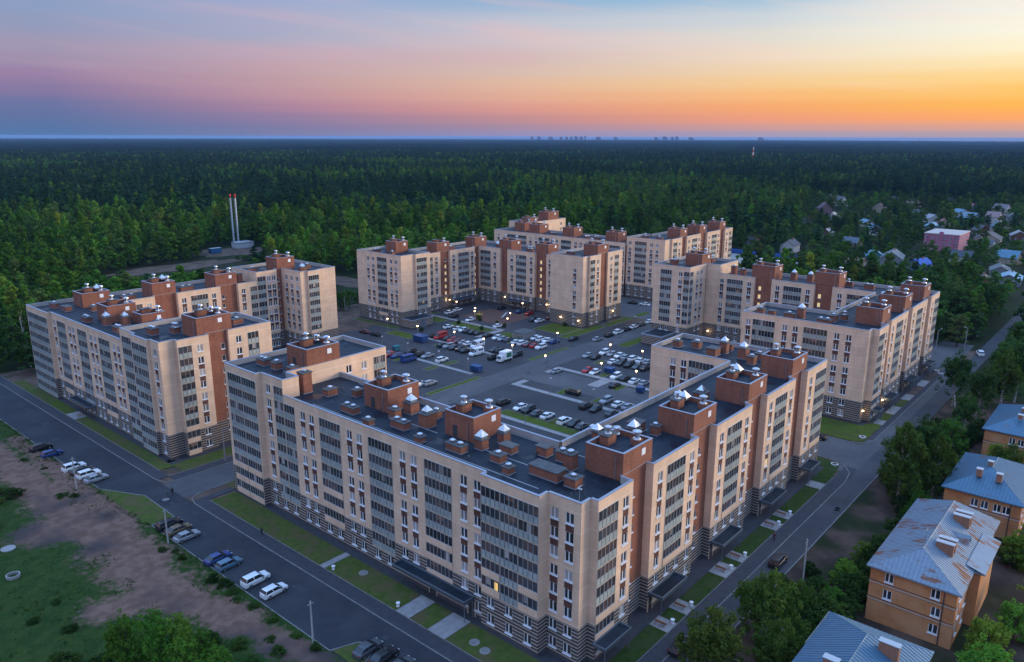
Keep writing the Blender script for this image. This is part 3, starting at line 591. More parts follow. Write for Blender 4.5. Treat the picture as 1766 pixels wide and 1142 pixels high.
def penthouse(bld, x0, x1, y0, y1, zb, zt, hatch='y', hoods='mm', sub=True, doorx=False):
    """brick stair head with a sunken roof behind its rim"""
    m = MB()
    for a, b in (((x0, y0), (x1, y0)), ((x1, y0), (x1, y1)), ((x1, y1), (x0, y1)), ((x0, y1), (x0, y0))): m.quad((*a, zb), (*b, zb), (*b, zt), (*a, zt))
    t = 0.3; i0, i1, j0, j1 = x0 + t, x1 - t, y0 + t, y1 - t; zr = zt - 0.85
    for a, b in (((i0, j0), (i1, j0)), ((i1, j0), (i1, j1)), ((i1, j1), (i0, j1)), ((i0, j1), (i0, j0))): m.quad((*b, zr), (*a, zr), (*a, zt), (*b, zt))
    m.quad((i0, j0, zr), (i1, j0, zr), (i1, j1, zr), (i0, j1, zr), 1)
    for a in ((x0 - 0.05, x1 + 0.05, y0 - 0.05, y0 + 0.31, 0.0), (x0 - 0.05, x1 + 0.05, y1 - 0.31, y1 + 0.05, 0.0), (x0 - 0.05, x0 + 0.31, y0 - 0.04, y1 + 0.04, 0.004), (x1 - 0.31, x1 + 0.05, y0 - 0.04, y1 + 0.04, 0.004)):
        m.box(a[0], a[1], a[2], a[3], zt - 0.03 - a[4], zt + 0.03 + a[4], 2)
    o = m.build('stair_head', [redbrick, roofing, coping], bld, (-bld.location.x, -bld.location.y, 0))
    cx, cy = (x0 + x1) / 2, (y0 + y1) / 2
    hm = MB(); hm.box(cx + 0.9, cx + 1.9, y0 - 0.05, y0 + 0.05, zt - 1.75, zt - 0.75); link('hatch', hm.mesh('hatch', white), o)
    pm = MB(); pm.tube((x0 - 0.12, y0 + 1.2, zb), (x0 - 0.12, y0 + 1.2, zt - 0.9), 0.07, 0.07, 6); link('downpipe', pm.mesh('downpipe', zinc), o)
    if doorx:
        dm = MB(); dm.box(x0 - 0.04, x0 + 0.05, cy + 0.4, cy + 1.4, zb + 0.1, zb + 2.1); link('roof_door', dm.mesh('roof_door', doorm), o)
    if sub:
        sm_ = MB(); sm_.box(cx - 1.3, cx + 0.9, y1 - 2.1, y1 - 0.6, zr, zt + 0.55); b = link('brick_box', sm_.mesh('brick_box', redbrick), o)
        sc = MB(); sc.box(cx - 1.5, cx + 1.1, y1 - 2.3, y1 - 0.4, zt + 0.554, zt + 0.7); link('box_cap', sc.mesh('box_cap', capm), o)
        s2 = MB(); s2.box(cx + 1.4, cx + 2.5, y0 + 0.8, y0 + 2.2, zr, zt + 0.1); link('brick_box', s2.mesh('brick_box', redbrick), o)
        if hoods:
            hood(o, hoods[0], cx + 1.95, y0 + 1.5, zt + 0.1, 1.35)
            if len(hoods) > 1: hood(o, hoods[1], cx - 0.2, y1 - 1.35, zt + 0.7, 1.15)
            if len(hoods) > 2: hood(o, hoods[2], cx + 2.4, y1 - 1.2, zt - 0.2, 1.15)
    return o
def canopy(bld, x0, x1, y0, y1, z):
    m = MB(); lx, ly = bld.location.x, bld.location.y; x0 -= lx; x1 -= lx; y0 -= ly; y1 -= ly
    m.box(x0, x1, y0, y1, z, z + 0.12, 1)
    r = 0.12
    for a in ((x0, x1, y0, y0 + r), (x0, x1, y1 - r, y1), (x0, x0 + r, y0 + r, y1 - r), (x1 - r, x1, y0 + r, y1 - r)): m.box(*a, z - 0.15, z + 0.42, 0)
    for px in (x0 + 0.25, x1 - 0.25):
        for py in ((y0 + 0.25),): m.cyl(px, py, 0.02, z - 0.15, 0.06, 0.06, 8, 0)
    return m.build('entrance_canopy', [canopym, roofing], bld)

def finish(bld, parts):
    wm, cm, cp, im, rf = parts; l = (-bld.location.x, -bld.location.y, 0)
    wm.build('wall', [cream, darkbase, redbrick], bld, l); cm.build('brick_courses', course, bld, l); cp.build('coping', coping, bld, l)
    im.build('parapet', [mat_parapet], bld, l); rf.build('roof', roofing, bld, l)
mat_parapet = mat('parapet_render', (0.42, 0.37, 0.34), 0.85, var=(0.36, 0.32, 0.30), vscale=0.8)
def new_building(loc, label):
    b = empty('apartment_building', (loc[0], loc[1], 0)); tag(b, label, 'apartment building', 'brick apartment blocks of the estate'); return b
def seg(a, w1=2.2, l0=4.2, l1=9.6, w2=11.8): return [W(a + w1), Lg(a + l0, a + l1, 2, 99, 3), W(a + w2)]

# --- front block
A = new_building((73, 51), 'nearest cream and brick apartment block, its long balcony front facing the left road')
pa = tuple(MB() for _ in range(5))
s20 = []
pA = [(73.9, 51.8, None), (76, 51.8, None), (76, 50.6, {'c': [Lg(76.1, 80.7, 1, 99, 3), W(82.7)]}), (84.4, 50.6, None)]
for k, (r0, r1, e) in enumerate(((84.4, 90.8, 104.5), (104.5, 110.8, 124.5), (124.5, 130.9, 144.5), (144.5, 150.8, 162.0))):
    pA += [(r0, 52.5, {'brick': 1, 'c': [S(r0 + 3.0)]}), (r1, 52.5, None)]
    if e < 160: pA += [(r1, 51.2, {'c': [W(r1 + 2.1), Lg(r1 + 4.1, r1 + 9.6), W(r1 + 11.8)], 'doors': [(r1 + 0.9, 1.1, 2.5)]}), (e, 51.2, None)]
    else: pA += [(r1, 51.2, {'c': [W(r1 + 2.4), Lg(r1 + 5, r1 + 10.9)]}), (e, 51.2, None)]
pA += [(162, 85.3, None), (147.3, 85.3, {'c': [W(79.6), W(77.0), Lg(75.8, 69.9)]}), (147.3, 66.5, None), (88.7, 66.5, None), (88.7, 121.5, 'skip'), (76.5, 121.5, 'skip'), (76.5, 117.8, 'skip'),
       (73, 117.8, {'c': [Lg(117.7, 114.5, 1, 99, 0), W(112), W(109.4), Lg(107, 101.2, 1, 99, 4), W(98.7), W(96.1), Lg(93.7, 87.9, 1, 99, 0), W(85.4), W(82.8), Lg(80.4, 74.6, 1, 99, 4), W(72.1), W(69.4)], 'lit': 0.012, 'doors': [(79.1, 1.5, 2.4), (71.3 - 0.55, 1.3, 2.4)]}), (73, 67.8, None),
       (72, 67.8, {'c': [Lg(67.7, 64.2, 2, 99, 4), Lg(64.1, 60.9, 2, 99, 0), Lg(60.8, 57.3, 2, 99, 4)]}), (72, 57.2, None), (73.9, 57.2, {'c': [W(56.1), W(53.6)]})]
level(A, pa, pA, 8)
level(A, pa, [(73, 117.8, {'z0': 23.35}), (76.5, 117.8, {'z0': 23.35}), (76.5, 121.5, {'z0': 23.35}), (88.7, 121.5, {'c': [W(90.7), W(94.5), Lg(97, 100.1)]}), (100.4, 121.5, None), (100.4, 136, None), (73, 136, None), (71.9, 136, {'c': [Lg(135, 130.2, 0, 99, 3), Lg(130, 125.2, 0, 99, 3)]}), (71.9, 124.9, None), (73, 124.9, {'c': [W(122.7), Lg(120.8, 117.95, 1, 99, 0)]})], 9)
finish(A, pa)
R8, R9 = 23.4, 26.2
for i, x in enumerate((84.6, 105.0, 125.5, 145.6)): penthouse(A, x, x + 7.7, 52.47, 58.9, R8, 27.6, hoods=('mmm', 'mmp', 'mmp', 'mm')[i])
penthouse(A, 81.0, 88.2, 98.0, 104.4, R8, 27.6, hoods='mm', doorx=True); penthouse(A, 81.0, 87.4, 77.6, 84.0, R8, 27.6, hoods='mm', doorx=True)
penthouse(A, 81.0, 88.66, 121.55, 128.2, R9, 30.5, hoods='mmm', doorx=True)
for a in ((78.1, 132, R9, 1.6, 2.6, 1.1, 'kk'), (78.2, 127.6, R9, 1.5, 1.7, 1.3, 'k'), (78.6, 122.9, R9, 1.7, 1.6, 1.2, 'k'), (86.3, 131.5, R9, 2.2, 1.5, 1.2, 'mm'), (78.3, 118.6, R8, 1.9, 1.9, 3.9, 'k'), (80.4, 113.8, R8, 2.2, 1.6, 1.2, 'k'), (77.2, 103.6, R8, 1.5, 3.4, 1.1, 'kk'), (83.4, 109.6, R8, 1.6, 1.4, 1.2, 'k'), (78.0, 91.4, R8, 1.5, 3.4, 1.2, 'kk'), (84.0, 95.4, R8, 2.0, 2.0, 1.9, 'p'), (81.4, 88.6, R8, 2.2, 2.0, 2.3, 'p'), (85.2, 90.4, R8, 1.4, 1.6, 1.2, 'k'), (77.3, 77.7, R8, 1.5, 3.3, 1.1, 'kk'), (78.6, 70.3, R8, 1.6, 2.0, 1.1, 'k'), (82.2, 71.4, R8, 1.6, 2.4, 1.1, ''), (84.9, 66.6, R8, 1.6, 2.0, 1.4, ''), (85.0, 63.2, R8, 1.4, 1.6, 1.5, 'k'), (83.4, 60.6, R8, 1.6, 1.5, 2.4, 'k'), (79.3, 61.6, R8, 2.2, 5.0, 1.4, ''), (79.2, 57.0, R8, 1.8, 1.9, 1.3, 'k'),
          (97.2, 62.4, R8, 2.2, 2.2, 1.5, ''), (99.4, 60.0, R8, 1.4, 2.0, 1.6, 'p'), (102.3, 61.3, R8, 2.4, 2.0, 1.6, ''), (103.2, 58.2, R8, 1.3, 1.3, 1.5, 'k'), (118.0, 62.2, R8, 2.2, 2.2, 1.5, 'p'), (123.0, 60.4, R8, 2.4, 2.0, 1.6, 'p'), (95.0, 64.0, R8, 1.2, 1.2, 1.4, 'p'), (140.5, 61.8, R8, 2.0, 2.0, 1.4, 'p'), (137.5, 59.4, R8, 2.2, 1.6, 1.4, 'k'), (153.4, 82.0, R8, 1.6, 1.6, 1.4, 'k'), (155.4, 78.2, R8, 1.8, 1.8, 1.4, 'k'), (152.6, 72.7, R8, 2.8, 2.2, 1.6, ''), (155.6, 71.6, R8, 1.5, 1.7, 2.4, 'p'), (158.3, 71.5, R8, 1.3, 1.3, 1.4, ''), (154.2, 66.5, R8, 2.0, 1.8, 2.3, 'p'), (151.6, 63.4, R8, 1.7, 1.5, 1.6, 'k'), (155.6, 63.5, R8, 1.7, 1.5, 1.4, 'k'), (158.8, 60.5, R8, 1.7, 1.5, 1.4, 'kk')): shaft(A, *a)
canopy(A, 70.7, 72.96, 70.0, 86.2, 3.3)
for k in range(3): canopy(A, 91.0 + 20.05 * k, 98.6 + 20.05 * k, 48.7, 51.15, 3.2)
canopy(A, 75.5, 82, 48.4, 50.5, 3.2); canopy(A, 151, 156.5, 48.7, 51.15, 3.2)
# small soil pipes, gooseneck vents and cable trays on the roofs
def pipe_mesh(k):
    m = MB()
    if k == 0: m.cyl(0, 0, 0, .9, .07, .07, 6)
    elif k == 1: m.cyl(0, 0, 0, .55, .12, .12, 8); m.cyl(0, 0, .55, .7, .2, .1, 8)
    else: m.tube((0, 0, 0), (0, 0, .6), .06, .06, 6); m.tube((0, 0, .6), (.3, 0, .62), .06, .06, 6); m.tube((.3, 0, .62), (.3, 0, .45), .06, .06, 6)
    return m.mesh('soil_pipe', capm)
def soil_pipes(b_, rects, seed):
    r_ = random.Random(seed)
    for (x0, x1, y0, y1, z, n) in rects:
        for _ in range(n):
            k = r_.randrange(3); link('soil_pipe', cached(('sp', k), lambda: pipe_mesh(k)), b_, (r_.uniform(x0, x1) - b_.location.x, r_.uniform(y0, y1) - b_.location.y, z), r_.uniform(0, 6))
soil_pipes(A, [(74.5, 87.5, 53, 116, 23.4, 26), (93, 161, 60, 65.5, 23.4, 14), (149, 160, 67, 84, 23.4, 6), (75, 99, 129, 135, 26.2, 8)], 1)
m = MB()
for x0_, y0_, x1_, y1_ in ((75.2, 60, 75.3, 112), (80.2, 66, 80.3, 76), (80.2, 85, 80.3, 97), (88.0, 60, 88.1, 115), (93, 60.2, 104, 60.3), (113, 60.2, 124, 60.3)): m.box(x0_, x1_, y0_, y1_, 23.402, 23.47)
m.build('cable_tray', frame_m, A, (-73, -51, 0))
for a in ((75.4, 96.5, R8, 1.2, 1.6, .9, 'k'), (84.6, 74.5, R8, 1.6, 1.4, 1.6, 'p'), (76.0, 84.5, R8, 1.2, 1.4, .9, 'k'), (76.4, 66.4, R8, 1.3, 1.3, 1.0, 'k'), (85.6, 107.5, R8, 1.4, 2.2, 1.3, ''), (86.4, 86.6, R8, 1.5, 1.5, 1.2, 'k'), (80.6, 95.8, R8, 1.4, 1.8, 1.5, 'k'), (80.4, 75.4, R8, 1.5, 1.6, 1.6, 'p'), (90.0, 131, R9, 1.8, 1.8, 1.2, 'p')): shaft(A, *a)
# aerial on the near corner of the roof
m = MB(); m.tube((74.8, 52.8, R8), (74.8, 52.8, R8 + 3.0), 0.05, 0.04); m.box(74.4, 75.2, 52.75, 52.85, R8 + 2.7, R8 + 2.8); m.box(74.6, 75.0, 52.5, 53.1, R8 + 2.4, R8 + 2.5)
m.build('aerial', zinc, A, (-73, -51, 0))

# --- left block
B = new_building((70.5, 159), 'apartment block at the far left, its blue-grey glazed front facing the left road')
pb = tuple(MB() for _ in range(5))
level(B, pb, [(70.3, 160.3, None), (73.7, 160.3, None), (73.7, 159, {'c': [Lg(73.9, 76.9, 0, 99, 3), W(78.8)]}), (81, 159, None), (81, 160.3, {'brick': 1, 'c': [S(84.9)]}), (86, 160.3, None), (86, 159.6, {'c': [W(88.5), Lg(90.8, 93.6)]}), (97, 159.6, None), (97, 175, None), (86.5, 175, None), (86.5, 180, {'z0': 23.35}),
              (70.5, 180, {'c': [Lg(179.2, 173.7, 0, 99, 0)]}), (70.5, 172.3, None), (69.6, 172.3, {'c': [Lg(171.9, 168.4, 0, 99, 0), Lg(168.2, 164.8, 0, 99, 0)]}), (69.6, 164.5, None), (70.3, 164.5, {'c': [W(162.4)]})], 9)
level(B, pb, [(70.5, 180, 'skip'), (86.5, 180, None), (86.5, 223, {'c': [Lg(89.2, 94.6), W(96.6)]}), (98.4, 223, None), (98.4, 224.2, {'brick': 1, 'c': [S(100)]}), (105.2, 224.2, None), (105.2, 223, {'c': [W(107.1), Lg(109.3, 114.7), W(116.7)]}), (119, 223, None), (119, 224.2, {'brick': 1, 'c': [S(120.4)]}), (125, 224.2, None), (125, 223, {'c': [W(126.8), Lg(129.2, 131.6)]}), (131.7, 223, 'skip'), (131.7, 238.4, None),
              (70.5, 238.4, None), (69.5, 238.4, {'c': [Lg(238, 233.4, 0, 99, 0), Lg(233.2, 228.5, 0, 99, 0), Lg(228.3, 223.6, 0, 99, 0)]}), (69.5, 223.3, None),
              (70.5, 223.3, {'c': [W(221.3), Lg(219.3, 213.7, 1, 99, 3), W(210.9), W(208.6), Lg(205.8, 200.3, 1, 99, 0), W(197.6), W(195.1), Lg(192.9, 186.8, 1, 99, 3), W(184.2), W(181.9)], 'lit': 0.012, 'doors': [(207.2, 1.5, 2.4)]})], 8)
level(B, pb, [(131.7, 223, {'c': [Lg(131.9, 134.9), W(136.2), W(138)]}), (139.2, 223, None), (139.2, 224.5, {'brick': 1, 'c': [S(140.4)]}), (141.8, 224.5, {'c': [W(221.6), W(218.6), W(215.5)]}), (141.8, 213.3, None), (144.2, 213.3, None), (144.2, 212.5, {'c': [Lg(144.3, 148.3)]}), (148.4, 212.5, None), (148.4, 213.3, None), (155.5, 213.3, None), (155.5, 238.4, None), (131.7, 238.4, {'z0': 23.35})], 9)
finish(B, pb)
penthouse(B, 98.4, 105.4, 224.15, 231, R8, 28, hoods='mmp'); penthouse(B, 118.2, 125.4, 224.15, 231, R8, 28, hoods='mm')
penthouse(B, 80, 87.5, 226.5, 233, R8, 27.4, hoods='mmp'); penthouse(B, 77, 84.2, 202.5, 209, R8, 27.8, hoods='mm'); penthouse(B, 82, 88, 194.6, 200, R8, 26.0, hoods='m')
penthouse(B, 79.1, 87.4, 160.25, 167, R9, 30.9, hoods='mmm'); penthouse(B, 140.4, 147.2, 224.4, 231, R9, 30.6, hoods='mm')
for a in ((75, 233.2, R8, 1.6, 3, 1.2, 'k'), (75.8, 226.6, R8, 1.6, 3.2, 1.2, ''), (74.2, 208.8, R8, 1.6, 3.2, 1.2, 'kk'), (76.0, 201.0, R8, 1.8, 1.8, 2.0, 'p'), (79.3, 198.0, R8, 1.8, 1.8, 2.0, 'p'), (74.9, 191.8, R8, 1.6, 3, 1.3, 'kk'), (80.7, 221.0, R8, 1.6, 2.0, 1.2, 'k'), (93, 228.2, R8, 4.2, 1.6, 1.3, 'kk'), (111, 229, R8, 4.2, 1.6, 1.3, 'kk'), (129, 229, R8, 1.6, 1.6, 3.0, ''), (84, 190, R8, 1.6, 1.6, 1.4, 'k'), (74.6, 172.2, R9, 1.7, 2.8, 1.4, 'kk'), (78.6, 169.5, R9, 1.7, 2.2, 1.3, 'mm'), (92.5, 167, R9, 2.6, 1.6, 1.2, 'k'), (134.5, 230, R9, 3.4, 1.4, 1.2, 'k'), (150.5, 222, R9, 1.8, 1.8, 1.3, 'k'), (146.5, 219, R9, 2.4, 1.6, 1.2, 'p')): shaft(B, *a)
canopy(B, 68.4, 70.46, 200, 212, 3.2)

# --- middle block
C = new_building((186, 162), 'apartment block in the middle behind the car parks, lit stair windows in its brick strips')
pc = tuple(MB() for _ in range(5))
level(C, pc, [(186, 214.6, None), (192.7, 214.6, None), (192.7, 213.8, {'c': [Lg(193, 198.2, 2, 99, 0)], 'lit': 0.06}), (200, 213.8, None), (200, 225.2, {'z0': 23.35}), (200, 240.5, None), (186, 240.5, {'c': [W(233.7), W(230.8), Lg(228.3, 222.8, 1), W(220.3), W(217.6)]})], 9)
level(C, pc, [(200, 225.2, {'c': [W(203.2), Lg(206.4, 212), W(214.2)]}), (216.4, 225.2, None), (216.4, 226.2, {'brick': 1, 'c': [S(220.2, lit=1)]}), (222, 226.2, None), (222, 225.2, {'c': [W(224.1), Lg(226.7, 233.1), W(235.2)]}), (236.8, 225.2, None), (236.8, 226.5, {'brick': 1, 'c': [S(238.2, lit=1)]}), (240.5, 226.5, {'c': [Lg(225.3, 219.4), W(217)]}), (240.5, 214, None), (241.6, 214, {'brick': 1, 'c': [S(210.4, lit=1)]}), (241.6, 209.5, None), (240, 209.5, {'c': [W(207), Lg(204.7, 199.2), W(196.6)]}), (240, 194.7, None), (241.3, 194.7, {'brick': 1, 'c': [S(192.4, lit=1)]}), (241.3, 188.7, None), (240, 188.7, {'c': [W(186.8)]}), (240, 178, 'skip'), (255.5, 178, None), (255.5, 240.5, None), (200, 240.5, 'skip')], 8)
level(C, pc, [(229, 162.8, None), (232.4, 162.8, None), (232.4, 162, {'c': [Lg(232.7, 235.6), W(237.6)]}), (239.5, 162, None), (239.5, 163.5, {'brick': 1}), (245.3, 163.5, None), (245.3, 162.8, {'c': [W(247.8), Lg(250, 252.9)]}), (255.5, 162.8, None), (255.5, 178, {'z0': 23.35}), (240, 178, None), (229, 178, {'c': [W(166.5, 0, 8)]})], 9)
finish(C, pc)
penthouse(C, 193.6, 199.8, 226, 232, R9, 30.6, hoods='mm'); penthouse(C, 215.3, 222.6, 226.15, 232, R8, 28.1, hoods='m'); penthouse(C, 238.2, 245.6, 226.45, 232, R8, 28.1, hoods='mm')
penthouse(C, 241.55, 248, 208.6, 215.5, R8, 28.0, hoods='mm'); penthouse(C, 241.25, 248, 188.8, 195.2, R8, 28.1, hoods='mm'); penthouse(C, 239.2, 246.5, 163.45, 170, R9, 30.5, hoods='mm')
for a in ((190, 233, R9, 3, 1.5, 1.2, 'kk'), (190, 224, R9, 1.6, 1.6, 1.2, 'k'), (206, 232, R8, 3, 1.5, 1.3, 'kk'), (228, 231, R8, 4, 1.5, 1.3, 'k'), (247, 220, R8, 1.6, 3, 1.3, 'mp'), (246, 202, R8, 1.6, 3.4, 1.3, 'mm'), (247, 182, R8, 1.6, 3, 1.3, 'kk'), (235, 173, R9, 1.6, 3, 1.2, 'kk'), (251, 170, R9, 2, 1.6, 1.2, 'k')): shaft(C, *a)
canopy(C, 222.2, 235, 222.6, 225.1, 3.4); canopy(C, 237.5, 239.95, 196.5, 208.5, 3.4)
# one-storey annexe at its near corner
m = MB(); m.box(185.9, 196.5, 209.2, 214.55, 0, 3.4, 0)
for k in range(5): m.box(185.86, 196.54, 209.16, 214.5, 0.7 + 0.55 * k, 0.88 + 0.55 * k, 1)
m.box(185.7, 196.7, 209.0, 214.5, 3.4, 3.55, 2); m.box(186.2, 196.2, 209.5, 214.5, 3.55, 3.62, 3); m.box(190.0, 193.0, 209.12, 209.4, 0.1, 2.6, 4)
m.build('annexe', [darkbase, course, coping, roofing, canopym], C, (-186, -162, 0))

# --- rear block
D = new_building((290, 164), 'apartment block farthest back, a long low front with brick stair heads before the forest')
pd = tuple(MB() for _ in range(5))
level(D, pd, [(291, 164.3, None), (296, 164.3, None), (296, 163.5, {'c': [Lg(297, 300.4), W(302.5)]}), (304.6, 163.5, None), (304.6, 165, {'brick': 1, 'c': [S(307)]}), (310, 165, None), (310, 164, {'c': [W(312), Lg(314.8, 319.6), W(321.4)]}), (323, 164, None), (323, 165.2, {'brick': 1, 'c': [S(326)]}), (329.5, 165.2, None), (329.5, 164, {'c': [W(331.6), Lg(334, 339), W(341)]}), (342.6, 164, None), (342.6, 165.2, {'brick': 1, 'c': [S(345)]}), (348, 165.2, None), (348, 164, {'c': [W(350), Lg(352.4, 355.8)]}), (356, 164, None), (356, 180, None), (306, 180, None), (306, 183.5, {'z0': 23.35}), (291, 183.5, {'c': [W(181.7), Lg(179.2, 173.3), W(170.9), W(168)]})], 9)
level(D, pd, [(291, 183.5, 'skip'), (306, 183.5, None), (306, 252, 'skip'), (306, 262, None), (290, 262, {'c': [W(259), Lg(254, 247.5), Lg(247.3, 240.7), W(238.1), W(234.5), Lg(232.9, 226.5), W(224.7), W(221.9), Lg(219.3, 213.5), W(210.8), W(207.9), Lg(205.4, 199.7), W(197), Lg(192, 186.3), W(184.8)]}), (290, 183.5, 'skip')], 8)
level(D, pd, [(306, 252, {'c': [W(333)]}), (337, 252, None), (337, 266, None), (306, 266, {'z0': 0})], 9)
finish(D, pd)
for x in (305.4, 323.5, 343.8): penthouse(D, x, x + 6.4, 165.1, 171.5, R9, 30.6, hoods='mm')
for y in (238, 217, 192): penthouse(D, 297, 304, y, y + 6.8, R8, 27.8, hoods='mm')
penthouse(D, 322, 331, 252.3, 259, R9, 31.4, hoods='mm'); penthouse(D, 299, 305.9, 249.5, 256, R8, 27.8, hoods='m'); penthouse(D, 308, 314, 253, 259, R9, 29.4, hoods='m')
for a in ((295, 228, R8, 1.6, 3, 1.3, 'kk'), (295, 208, R8, 1.6, 3, 1.3, 'kk'), (296, 203, R8, 1.6, 3, 1.3, 'mm'), (296, 177, R9, 1.6, 3, 1.3, 'm'), (296, 170, R9, 1.6, 3, 1.3, 'm'), (316, 172, R9, 3, 1.6, 1.3, 'm')): shaft(D, *a)

# --- right block
E_ = new_building((194.3, 50.6), 'apartment block on the right beyond the side street, its narrow gables facing the right road')
pe = tuple(MB() for _ in range(5))
pE = [(194.3, 52.2, None), (197, 52.2, None), (197, 50.6, {'c': [Lg(197.2, 201.6, 1), W(203.2)]}), (204.8, 50.6, None)]
for r0, r1, e in ((204.8, 209.2, 225.2), (225.2, 229.4, 245.7), (245.7, 250.0, 260.3)):
    pE += [(r0, 52.5, {'brick': 1, 'c': [S(r0 + 2.2)]}), (r1, 52.5, None)]
    pE += [(r1, 51.2, {'c': [W(r1 + 2.3), Lg(r1 + 5.4, r1 + 11.3), W(r1 + 13.8)] if e < 260 else [W(r1 + 2.4), Lg(r1 + 5, r1 + 10)], 'doors': [(r1 + 0.9, 1.1, 2.5)]}), (e, 51.2, None)]
pE += [(260.3, 116.9, 'skip'), (246, 116.9, {'c': [W(115.9), Lg(114, 108.3), W(106)]}), (246, 104.2, None), (247.2, 104.2, {'brick': 1, 'c': [S(102.7, lit=1)]}), (247.2, 98.3, None), (246, 98.3, {'c': [W(96.2), Lg(94.2, 88.3), W(86.2)]}), (246, 84.2, None), (247.2, 84.2, {'brick': 1, 'c': [S(82.8, lit=1)]}), (247.2, 78.6, None), (246, 78.6, {'c': [W(76.2), Lg(74, 68.5)]}), (246, 66, None), (210, 66, None), (210, 85, None),
       (194.3, 85, {'c': [W(83.1), Lg(81.9, 75.8), W(73.1), W(70.3), Lg(68.2, 62.2), W(59.8), W(56.9)]})]
level(E_, pe, pE, 8)
level(E_, pe, [(234, 121.9, {'c': [Lg(234.1, 236.3), W(239.5), W(242.4)]}), (245.6, 121.9, None), (245.6, 122.6, {'brick': 1}), (246.4, 122.6, None), (246.4, 116.9, {'z0': 23.35}), (260.3, 116.9, None), (260.3, 136, None), (234, 136, {'c': [Lg(133.2, 128.9), W(125.5), Lg(124.2, 122.1)]})], 9)
finish(E_, pe)
for x in (205.0, 225.6, 245.9): penthouse(E_, x, x + 7.2, 52.45, 59, R8, 27.9, hoods='mm')
penthouse(E_, 247.15, 254, 98, 105.8, R8, 28.5, hoods='mm'); penthouse(E_, 247.15, 254, 77.2, 84.8, R8, 28.5, hoods='mm'); penthouse(E_, 243.6, 250.5, 122.65, 129, R9, 30.5, hoods='mm')
for a in ((199.5, 82, R8, 1.7, 1.7, 1.3, 'k'), (198.8, 78.6, R8, 1.7, 1.7, 1.3, ''), (198.2, 73.6, R8, 1.6, 2.6, 1.4, 'k'), (200.4, 71.3, R8, 1.7, 1.7, 2.6, 'p'), (197.8, 64.4, R8, 1.6, 3.4, 1.3, 'kk'), (203, 63.8, R8, 3, 1.8, 1.6, 'k'), (206, 62, R8, 1.5, 1.5, 1.4, 'm'), (220, 62, R8, 2, 2, 1.4, 'm'), (240, 62, R8, 2, 2, 1.4, 'mm'), (254.5, 94.2, R8, 1.8, 1.8, 2.4, 'p'), (254.8, 88.8, R8, 1.8, 1.8, 2.4, 'p'), (256, 77, R8, 1.8, 3, 1.4, 'm'), (255, 70.2, R8, 1.6, 3, 1.4, 'kk'), (250, 113.5, R8, 1.7, 1.7, 3.2, 'k'), (249.5, 110, R8, 1.7, 1.7, 2.6, 'k'), (243, 133.6, R9, 1.7, 1.7, 1.3, 'k'), (240, 131, R9, 1.7, 1.7, 2.0, 'm'), (256, 125, R9, 3, 1.7, 1.4, 'mm')): shaft(E_, *a)
for k in range(3): canopy(E_, 209.2 + 20.4 * k, 215.5 + 20.4 * k, 48.7, 51.15, 3.2)
canopy(E_, 197.5, 201, 48.4, 50.5, 3.2)
m = MB(); m.box(225.2, 233.95, 126.5, 134.5, 0, 3.4, 0)
for k in range(5): m.box(225.16, 233.96, 126.46, 134.54, 0.7 + 0.55 * k, 0.88 + 0.55 * k, 1)
m.box(225.0, 233.94, 126.3, 134.7, 3.4, 3.9, 2); m.box(225.4, 233.93, 126.7, 134.3, 3.9, 3.93, 3)
m.build('annexe', [darkbase, course, coping, roofing], E_, (-194.3, -50.6, 0))
# ------------------------------------------------------------------ vehicles
paint = mat('car_paint', (0.5, 0.5, 0.5), 0.28, metal=0.1, spec=0.5, objcolor=True)
carglass = mat('car_glass', (0.02, 0.024, 0.03), 0.08, spec=0.6)
tyre = mat('tyre', (0.02, 0.02, 0.021), 0.8); rimm = mat('rim', (0.4, 0.4, 0.42), 0.35, metal=0.7)
lampw = mat('headlight', (0.75, 0.75, 0.72), 0.2, spec=0.6); lampr = mat('taillight', (0.35, 0.02, 0.02), 0.25, spec=0.6)
COLS = {'w': (0.78, 0.79, 0.80), 'k': (0.018, 0.019, 0.022), 'g': (0.30, 0.32, 0.35), 'd': (0.075, 0.085, 0.095), 'r': (0.45, 0.03, 0.03), 'm': (0.16, 0.035, 0.035), 'b': (0.025, 0.06, 0.20), 't': (0.10, 0.19, 0.26), 'o': (0.16, 0.12, 0.07)}
CN = {'w': 'white', 'k': 'black', 'g': 'silver grey', 'd': 'dark grey', 'r': 'red', 'm': 'maroon', 'b': 'blue', 't': 'teal blue', 'o': 'bronze'}
def loft(m, secs, mi, close=True):
    n = len(secs[0]); i0 = len(m.v)
    for s_ in secs: m.v += s_
    for a in range(len(secs) - 1):
        for k in range(n if close else n - 1):
            j = (k + 1) % n; m.f.append((i0 + a*n + k, i0 + a*n + j, i0 + (a+1)*n + j, i0 + (a+1)*n + k)); m.m.append(mi)
    if close:
        m.f.append(tuple(i0 + k for k in reversed(range(n)))); m.m.append(mi); m.f.append(tuple(i0 + (len(secs)-1)*n + k for k in range(n))); m.m.append(mi)
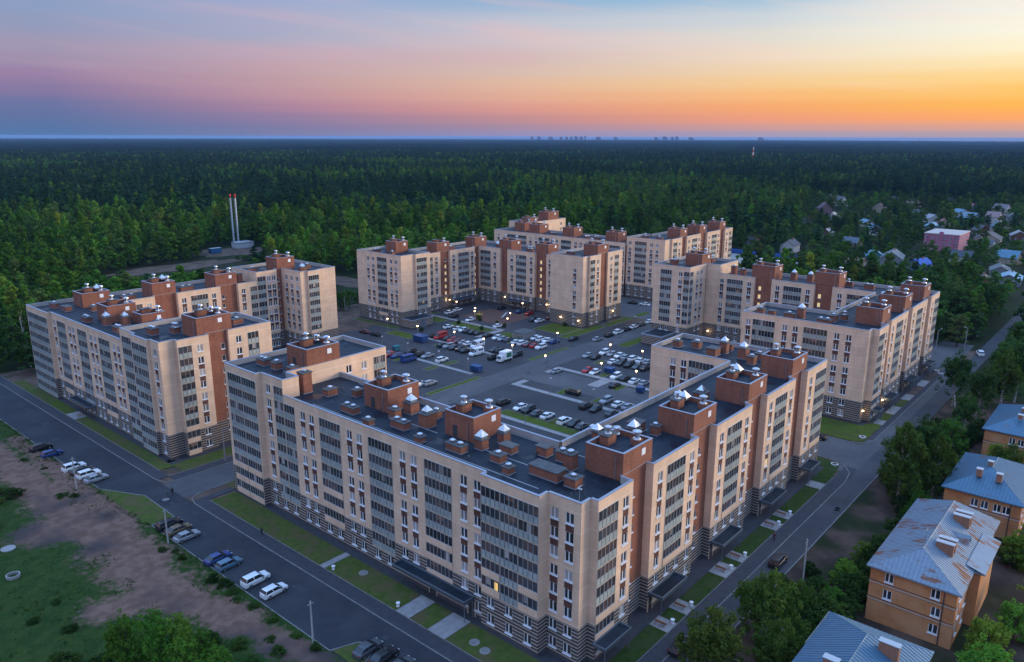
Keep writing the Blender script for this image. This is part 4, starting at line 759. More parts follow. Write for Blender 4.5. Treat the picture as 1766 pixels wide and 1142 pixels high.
CAR = {  # (stations of the lower body: x, half width, top z), greenhouse (base x rear/front, roof x rear/front), belt, roof
    's': dict(L=4.6, st=[(-2.3, .74, .78), (-2.18, .86, .96), (-1.5, .9, 1.0), (0.9, .9, .98), (1.15, .89, .94), (2.05, .85, .80), (2.3, .70, .64)], gh=(-1.95, 1.2, -1.15, 0.25), belt=.97, roof=1.46),
    'h': dict(L=4.3, st=[(-2.15, .74, .80), (-2.05, .87, 1.02), (-1.5, .9, 1.02), (0.9, .9, 1.0), (1.15, .89, .96), (1.95, .85, .84), (2.15, .70, .66)], gh=(-2.05, 1.15, -1.7, 0.25), belt=.99, roof=1.52),
    'u': dict(L=4.6, st=[(-2.3, .80, .85), (-2.2, .92, 1.12), (-1.5, .94, 1.14), (0.9, .94, 1.12), (1.15, .93, 1.08), (2.1, .89, .98), (2.3, .76, .78)], gh=(-2.2, 1.15, -1.85, 0.35), belt=1.11, roof=1.72),
    'e': dict(L=4.8, st=[(-2.4, .76, .80), (-2.28, .88, 1.0), (-1.5, .9, 1.02), (0.9, .9, 1.0), (1.15, .89, .95), (2.15, .85, .82), (2.4, .70, .66)], gh=(-2.3, 1.2, -2.0, 0.3), belt=.99, roof=1.5),
    'v': dict(L=5.6, st=[(-2.8, .94, .9), (-2.75, .98, 1.3), (-1.5, 1.0, 1.3), (1.6, 1.0, 1.3), (1.9, .98, 1.22), (2.55, .94, 1.02), (2.8, .84, .8)], gh=(-2.74, 2.05, -2.7, 1.3), belt=1.28, roof=2.45),
}
def car_geom(t):
    c = CAR[t]; bd = MB(); gl = MB()
    secs = []
    for x, hw, zt in c['st']:
        zb = 0.24; secs.append([(x, -hw * .92, zb), (x, -hw, zb + .25), (x, -hw, zt - .14), (x, -hw * .88, zt), (x, hw * .88, zt), (x, hw, zt - .14), (x, hw, zb + .25), (x, hw * .92, zb)])
    loft(bd, secs, 0)
    r0, f0, r1, f1 = c['gh']; zb, zt = c['belt'], c['roof']; w0, w1 = c['st'][2][1] * .92, c['st'][2][1] * .74
    if t == 'v': w1 = .88
    low = [(r0, -w0, zb - .03), (f0, -w0, zb - .03), (f0, w0, zb - .03), (r0, w0, zb - .03)]; hi = [(r1, -w1, zt - .06), (f1, -w1, zt - .06), (f1, w1, zt - .06), (r1, w1, zt - .06)]
    for k in range(4):
        j = (k + 1) % 4
        tgt = bd if (t == 'v' and k in (0, 2, 3)) else gl
        tgt.quad(low[k], low[j], hi[j], hi[k])
    # roof panel, slightly crowned
    rp = [(r1 - .06, -w1 - .02, zt - .07), (f1 + .06, -w1 - .02, zt - .07), (f1 + .06, w1 + .02, zt - .07), (r1 - .06, w1 + .02, zt - .07)]
    ri = [(r1 + .2, -w1 * .7, zt), (f1 - .15, -w1 * .7, zt), (f1 - .15, w1 * .7, zt), (r1 + .2, w1 * .7, zt)]
    for k in range(4): bd.quad(rp[k], rp[(k+1) % 4], ri[(k+1) % 4], ri[k])
    bd.quad(*ri)
    # pillars
    for s_ in (-1, 1):
        for (xa, xb) in ((f0, f1), ((f0 + r0) / 2 - .1, (f1 + r1) / 2 - .05), (r0, r1)):
            a, b_ = Vector((xa, s_ * (w0 + .008), zb - .02)), Vector((xb, s_ * (w1 + .008), zt - .06)); d = Vector((.05, 0, 0))
            bd.quad(tuple(a - d), tuple(a + d), tuple(b_ + d), tuple(b_ - d))
    if t == 'v':
        for s_ in (-1, 1): gl.quad((1.0, s_ * .985, 1.32), (1.75, s_ * .985, 1.32), (1.35, s_ * .935, 2.0), (1.0, s_ * .935, 2.0))
        for x in (-2.2, -1.1): 
            for s_ in (-1, 1): gl.quad((x, s_ * .975, 1.45), (x + .9, s_ * .975, 1.45), (x + .9, s_ * .93, 2.0), (x, s_ * .93, 2.0))
    return bd, gl, c
def wheel_mesh():
    m = MB(); n = 12; r = .33
    for y0, y1 in ((-.11, .11),):
        i = len(m.v)
        for y in (y0, y1):
            for k in range(n): a = 2 * math.pi * k / n; m.v.append((r * math.cos(a), y, r * math.sin(a)))
        for k in range(n): m.f.append((i + k, i + (k+1) % n, i + n + (k+1) % n, i + n + k)); m.m.append(0)
        m.f.append(tuple(i + k for k in range(n))); m.m.append(0); m.f.append(tuple(i + n + k for k in reversed(range(n)))); m.m.append(0)
    return m.mesh('wheel', tyre)
def rim_mesh():
    m = MB(); n = 10
    for y, s_ in ((-.118, 1), (.118, -1)): m.poly([(.2 * math.cos(2 * math.pi * k / n), y, s_ * .2 * math.sin(2 * math.pi * k / n)) for k in range(n)])
    return m.mesh('rim', rimm)
def box_mesh(name, b, mt):
    m = MB(); m.box(*b); return m.mesh(name, mt)
CARN = {'s': 'saloon car', 'h': 'hatchback', 'u': 'tall off-road car', 'e': 'estate car', 'v': 'panel van'}
NAMES = {'s': 'parked_car', 'h': 'parked_car', 'u': 'parked_car', 'e': 'parked_car', 'v': 'parked_van'}
def car(x, y, rz, t, colr, label, group, near=False, z=0.0):
    bd, gl, c = cached(('cg', t), lambda: car_geom(t)); name = NAMES[t]
    root = empty(name, (x, y, z), rz); tag(root, label, 'van' if t == 'v' else 'car', group)
    L2 = c['L'] / 2
    b = link('body', cached(('cb', t), lambda: bd.mesh('body', paint)), root); b.color = COLS[colr] + (1,)
    link('window_glass', cached(('cgm', t), lambda: gl.mesh('window_glass', carglass)), root)
    hw = c['st'][2][1]; zl = c['st'][-2][2]
    for sx in (-1, 1):
        for sy in (-1, 1):
            w = link('wheel', cached(('whl',), wheel_mesh), root, (sx * L2 * .62, sy * (hw - .1), .33))
            if near: link('rim', cached(('rim',), rim_mesh), w)
    if near:
        for sy in (-1, 1):
            link('headlight', cached(('hl',), lambda: box_mesh('headlight', (-.1, .1, -.16, .16, -.06, .08), lampw)), root, (L2 - .16, sy * (hw - .32), zl - .16))
            link('taillight', cached(('tl',), lambda: box_mesh('taillight', (-.08, .08, -.16, .16, -.08, .1), lampr)), root, (-L2 + .1, sy * (hw - .3), .82))
            link('mirror', cached(('mi',), lambda: box_mesh('mirror', (-.09, .09, -.1, .1, -.07, .07), carglass)), root, (.75, sy * (hw + .06), 1.02))
    return root
GL = 'cars parked along the left road'
# along the left road, nose to the road
for x, y, t, c_, a, lb in ((53.6, 188.6, 'u', 'k', 8, 'black off-road car, topmost of the cars parked along the left road'), (54.0, 183.2, 'h', 'b', 5, 'dark blue hatchback parked below the topmost black car on the left road'),
        (54.4, 171.6, 'u', 'w', 4, 'white off-road car, first of the four cars by the upper lamp post'), (54.8, 168.4, 's', 'k', 3, 'black saloon between two white cars by the upper lamp post'), (55.0, 165.4, 'u', 'w', 2, 'white off-road car, third of the four cars by the upper lamp post'), (55.2, 162.2, 's', 'g', 4, 'silver saloon, last of the four cars by the upper lamp post'),
        (55.9, 131.4, 'u', 'k', 3, 'black off-road car beside the lamp post below the crossing'), (56.2, 128.4, 's', 'o', 5, 'bronze saloon between a black and a silver car below the crossing'), (56.0, 125.0, 's', 'g', 2, 'silver saloon parked just below the bronze car'),
        (55.9, 113.9, 's', 'b', 4, 'dark blue saloon beside a teal car on the left road'), (56.1, 110.8, 'h', 't', 3, 'teal blue hatchback on the left road'), (56.5, 103.2, 'u', 'w', 2, 'white off-road car above the lowest white car of the left road'), (56.7, 98.2, 'h', 'w', 3, 'lowest white car on the left road, beside the grass edge'),
        (57.4, 75.9, 's', 'd', 4, 'dark grey saloon at the bottom edge, left of a black car'), (57.8, 72.9, 's', 'k', 3, 'black saloon at the bottom edge, right of a dark grey car'), (57.8, 69.6, 's', 'd', 3, 'dark car cut off by the bottom edge of the picture')):
    car(x, y, R(a), t, c_, lb, GL, True)
# rows in the courtyard (x of the row, where it is, cars as y / colour / type)
ROWS = [
 (146.7, 'the grass strip nearest front block', [(129.4, 'k', 'u'), (123.6, 'w', 's'), (120.6, 'k', 'u'), (117.4, 'd', 's'), (114.2, 'w', 's'), (108.6, 'w', 'u'), (105.8, 'k', 's'), (103.1, 'd', 's'), (100.2, 'w', 's')]),
 (157.6, 'the first walkway left of the crossing', [(188.6, 'r', 's'), (185.6, 'b', 'h'), (179.4, 'b', 'v')]),
 (164.2, 'far side of first left walkway', [(186.0, 'k', 'u'), (181.2, 'k', 'u'), (178.2, 'g', 's'), (171.2, 'w', 'u')]),
 (159.2, 'the near walkway right of the crossing', [(111.0, 'k', 'u'), (107.8, 'k', 's'), (102.8, 'd', 's')]),
 (166.0, 'far side of near right walkway', [(109.4, 'g', 'u'), (105.4, 'w', 's'), (102.4, 'g', 's')]),
 (177.2, 'near side of second left walkway', [(184.2, 'k', 's'), (181.4, 'g', 'u'), (178.6, 'k', 's'), (175.8, 'k', 'u'), (173.0, 'k', 's'), (168.2, 'w', 'v'), (160.6, 'k', 'u')]),
 (184.4, 'far side of second left walkway', [(195.6, 'k', 's'), (192.4, 'r', 'v'), (189.2, 'k', 's'), (186.5, 'r', 's'), (183.9, 'm', 's'), (181.2, 'g', 's'), (178.4, 'w', 's'), (174.6, 'w', 'v'), (166.4, 'k', 's'), (163.7, 'k', 'u'), (159.8, 'k', 's'), (157.1, 'k', 'u')]),
 (179.2, 'near side of second right walkway', [(136.2, 'g', 's'), (115.0, 'k', 's')]),
 (186.2, 'far side of second right walkway', [(129.6, 'r', 's'), (126.8, 'w', 's'), (119.4, 'w', 'u'), (116.3, 'k', 's'), (112.9, 'w', 's'), (109.8, 'g', 's')]),
 (197.2, 'the long left row before the playground', [(201.3, 'w', 's'), (196.4, 'w', 's'), (193.7, 'w', 's'), (191.0, 'k', 's'), (188.4, 'k', 's'), (185.8, 'k', 's'), (181.4, 'k', 's'), (176.8, 'w', 's'), (174.2, 'g', 's'), (171.6, 'd', 's'), (167.6, 'w', 's'), (165.0, 'w', 'u'), (162.4, 'm', 's'), (159.8, 'r', 's'), (157.0, 'w', 'u')]),
 (199.2, 'the long right row across the crossing', [(139.0, 'g', 's'), (136.0, 'k', 's'), (128.7, 'w', 's'), (125.9, 'k', 's'), (122.8, 'k', 'u'), (120.0, 'd', 's'), (117.2, 'k', 's')]),
 (205.8, 'the farthest left row, beside a low green', [(166.2, 'w', 's'), (163.5, 'w', 'u'), (160.7, 'w', 's'), (157.9, 'b', 's')]),
 (206.2, 'the farthest right row before the right block', [(136.9, 'w', 'u'), (134.0, 'g', 's'), (131.2, 'w', 's'), (128.5, 'g', 's'), (125.6, 'w', 'u'), (122.8, 'w', 's'), (120.0, 'g', 's')]),
 (210.4, 'the near edge of the playground', [(212.2, 'k', 's'), (203.2, 'w', 's'), (188.0, 'w', 's')]),
 (234.6, 'the lane in front of the middle block', [(207.9, 'k', 's'), (197.6, 'b', 's'), (192.8, 'r', 's'), (181.8, 'm', 's')]),
 (227.0, 'the gable lawn of the middle block', [(184.4, 'k', 's'), (181.6, 'w', 's')])]
side = ['left', 'left']
for rx, where, cs in ROWS:
    seen = {}
    for k, (y, c_, t) in enumerate(cs):
        nm = {'s': 'saloon', 'h': 'hatchback', 'u': 'off-road car', 'v': 'van'}[t]
        lb = '%s %s, %s from left, row at %s' % (CN[c_], nm, ordinal(k), where)
        car(rx + rnd.uniform(-.35, .35), y, R(rnd.choice([0, 180]) + rnd.uniform(-3, 3)), t, c_, lb, 'cars parked in the courtyard')
for k, (x, c_, t) in enumerate(((218.9, 'g', 's'), (226.4, 'k', 's'), (232.4, 'w', 'u'), (238.0, 'k', 's'), (243.0, 'w', 's'), (248.2, 'd', 's'), (254.4, 'w', 's'))):
    car(x, 148.6, R(rnd.uniform(-2, 2)), t, c_, '%s car parked along the cross street, %s counting away from the crossing' % (CN[c_], ordinal(k)), 'cars along the cross street')
car(213.6, 161.8 - 6.5, R(180), 's', 'k', 'black saloon standing alone at the lawn corner before the middle block', 'cars parked in the courtyard')
car(145.4, 156.6, R(2), 'e', 'g', 'silver estate car standing alone behind the left stair head of the front roof', 'cars parked in the courtyard'); car(141.4, 157.8, R(2), 's', 'w', 'white saloon half hidden by the stair head of the front roof', 'cars parked in the courtyard')
car(171.4, 213.0, R(88), 's', 'k', 'black saloon on the lane left of the middle block, nearer the gable', 'cars parked in the courtyard'); car(171.2, 219.0, R(90), 'e', 'm', 'dark maroon estate on the lane left of the middle block', 'cars parked in the courtyard')
car(214.2, 218.4, R(4), 's', 'w', 'white saloon before the inner corner of the middle block, nearer one', 'cars parked in the courtyard'); car(220.2, 219.4, R(4), 's', 'w', 'white saloon before the inner corner of the middle block, farther one', 'cars parked in the courtyard')
car(280, 172.6, R(90), 's', 'k', 'black saloon between the middle and the rear block', 'cars behind the middle block'); car(280.4, 166.6, R(90), 's', 'w', 'white saloon between the middle and the rear block', 'cars behind the middle block')
car(117.4, 41.6, R(0), 'u', 'k', 'dark off-road car driving on the right road beside the front block', 'cars on the right road', True)
car(178.2, 57.0, R(90), 's', 'k', 'black saloon waiting in the side street between front and right block', 'cars on the right road', True)
car(287.6, 42.2, R(20), 'u', 'w', 'white off-road car at the far junction of the right road', 'cars on the right road')
car(86.6, 43.1, R(0), 's', 'k', 'black car half hidden under a roadside tree at the bottom', 'cars on the right road', True)
car(121.0, 3.8, R(75), 'v', 'w', 'white van beside the rust-streaked yellow house at the right edge', 'cars on the right road', True)
car(272, 58, R(90), 's', 'b', 'dark blue car in the yard behind the right block', 'cars on the right road')
# box lorry
car(166.0, 120.4, R(90), 'u', 'k', 'dark off-road car alone beside the near right walkway', 'cars parked in the courtyard')
lr = empty('box_lorry', (177.8, 156.4, 0), R(180)); tag(lr, 'white box lorry with a green patch beside the cross street', 'lorry')
m = MB(); m.box(-2.6, 1.3, -1.15, 1.15, .85, 3.3); m.build('cargo_box', white, lr); m = MB(); m.box(-2.2, .2, -1.165, 1.165, 1.3, 2.9); m.build('green_sign', mat('green_vinyl', (0.03, 0.16, 0.10), 0.5), lr)
m = MB(); loft(m, [[(1.4, -1, .5), (1.4, 1, .5), (1.4, 1, 2.2), (1.4, -1, 2.2)], [(2.6, -1, .5), (2.6, 1, .5), (2.4, .95, 2.2), (2.4, -.95, 2.2)], [(2.9, -.95, .5), (2.9, .95, .5), (2.85, .9, 1.25), (2.85, -.9, 1.25)]], 0); ob = m.build('cab', paint, lr); ob.color = COLS['w'] + (1,)
m = MB(); m.quad((2.87, -.85, 1.3), (2.87, .85, 1.3), (2.46, .8, 2.1), (2.46, -.8, 2.1)); m.build('windscreen', carglass, lr); m = MB(); m.box(-2.6, 2.6, -.5, .5, .5, .85); m.build('chassis', tyre, lr)
for sx in (-1.7, 2.0):
    for sy in (-1, 1): link('wheel', cached(('whl',), wheel_mesh), lr, (sx, sy * 1.0, .4)).scale = (1.2, 1.4, 1.2)
# waste containers
bluep = mat('blue_container', (0.02, 0.06, 0.17), 0.55, var=(0.03, 0.08, 0.2), vscale=1.5); tealp = mat('teal_container', (0.03, 0.14, 0.17), 0.55)
for x, y, lx, ly, h, mt_, lb in ((163.0, 191.8, 2.4, 1.6, 1.7, tealp, 'teal waste container at the left end of the first walkway'), (176.6, 194.6, 3.0, 5.0, 2.2, bluep, 'large blue waste container at the left end of the second walkway'), (163.8, 155.6, 2.2, 3.4, 1.8, bluep, 'blue waste container at the crossing end of the first walkway'), (189.4, 123.8, 2.4, 2.6, 1.6, bluep, 'blue waste container between parked cars right of the crossing'), (179.6, 106.8, 1.8, 2.0, 1.6, bluep, 'blue waste container partly hidden by the rear gable of the front block')):
    r_ = empty('waste_container', (x, y, 0.02)); tag(r_, lb, 'waste container', 'waste containers in the courtyard')
    m = MB(); m.v += [(-lx*.42, -ly/2, .2), (lx*.42, -ly/2, .2), (lx*.42, ly/2, .2), (-lx*.42, ly/2, .2), (-lx/2, -ly/2, h), (lx/2, -ly/2, h), (lx/2, ly/2, h), (-lx/2, ly/2, h)]
    for f in ((0, 1, 5, 4), (1, 2, 6, 5), (2, 3, 7, 6), (3, 0, 4, 7), (3, 2, 1, 0)): m.f.append(f); m.m.append(0)
    m.build('bin_body', mt_, r_)
    for k in range(5): yy = -ly/2 + ly * (k + .5) / 5; link('rib', cached(('rib', h, lx), lambda: box_mesh('rib', (-lx/2 - .05, -lx/2 + .03, -.06, .06, .3, h), mt_)), r_, (0, yy, 0))
    m = MB(); m.box(-lx/2 - .06, lx/2 + .06, -ly/2 - .06, ly/2 + .06, h, h + .1); m.build('lid', mt_, r_)
# bin shelter: dark slatted cage on the lawn before the middle block
sh = empty('bin_shelter', (204.2, 170.4, 0.02)); tag(sh, 'dark slatted bin shelter on the green before the middle block', 'shelter')
m = MB()
for k in range(12): m.box(-3.2 + k*.58, -3.0 + k*.58, -2.6, -2.5, .1, 2.4); m.box(-3.2 + k*.58, -3.0 + k*.58, 2.5, 2.6, .1, 2.4)
for k in range(9): m.box(-3.2, -3.1, -2.5 + k*.6, -2.3 + k*.6, .1, 2.4)
m.build('slats', frame_m, sh); m = MB(); m.box(-3.5, 3.5, -2.9, 2.9, 2.45, 2.6); m.build('roof', capm, sh)
# ------------------------------------------------------------------ street lamps and poles
polem = mat('lamp_pole', (0.30, 0.31, 0.33), 0.5, metal=0.4); conc_pole = mat('concrete_pole', (0.42, 0.40, 0.38), 0.85, var=(0.34, 0.33, 0.31), vscale=2)
glow = mat('lamp_glow', (1, 0.8, 0.55), 0.4, emit=(1.0, 0.60, 0.28), estr=8.0)
def lamp_post(x, y, h, on, label, group):
    r_ = empty('street_lamp', (x, y, 0.02)); tag(r_, label, 'street lamp', group)
    link('pole', cached(('lp_p', h), lambda: (lambda m: (m.cyl(0, 0, 0, h, .075, .045, 8), m.cyl(0, 0, 0, .5, .13, .12, 8), m.mesh('pole', polem))[-1])(MB())), r_)
    link('lamp_head', cached(('lp_h',), lambda: (lambda m: (m.cyl(0, 0, 0, .1, .12, .3, 10), m.cyl(0, 0, .1, .2, .3, .06, 10), m.mesh('lamp_head', polem))[-1])(MB())), r_, (0, 0, h + .28))
    def bulb():
        m = MB(); m.cyl(0, 0, -.2, 0, .12, .27, 10); m.cyl(0, 0, 0, .24, .27, .27, 10); m.poly([(.1 * math.cos(-k * .628), .1 * math.sin(-k * .628), -.16) for k in range(10)]); return m
    link('lamp_glass', cached(('lp_b', on), lambda: bulb().mesh('lamp_glass', glow if on else white)), r_, (0, 0, h + .1))
    if on:
        ld = bpy.data.lights.new('lamp_light', 'POINT'); ld.energy = 42; ld.color = (1.0, 0.72, 0.42); ld.shadow_soft_size = 0.25
        lo = bpy.data.objects.new('lamp_light', ld); COL.objects.link(lo); lo.parent = r_; lo.location = (0, 0, h - .35)
lamps = [(178.6, 214.6, 'beside the gable of the middle block, above the lane'), (178.4, 198.0, 'by the annexe of the middle block'), (217.0, 216.8, 'before the inner corner of the middle block'), (213.2, 202.8, 'at the left edge of the playground'), (209.2, 199.3, 'at the near left corner of the playground'), (232.6, 194.8, 'at the far right of the playground'), (215.8, 186.9, 'at the near right corner of the playground'), (208.2, 181.6, 'at the end of the third walkway'), (181.0, 182.2, 'on the second left walkway, left one'), (181.0, 168.4, 'on the second left walkway, middle one'), (181.0, 155.8, 'at the crossing end of the second left walkway'), (203.4, 154.6, 'among white cars of the farthest left row'), (178.5, 140.2, 'at the corner of the crossing, before the second right walkway'), (202.6, 132.4, 'between the two farthest right rows, left one'), (202.8, 120.5, 'between the two farthest right rows, right one'), (183.2, 122.7, 'on the second right walkway beside a blue container'), (183.2, 110.6, 'on the second right walkway near the rear gable')]
for x, y, lb in lamps: lamp_post(x, y, 4.6, True, 'lit street lamp ' + lb, 'lit lamps of the courtyard')
for x, y, lb in ((160.8, 196.3, 'at the left end of the first walkway'), (160.8, 183.5, 'on the first left walkway, left one'), (160.8, 168.9, 'on the first left walkway, middle one'), (160.8, 156.2, 'at the crossing end of the first left walkway'), (136.6, 150.4, 'at the end of the long grass strip behind the front roof'), (161.9, 125.2, 'on the near right walkway, left one'), (161.9, 110.6, 'on the near right walkway, right one'), (139.7, 115.8, 'behind the parapet of the front block, left one'), (139.7, 98.3, 'behind the parapet of the front block, right one')): lamp_post(x, y, 4.4, False, 'unlit street lamp ' + lb, 'unlit lamps of the courtyard')
def tall_pole(x, y, h, label, name='utility_pole', mt_=None, arm=None, lean=0):
    r_ = empty(name, (x, y, 0)); tag(r_, label, 'pole', 'poles along the roads')
    m = MB(); m.cyl(0, 0, -.1, h, .17, .11, 8); m.build('shaft', mt_ or conc_pole, r_)
    if arm:
        m = MB(); m.tube((0, 0, h - .1), (arm[0], arm[1], h + .35), .05, .04, 6); m.build('arm', polem, r_)
        m = MB(); m.box(arm[0] - .4, arm[0] + .4, arm[1] - .16, arm[1] + .16, h + .28, h + .4); m.build('lamp_head', polem, r_)
    else:
        m = MB(); m.box(-.5, .5, -.05, .05, h - .5, h - .4); m.build('crossarm', polem, r_)
    r_.rotation_euler = (R(lean), 0, 0)
tall_pole(50.8, 160.6, 7.2, 'pale concrete pole beside four parked cars, upper one on the left'); tall_pole(52.9, 125.6, 6.9, 'pale concrete pole beside the bronze car on the left road'); tall_pole(53.3, 83.0, 7.0, 'pale concrete pole at the bottom of the left road')
tall_pole(78.0, 151.0, 7.6, 'thin grey lamp post in the lane between left and front block', 'street_lamp', polem, (0, -1.2))
tall_pole(115.4, 36.6, 7.4, 'grey concrete pole beside the right road'); tall_pole(94.5, 34.1, 7.4, 'concrete pole among the trees at the bottom right'); tall_pole(162.0, 27.5, 8.0, 'pale pole below the tall birches near the junction'); tall_pole(209.4, 33.5, 8, 'leaning pole in the dark verge beyond the right road', lean=-9)
tall_pole(279.7, 53.9, 8.0, 'curved lamp post by the far corner of the right block', 'street_lamp', polem, (1.6, -.6)); tall_pole(290.6, 47.4, 8.0, 'lamp post with double arm at the far junction', 'street_lamp', polem, (-1.6, .6)); tall_pole(176.0, 84.6, 7.6, 'grey lamp post in the side street before the right block', 'street_lamp', polem, (1.2, 0)); tall_pole(187.0, 62.0, 7.0, 'lamp post on the lawn before the lit corner of the right block', 'street_lamp', polem, (-1.2, 0))
# wall lamps, lit, on the middle and right blocks (parts of their building)
def wall_lamp(b, x, y, z):
    o = link('wall_lamp', cached(('wl',), lambda: (lambda m: (m.box(-.18, .18, -.18, .18, -.12, .12), m.mesh('wall_lamp', glow))[-1])(MB())), b, (x - b.location.x, y - b.location.y, z))
    ld = bpy.data.lights.new('lamp_light', 'POINT'); ld.energy = 30; ld.color = (1.0, 0.72, 0.34); ld.shadow_soft_size = 0.2
    lo = bpy.data.objects.new('lamp_light', ld); COL.objects.link(lo); lo.parent = o; lo.location = (-.45, -.45, -.1)
for x, y, z in ((228.7, 172.5, 3.2), (228.7, 164.2, 3.0), (249.6, 162.5, 3.6), (240.2, 211.0, 4.0), (239.7, 188.0, 4.0), (221, 224.9, 3.8)): wall_lamp(C, x, y, z)
for x, y, z in ((195.6, 51.9, 3.4), (208.9, 51.0, 3.0), (246, 120, 3.2)): wall_lamp(E_, x, y, z)
# ------------------------------------------------------------------ benches, bins, small things
wood = mat('bench_wood', (0.22, 0.085, 0.04), 0.6)
def bench(x, y, rz, lb):
    r_ = empty('bench', (x, y, 0.1), rz); tag(r_, lb, 'bench', 'benches at the entrances')
    for k in range(3): link('slat', cached(('bs',), lambda: box_mesh('slat', (-.9, .9, -.06, .06, .42, .47), wood)), r_, (0, -.16 + k * .16, 0))
    for k in range(2): link('slat', cached(('bs',), lambda: box_mesh('slat', (-.9, .9, -.06, .06, .42, .47), wood)), r_, (0, .3, .2 + k * .18))
    for s_ in (-1, 1): link('leg', cached(('bl',), lambda: box_mesh('leg', (-.04, .04, -.22, .32, 0, .42), frame_m)), r_, (s_ * .75, 0, 0))
def urn(x, y, lb):
    r_ = empty('litter_bin', (x, y, 0.1)); tag(r_, lb, 'litter bin', 'white litter bins at the entrances')
    m = MB(); m.cyl(0, 0, 0, .12, .26, .26, 10); m.cyl(0, 0, .12, .62, .2, .3, 10, cap=False); m.build('bin_body', white, r_); m = MB(); m.cyl(0, 0, .6, .66, .33, .33, 10); m.build('rim', white, r_)
pads = [('nearest the front corner', 90.2), ('second from the front corner', 96.0), ('third from the front corner', 109.8), ('fourth from the front corner', 115.2), ('fifth from the front corner', 129.8), ('sixth from the front corner', 135.2)]
for nm, x in pads:
    bench(x - .6, 48.0, R(90), 'brown slatted bench on the paved entrance %s along the right side' % nm); urn(x + .9, 46.9, 'white litter bin on the paved entrance %s along the right side' % nm)
urn(67.2, 80.8, 'white litter bin beside the left door path of the long front'); urn(67.0, 99.0 - 2.2, 'white litter bin on the lawn of the long front, higher up')
bench(68.0, 204.3, R(0), 'pale bench on the entrance path of the left block')
for x, y, lb in ((164.8, 48.2, 'white round planter on the lawn at the near corner of the junction'), (185.4, 48.6, 'white round planter on the lawn at the far corner of the junction'), (257.5, 48.6, 'white round planter at the far end of the right block'), (254.8, 46.9, 'white planter box nearest the right road beyond the right block'), (258.4, 157.6, 'white planter on the lawn tip beside the cross street')):
    r_ = empty('planter', (x, y, 0.1)); tag(r_, lb, 'planter', 'white planters on the lawns'); m = MB(); m.cyl(0, 0, 0, .42, .62, .78, 14, cap=False); m.cyl(0, 0, .42, .43, .78, .62, 14, cap=False); m.build('bowl', white, r_); m = MB(); m.cyl(0, 0, 0, .34, .6, .6, 12); m.build('soil', soil, r_)
# concrete well rings and slabs in the field
for x, y, k, lb in ((31.2, 133.8, 0, 'pale concrete well ring lying in the grass at the left edge'), (33.6, 144.2, 1, 'round pale concrete slab in the grass above the well ring')):
    r_ = empty('concrete_ring', (x, y, .36)); tag(r_, lb, 'concrete ring'); m = MB()
    if k == 0:
        m.cyl(0, 0, 0, .5, 1.05, 1.05, 20, cap=False); m.cyl(0, 0, 0, .5, .85, .85, 20, cap=False)
        for q in range(20):
            a, b_ = 2*math.pi*q/20, 2*math.pi*(q+1)/20; m.quad((1.05*math.cos(a), 1.05*math.sin(a), .5), (1.05*math.cos(b_), 1.05*math.sin(b_), .5), (.85*math.cos(b_), .85*math.sin(b_), .5), (.85*math.cos(a), .85*math.sin(a), .5))
    else: m.cyl(0, 0, .05, .22, 1.15, 1.15, 20)
    m.build('ring', concrete, r_)
for x, y, r_, lb in ((60.6, 142.6, .5, 'manhole ring at the crossing beside two walkers'), (68.6, 66.0, .6, 'manhole cover on the long front lawn, left of two'), (68.2, 63.6, .6, 'manhole cover on the long front lawn, right of two'), (69.6, 92.2, .6, 'manhole cover on the lawn below the middle balconies')):
    o = empty('manhole', (x, y, .1)); tag(o, lb, 'manhole', 'manholes'); m = MB(); m.cyl(0, 0, 0, .06, r_ * 1.3, r_ * 1.25, 16); m.build('collar', concrete, o); m = MB(); m.cyl(0, 0, .06, .09, r_, r_, 16); m.build('cover', kerbm, o)
# playground frames
for x, y, k, lb in ((218, 205, 0, 'small yellow climbing frame on the left of the playground'), (224, 197, 1, 'small pale slide in the middle of the playground'), (221, 192, 2, 'low red seesaw at the near edge of the playground')):
    r_ = empty('play_equipment', (x, y, .03)); tag(r_, lb, 'play equipment'); m = MB()
    if k == 0:
        for a in (-1, 1):
            for b_ in (-1, 1): m.cyl(a, b_, 0, 2.4, .06, .06, 6)
        m.box(-1.05, 1.05, -1.05, 1.05, 1.1, 1.2); m.box(-1.05, 1.05, -.05, .05, 2.3, 2.4); mt_ = mat('yellow_paint', (0.5, 0.33, 0.03), 0.5)
    elif k == 1:
        m.quad((-1.6, -.35, .2), (1.2, -.35, 1.7), (1.2, .35, 1.7), (-1.6, .35, .2)); m.box(1.2, 2.0, -.4, .4, 1.6, 1.7)
        for a in (1.25, 1.95):
            for b_ in (-.35, .35): m.cyl(a, b_, 0, 2.5, .05, .05, 6)
        mt_ = frame_m
    else:
        m.tube((-1.5, 0, .4), (1.5, 0, .8), .08, .08, 6); m.cyl(0, 0, 0, .6, .15, .1, 8); m.box(-1.5, -1.2, -.25, .25, .42, .5); m.box(1.2, 1.5, -.25, .25, .78, .86); mt_ = mat('red_paint', (0.4, 0.04, 0.03), 0.5)
    m.build('frame', mt_, r_)
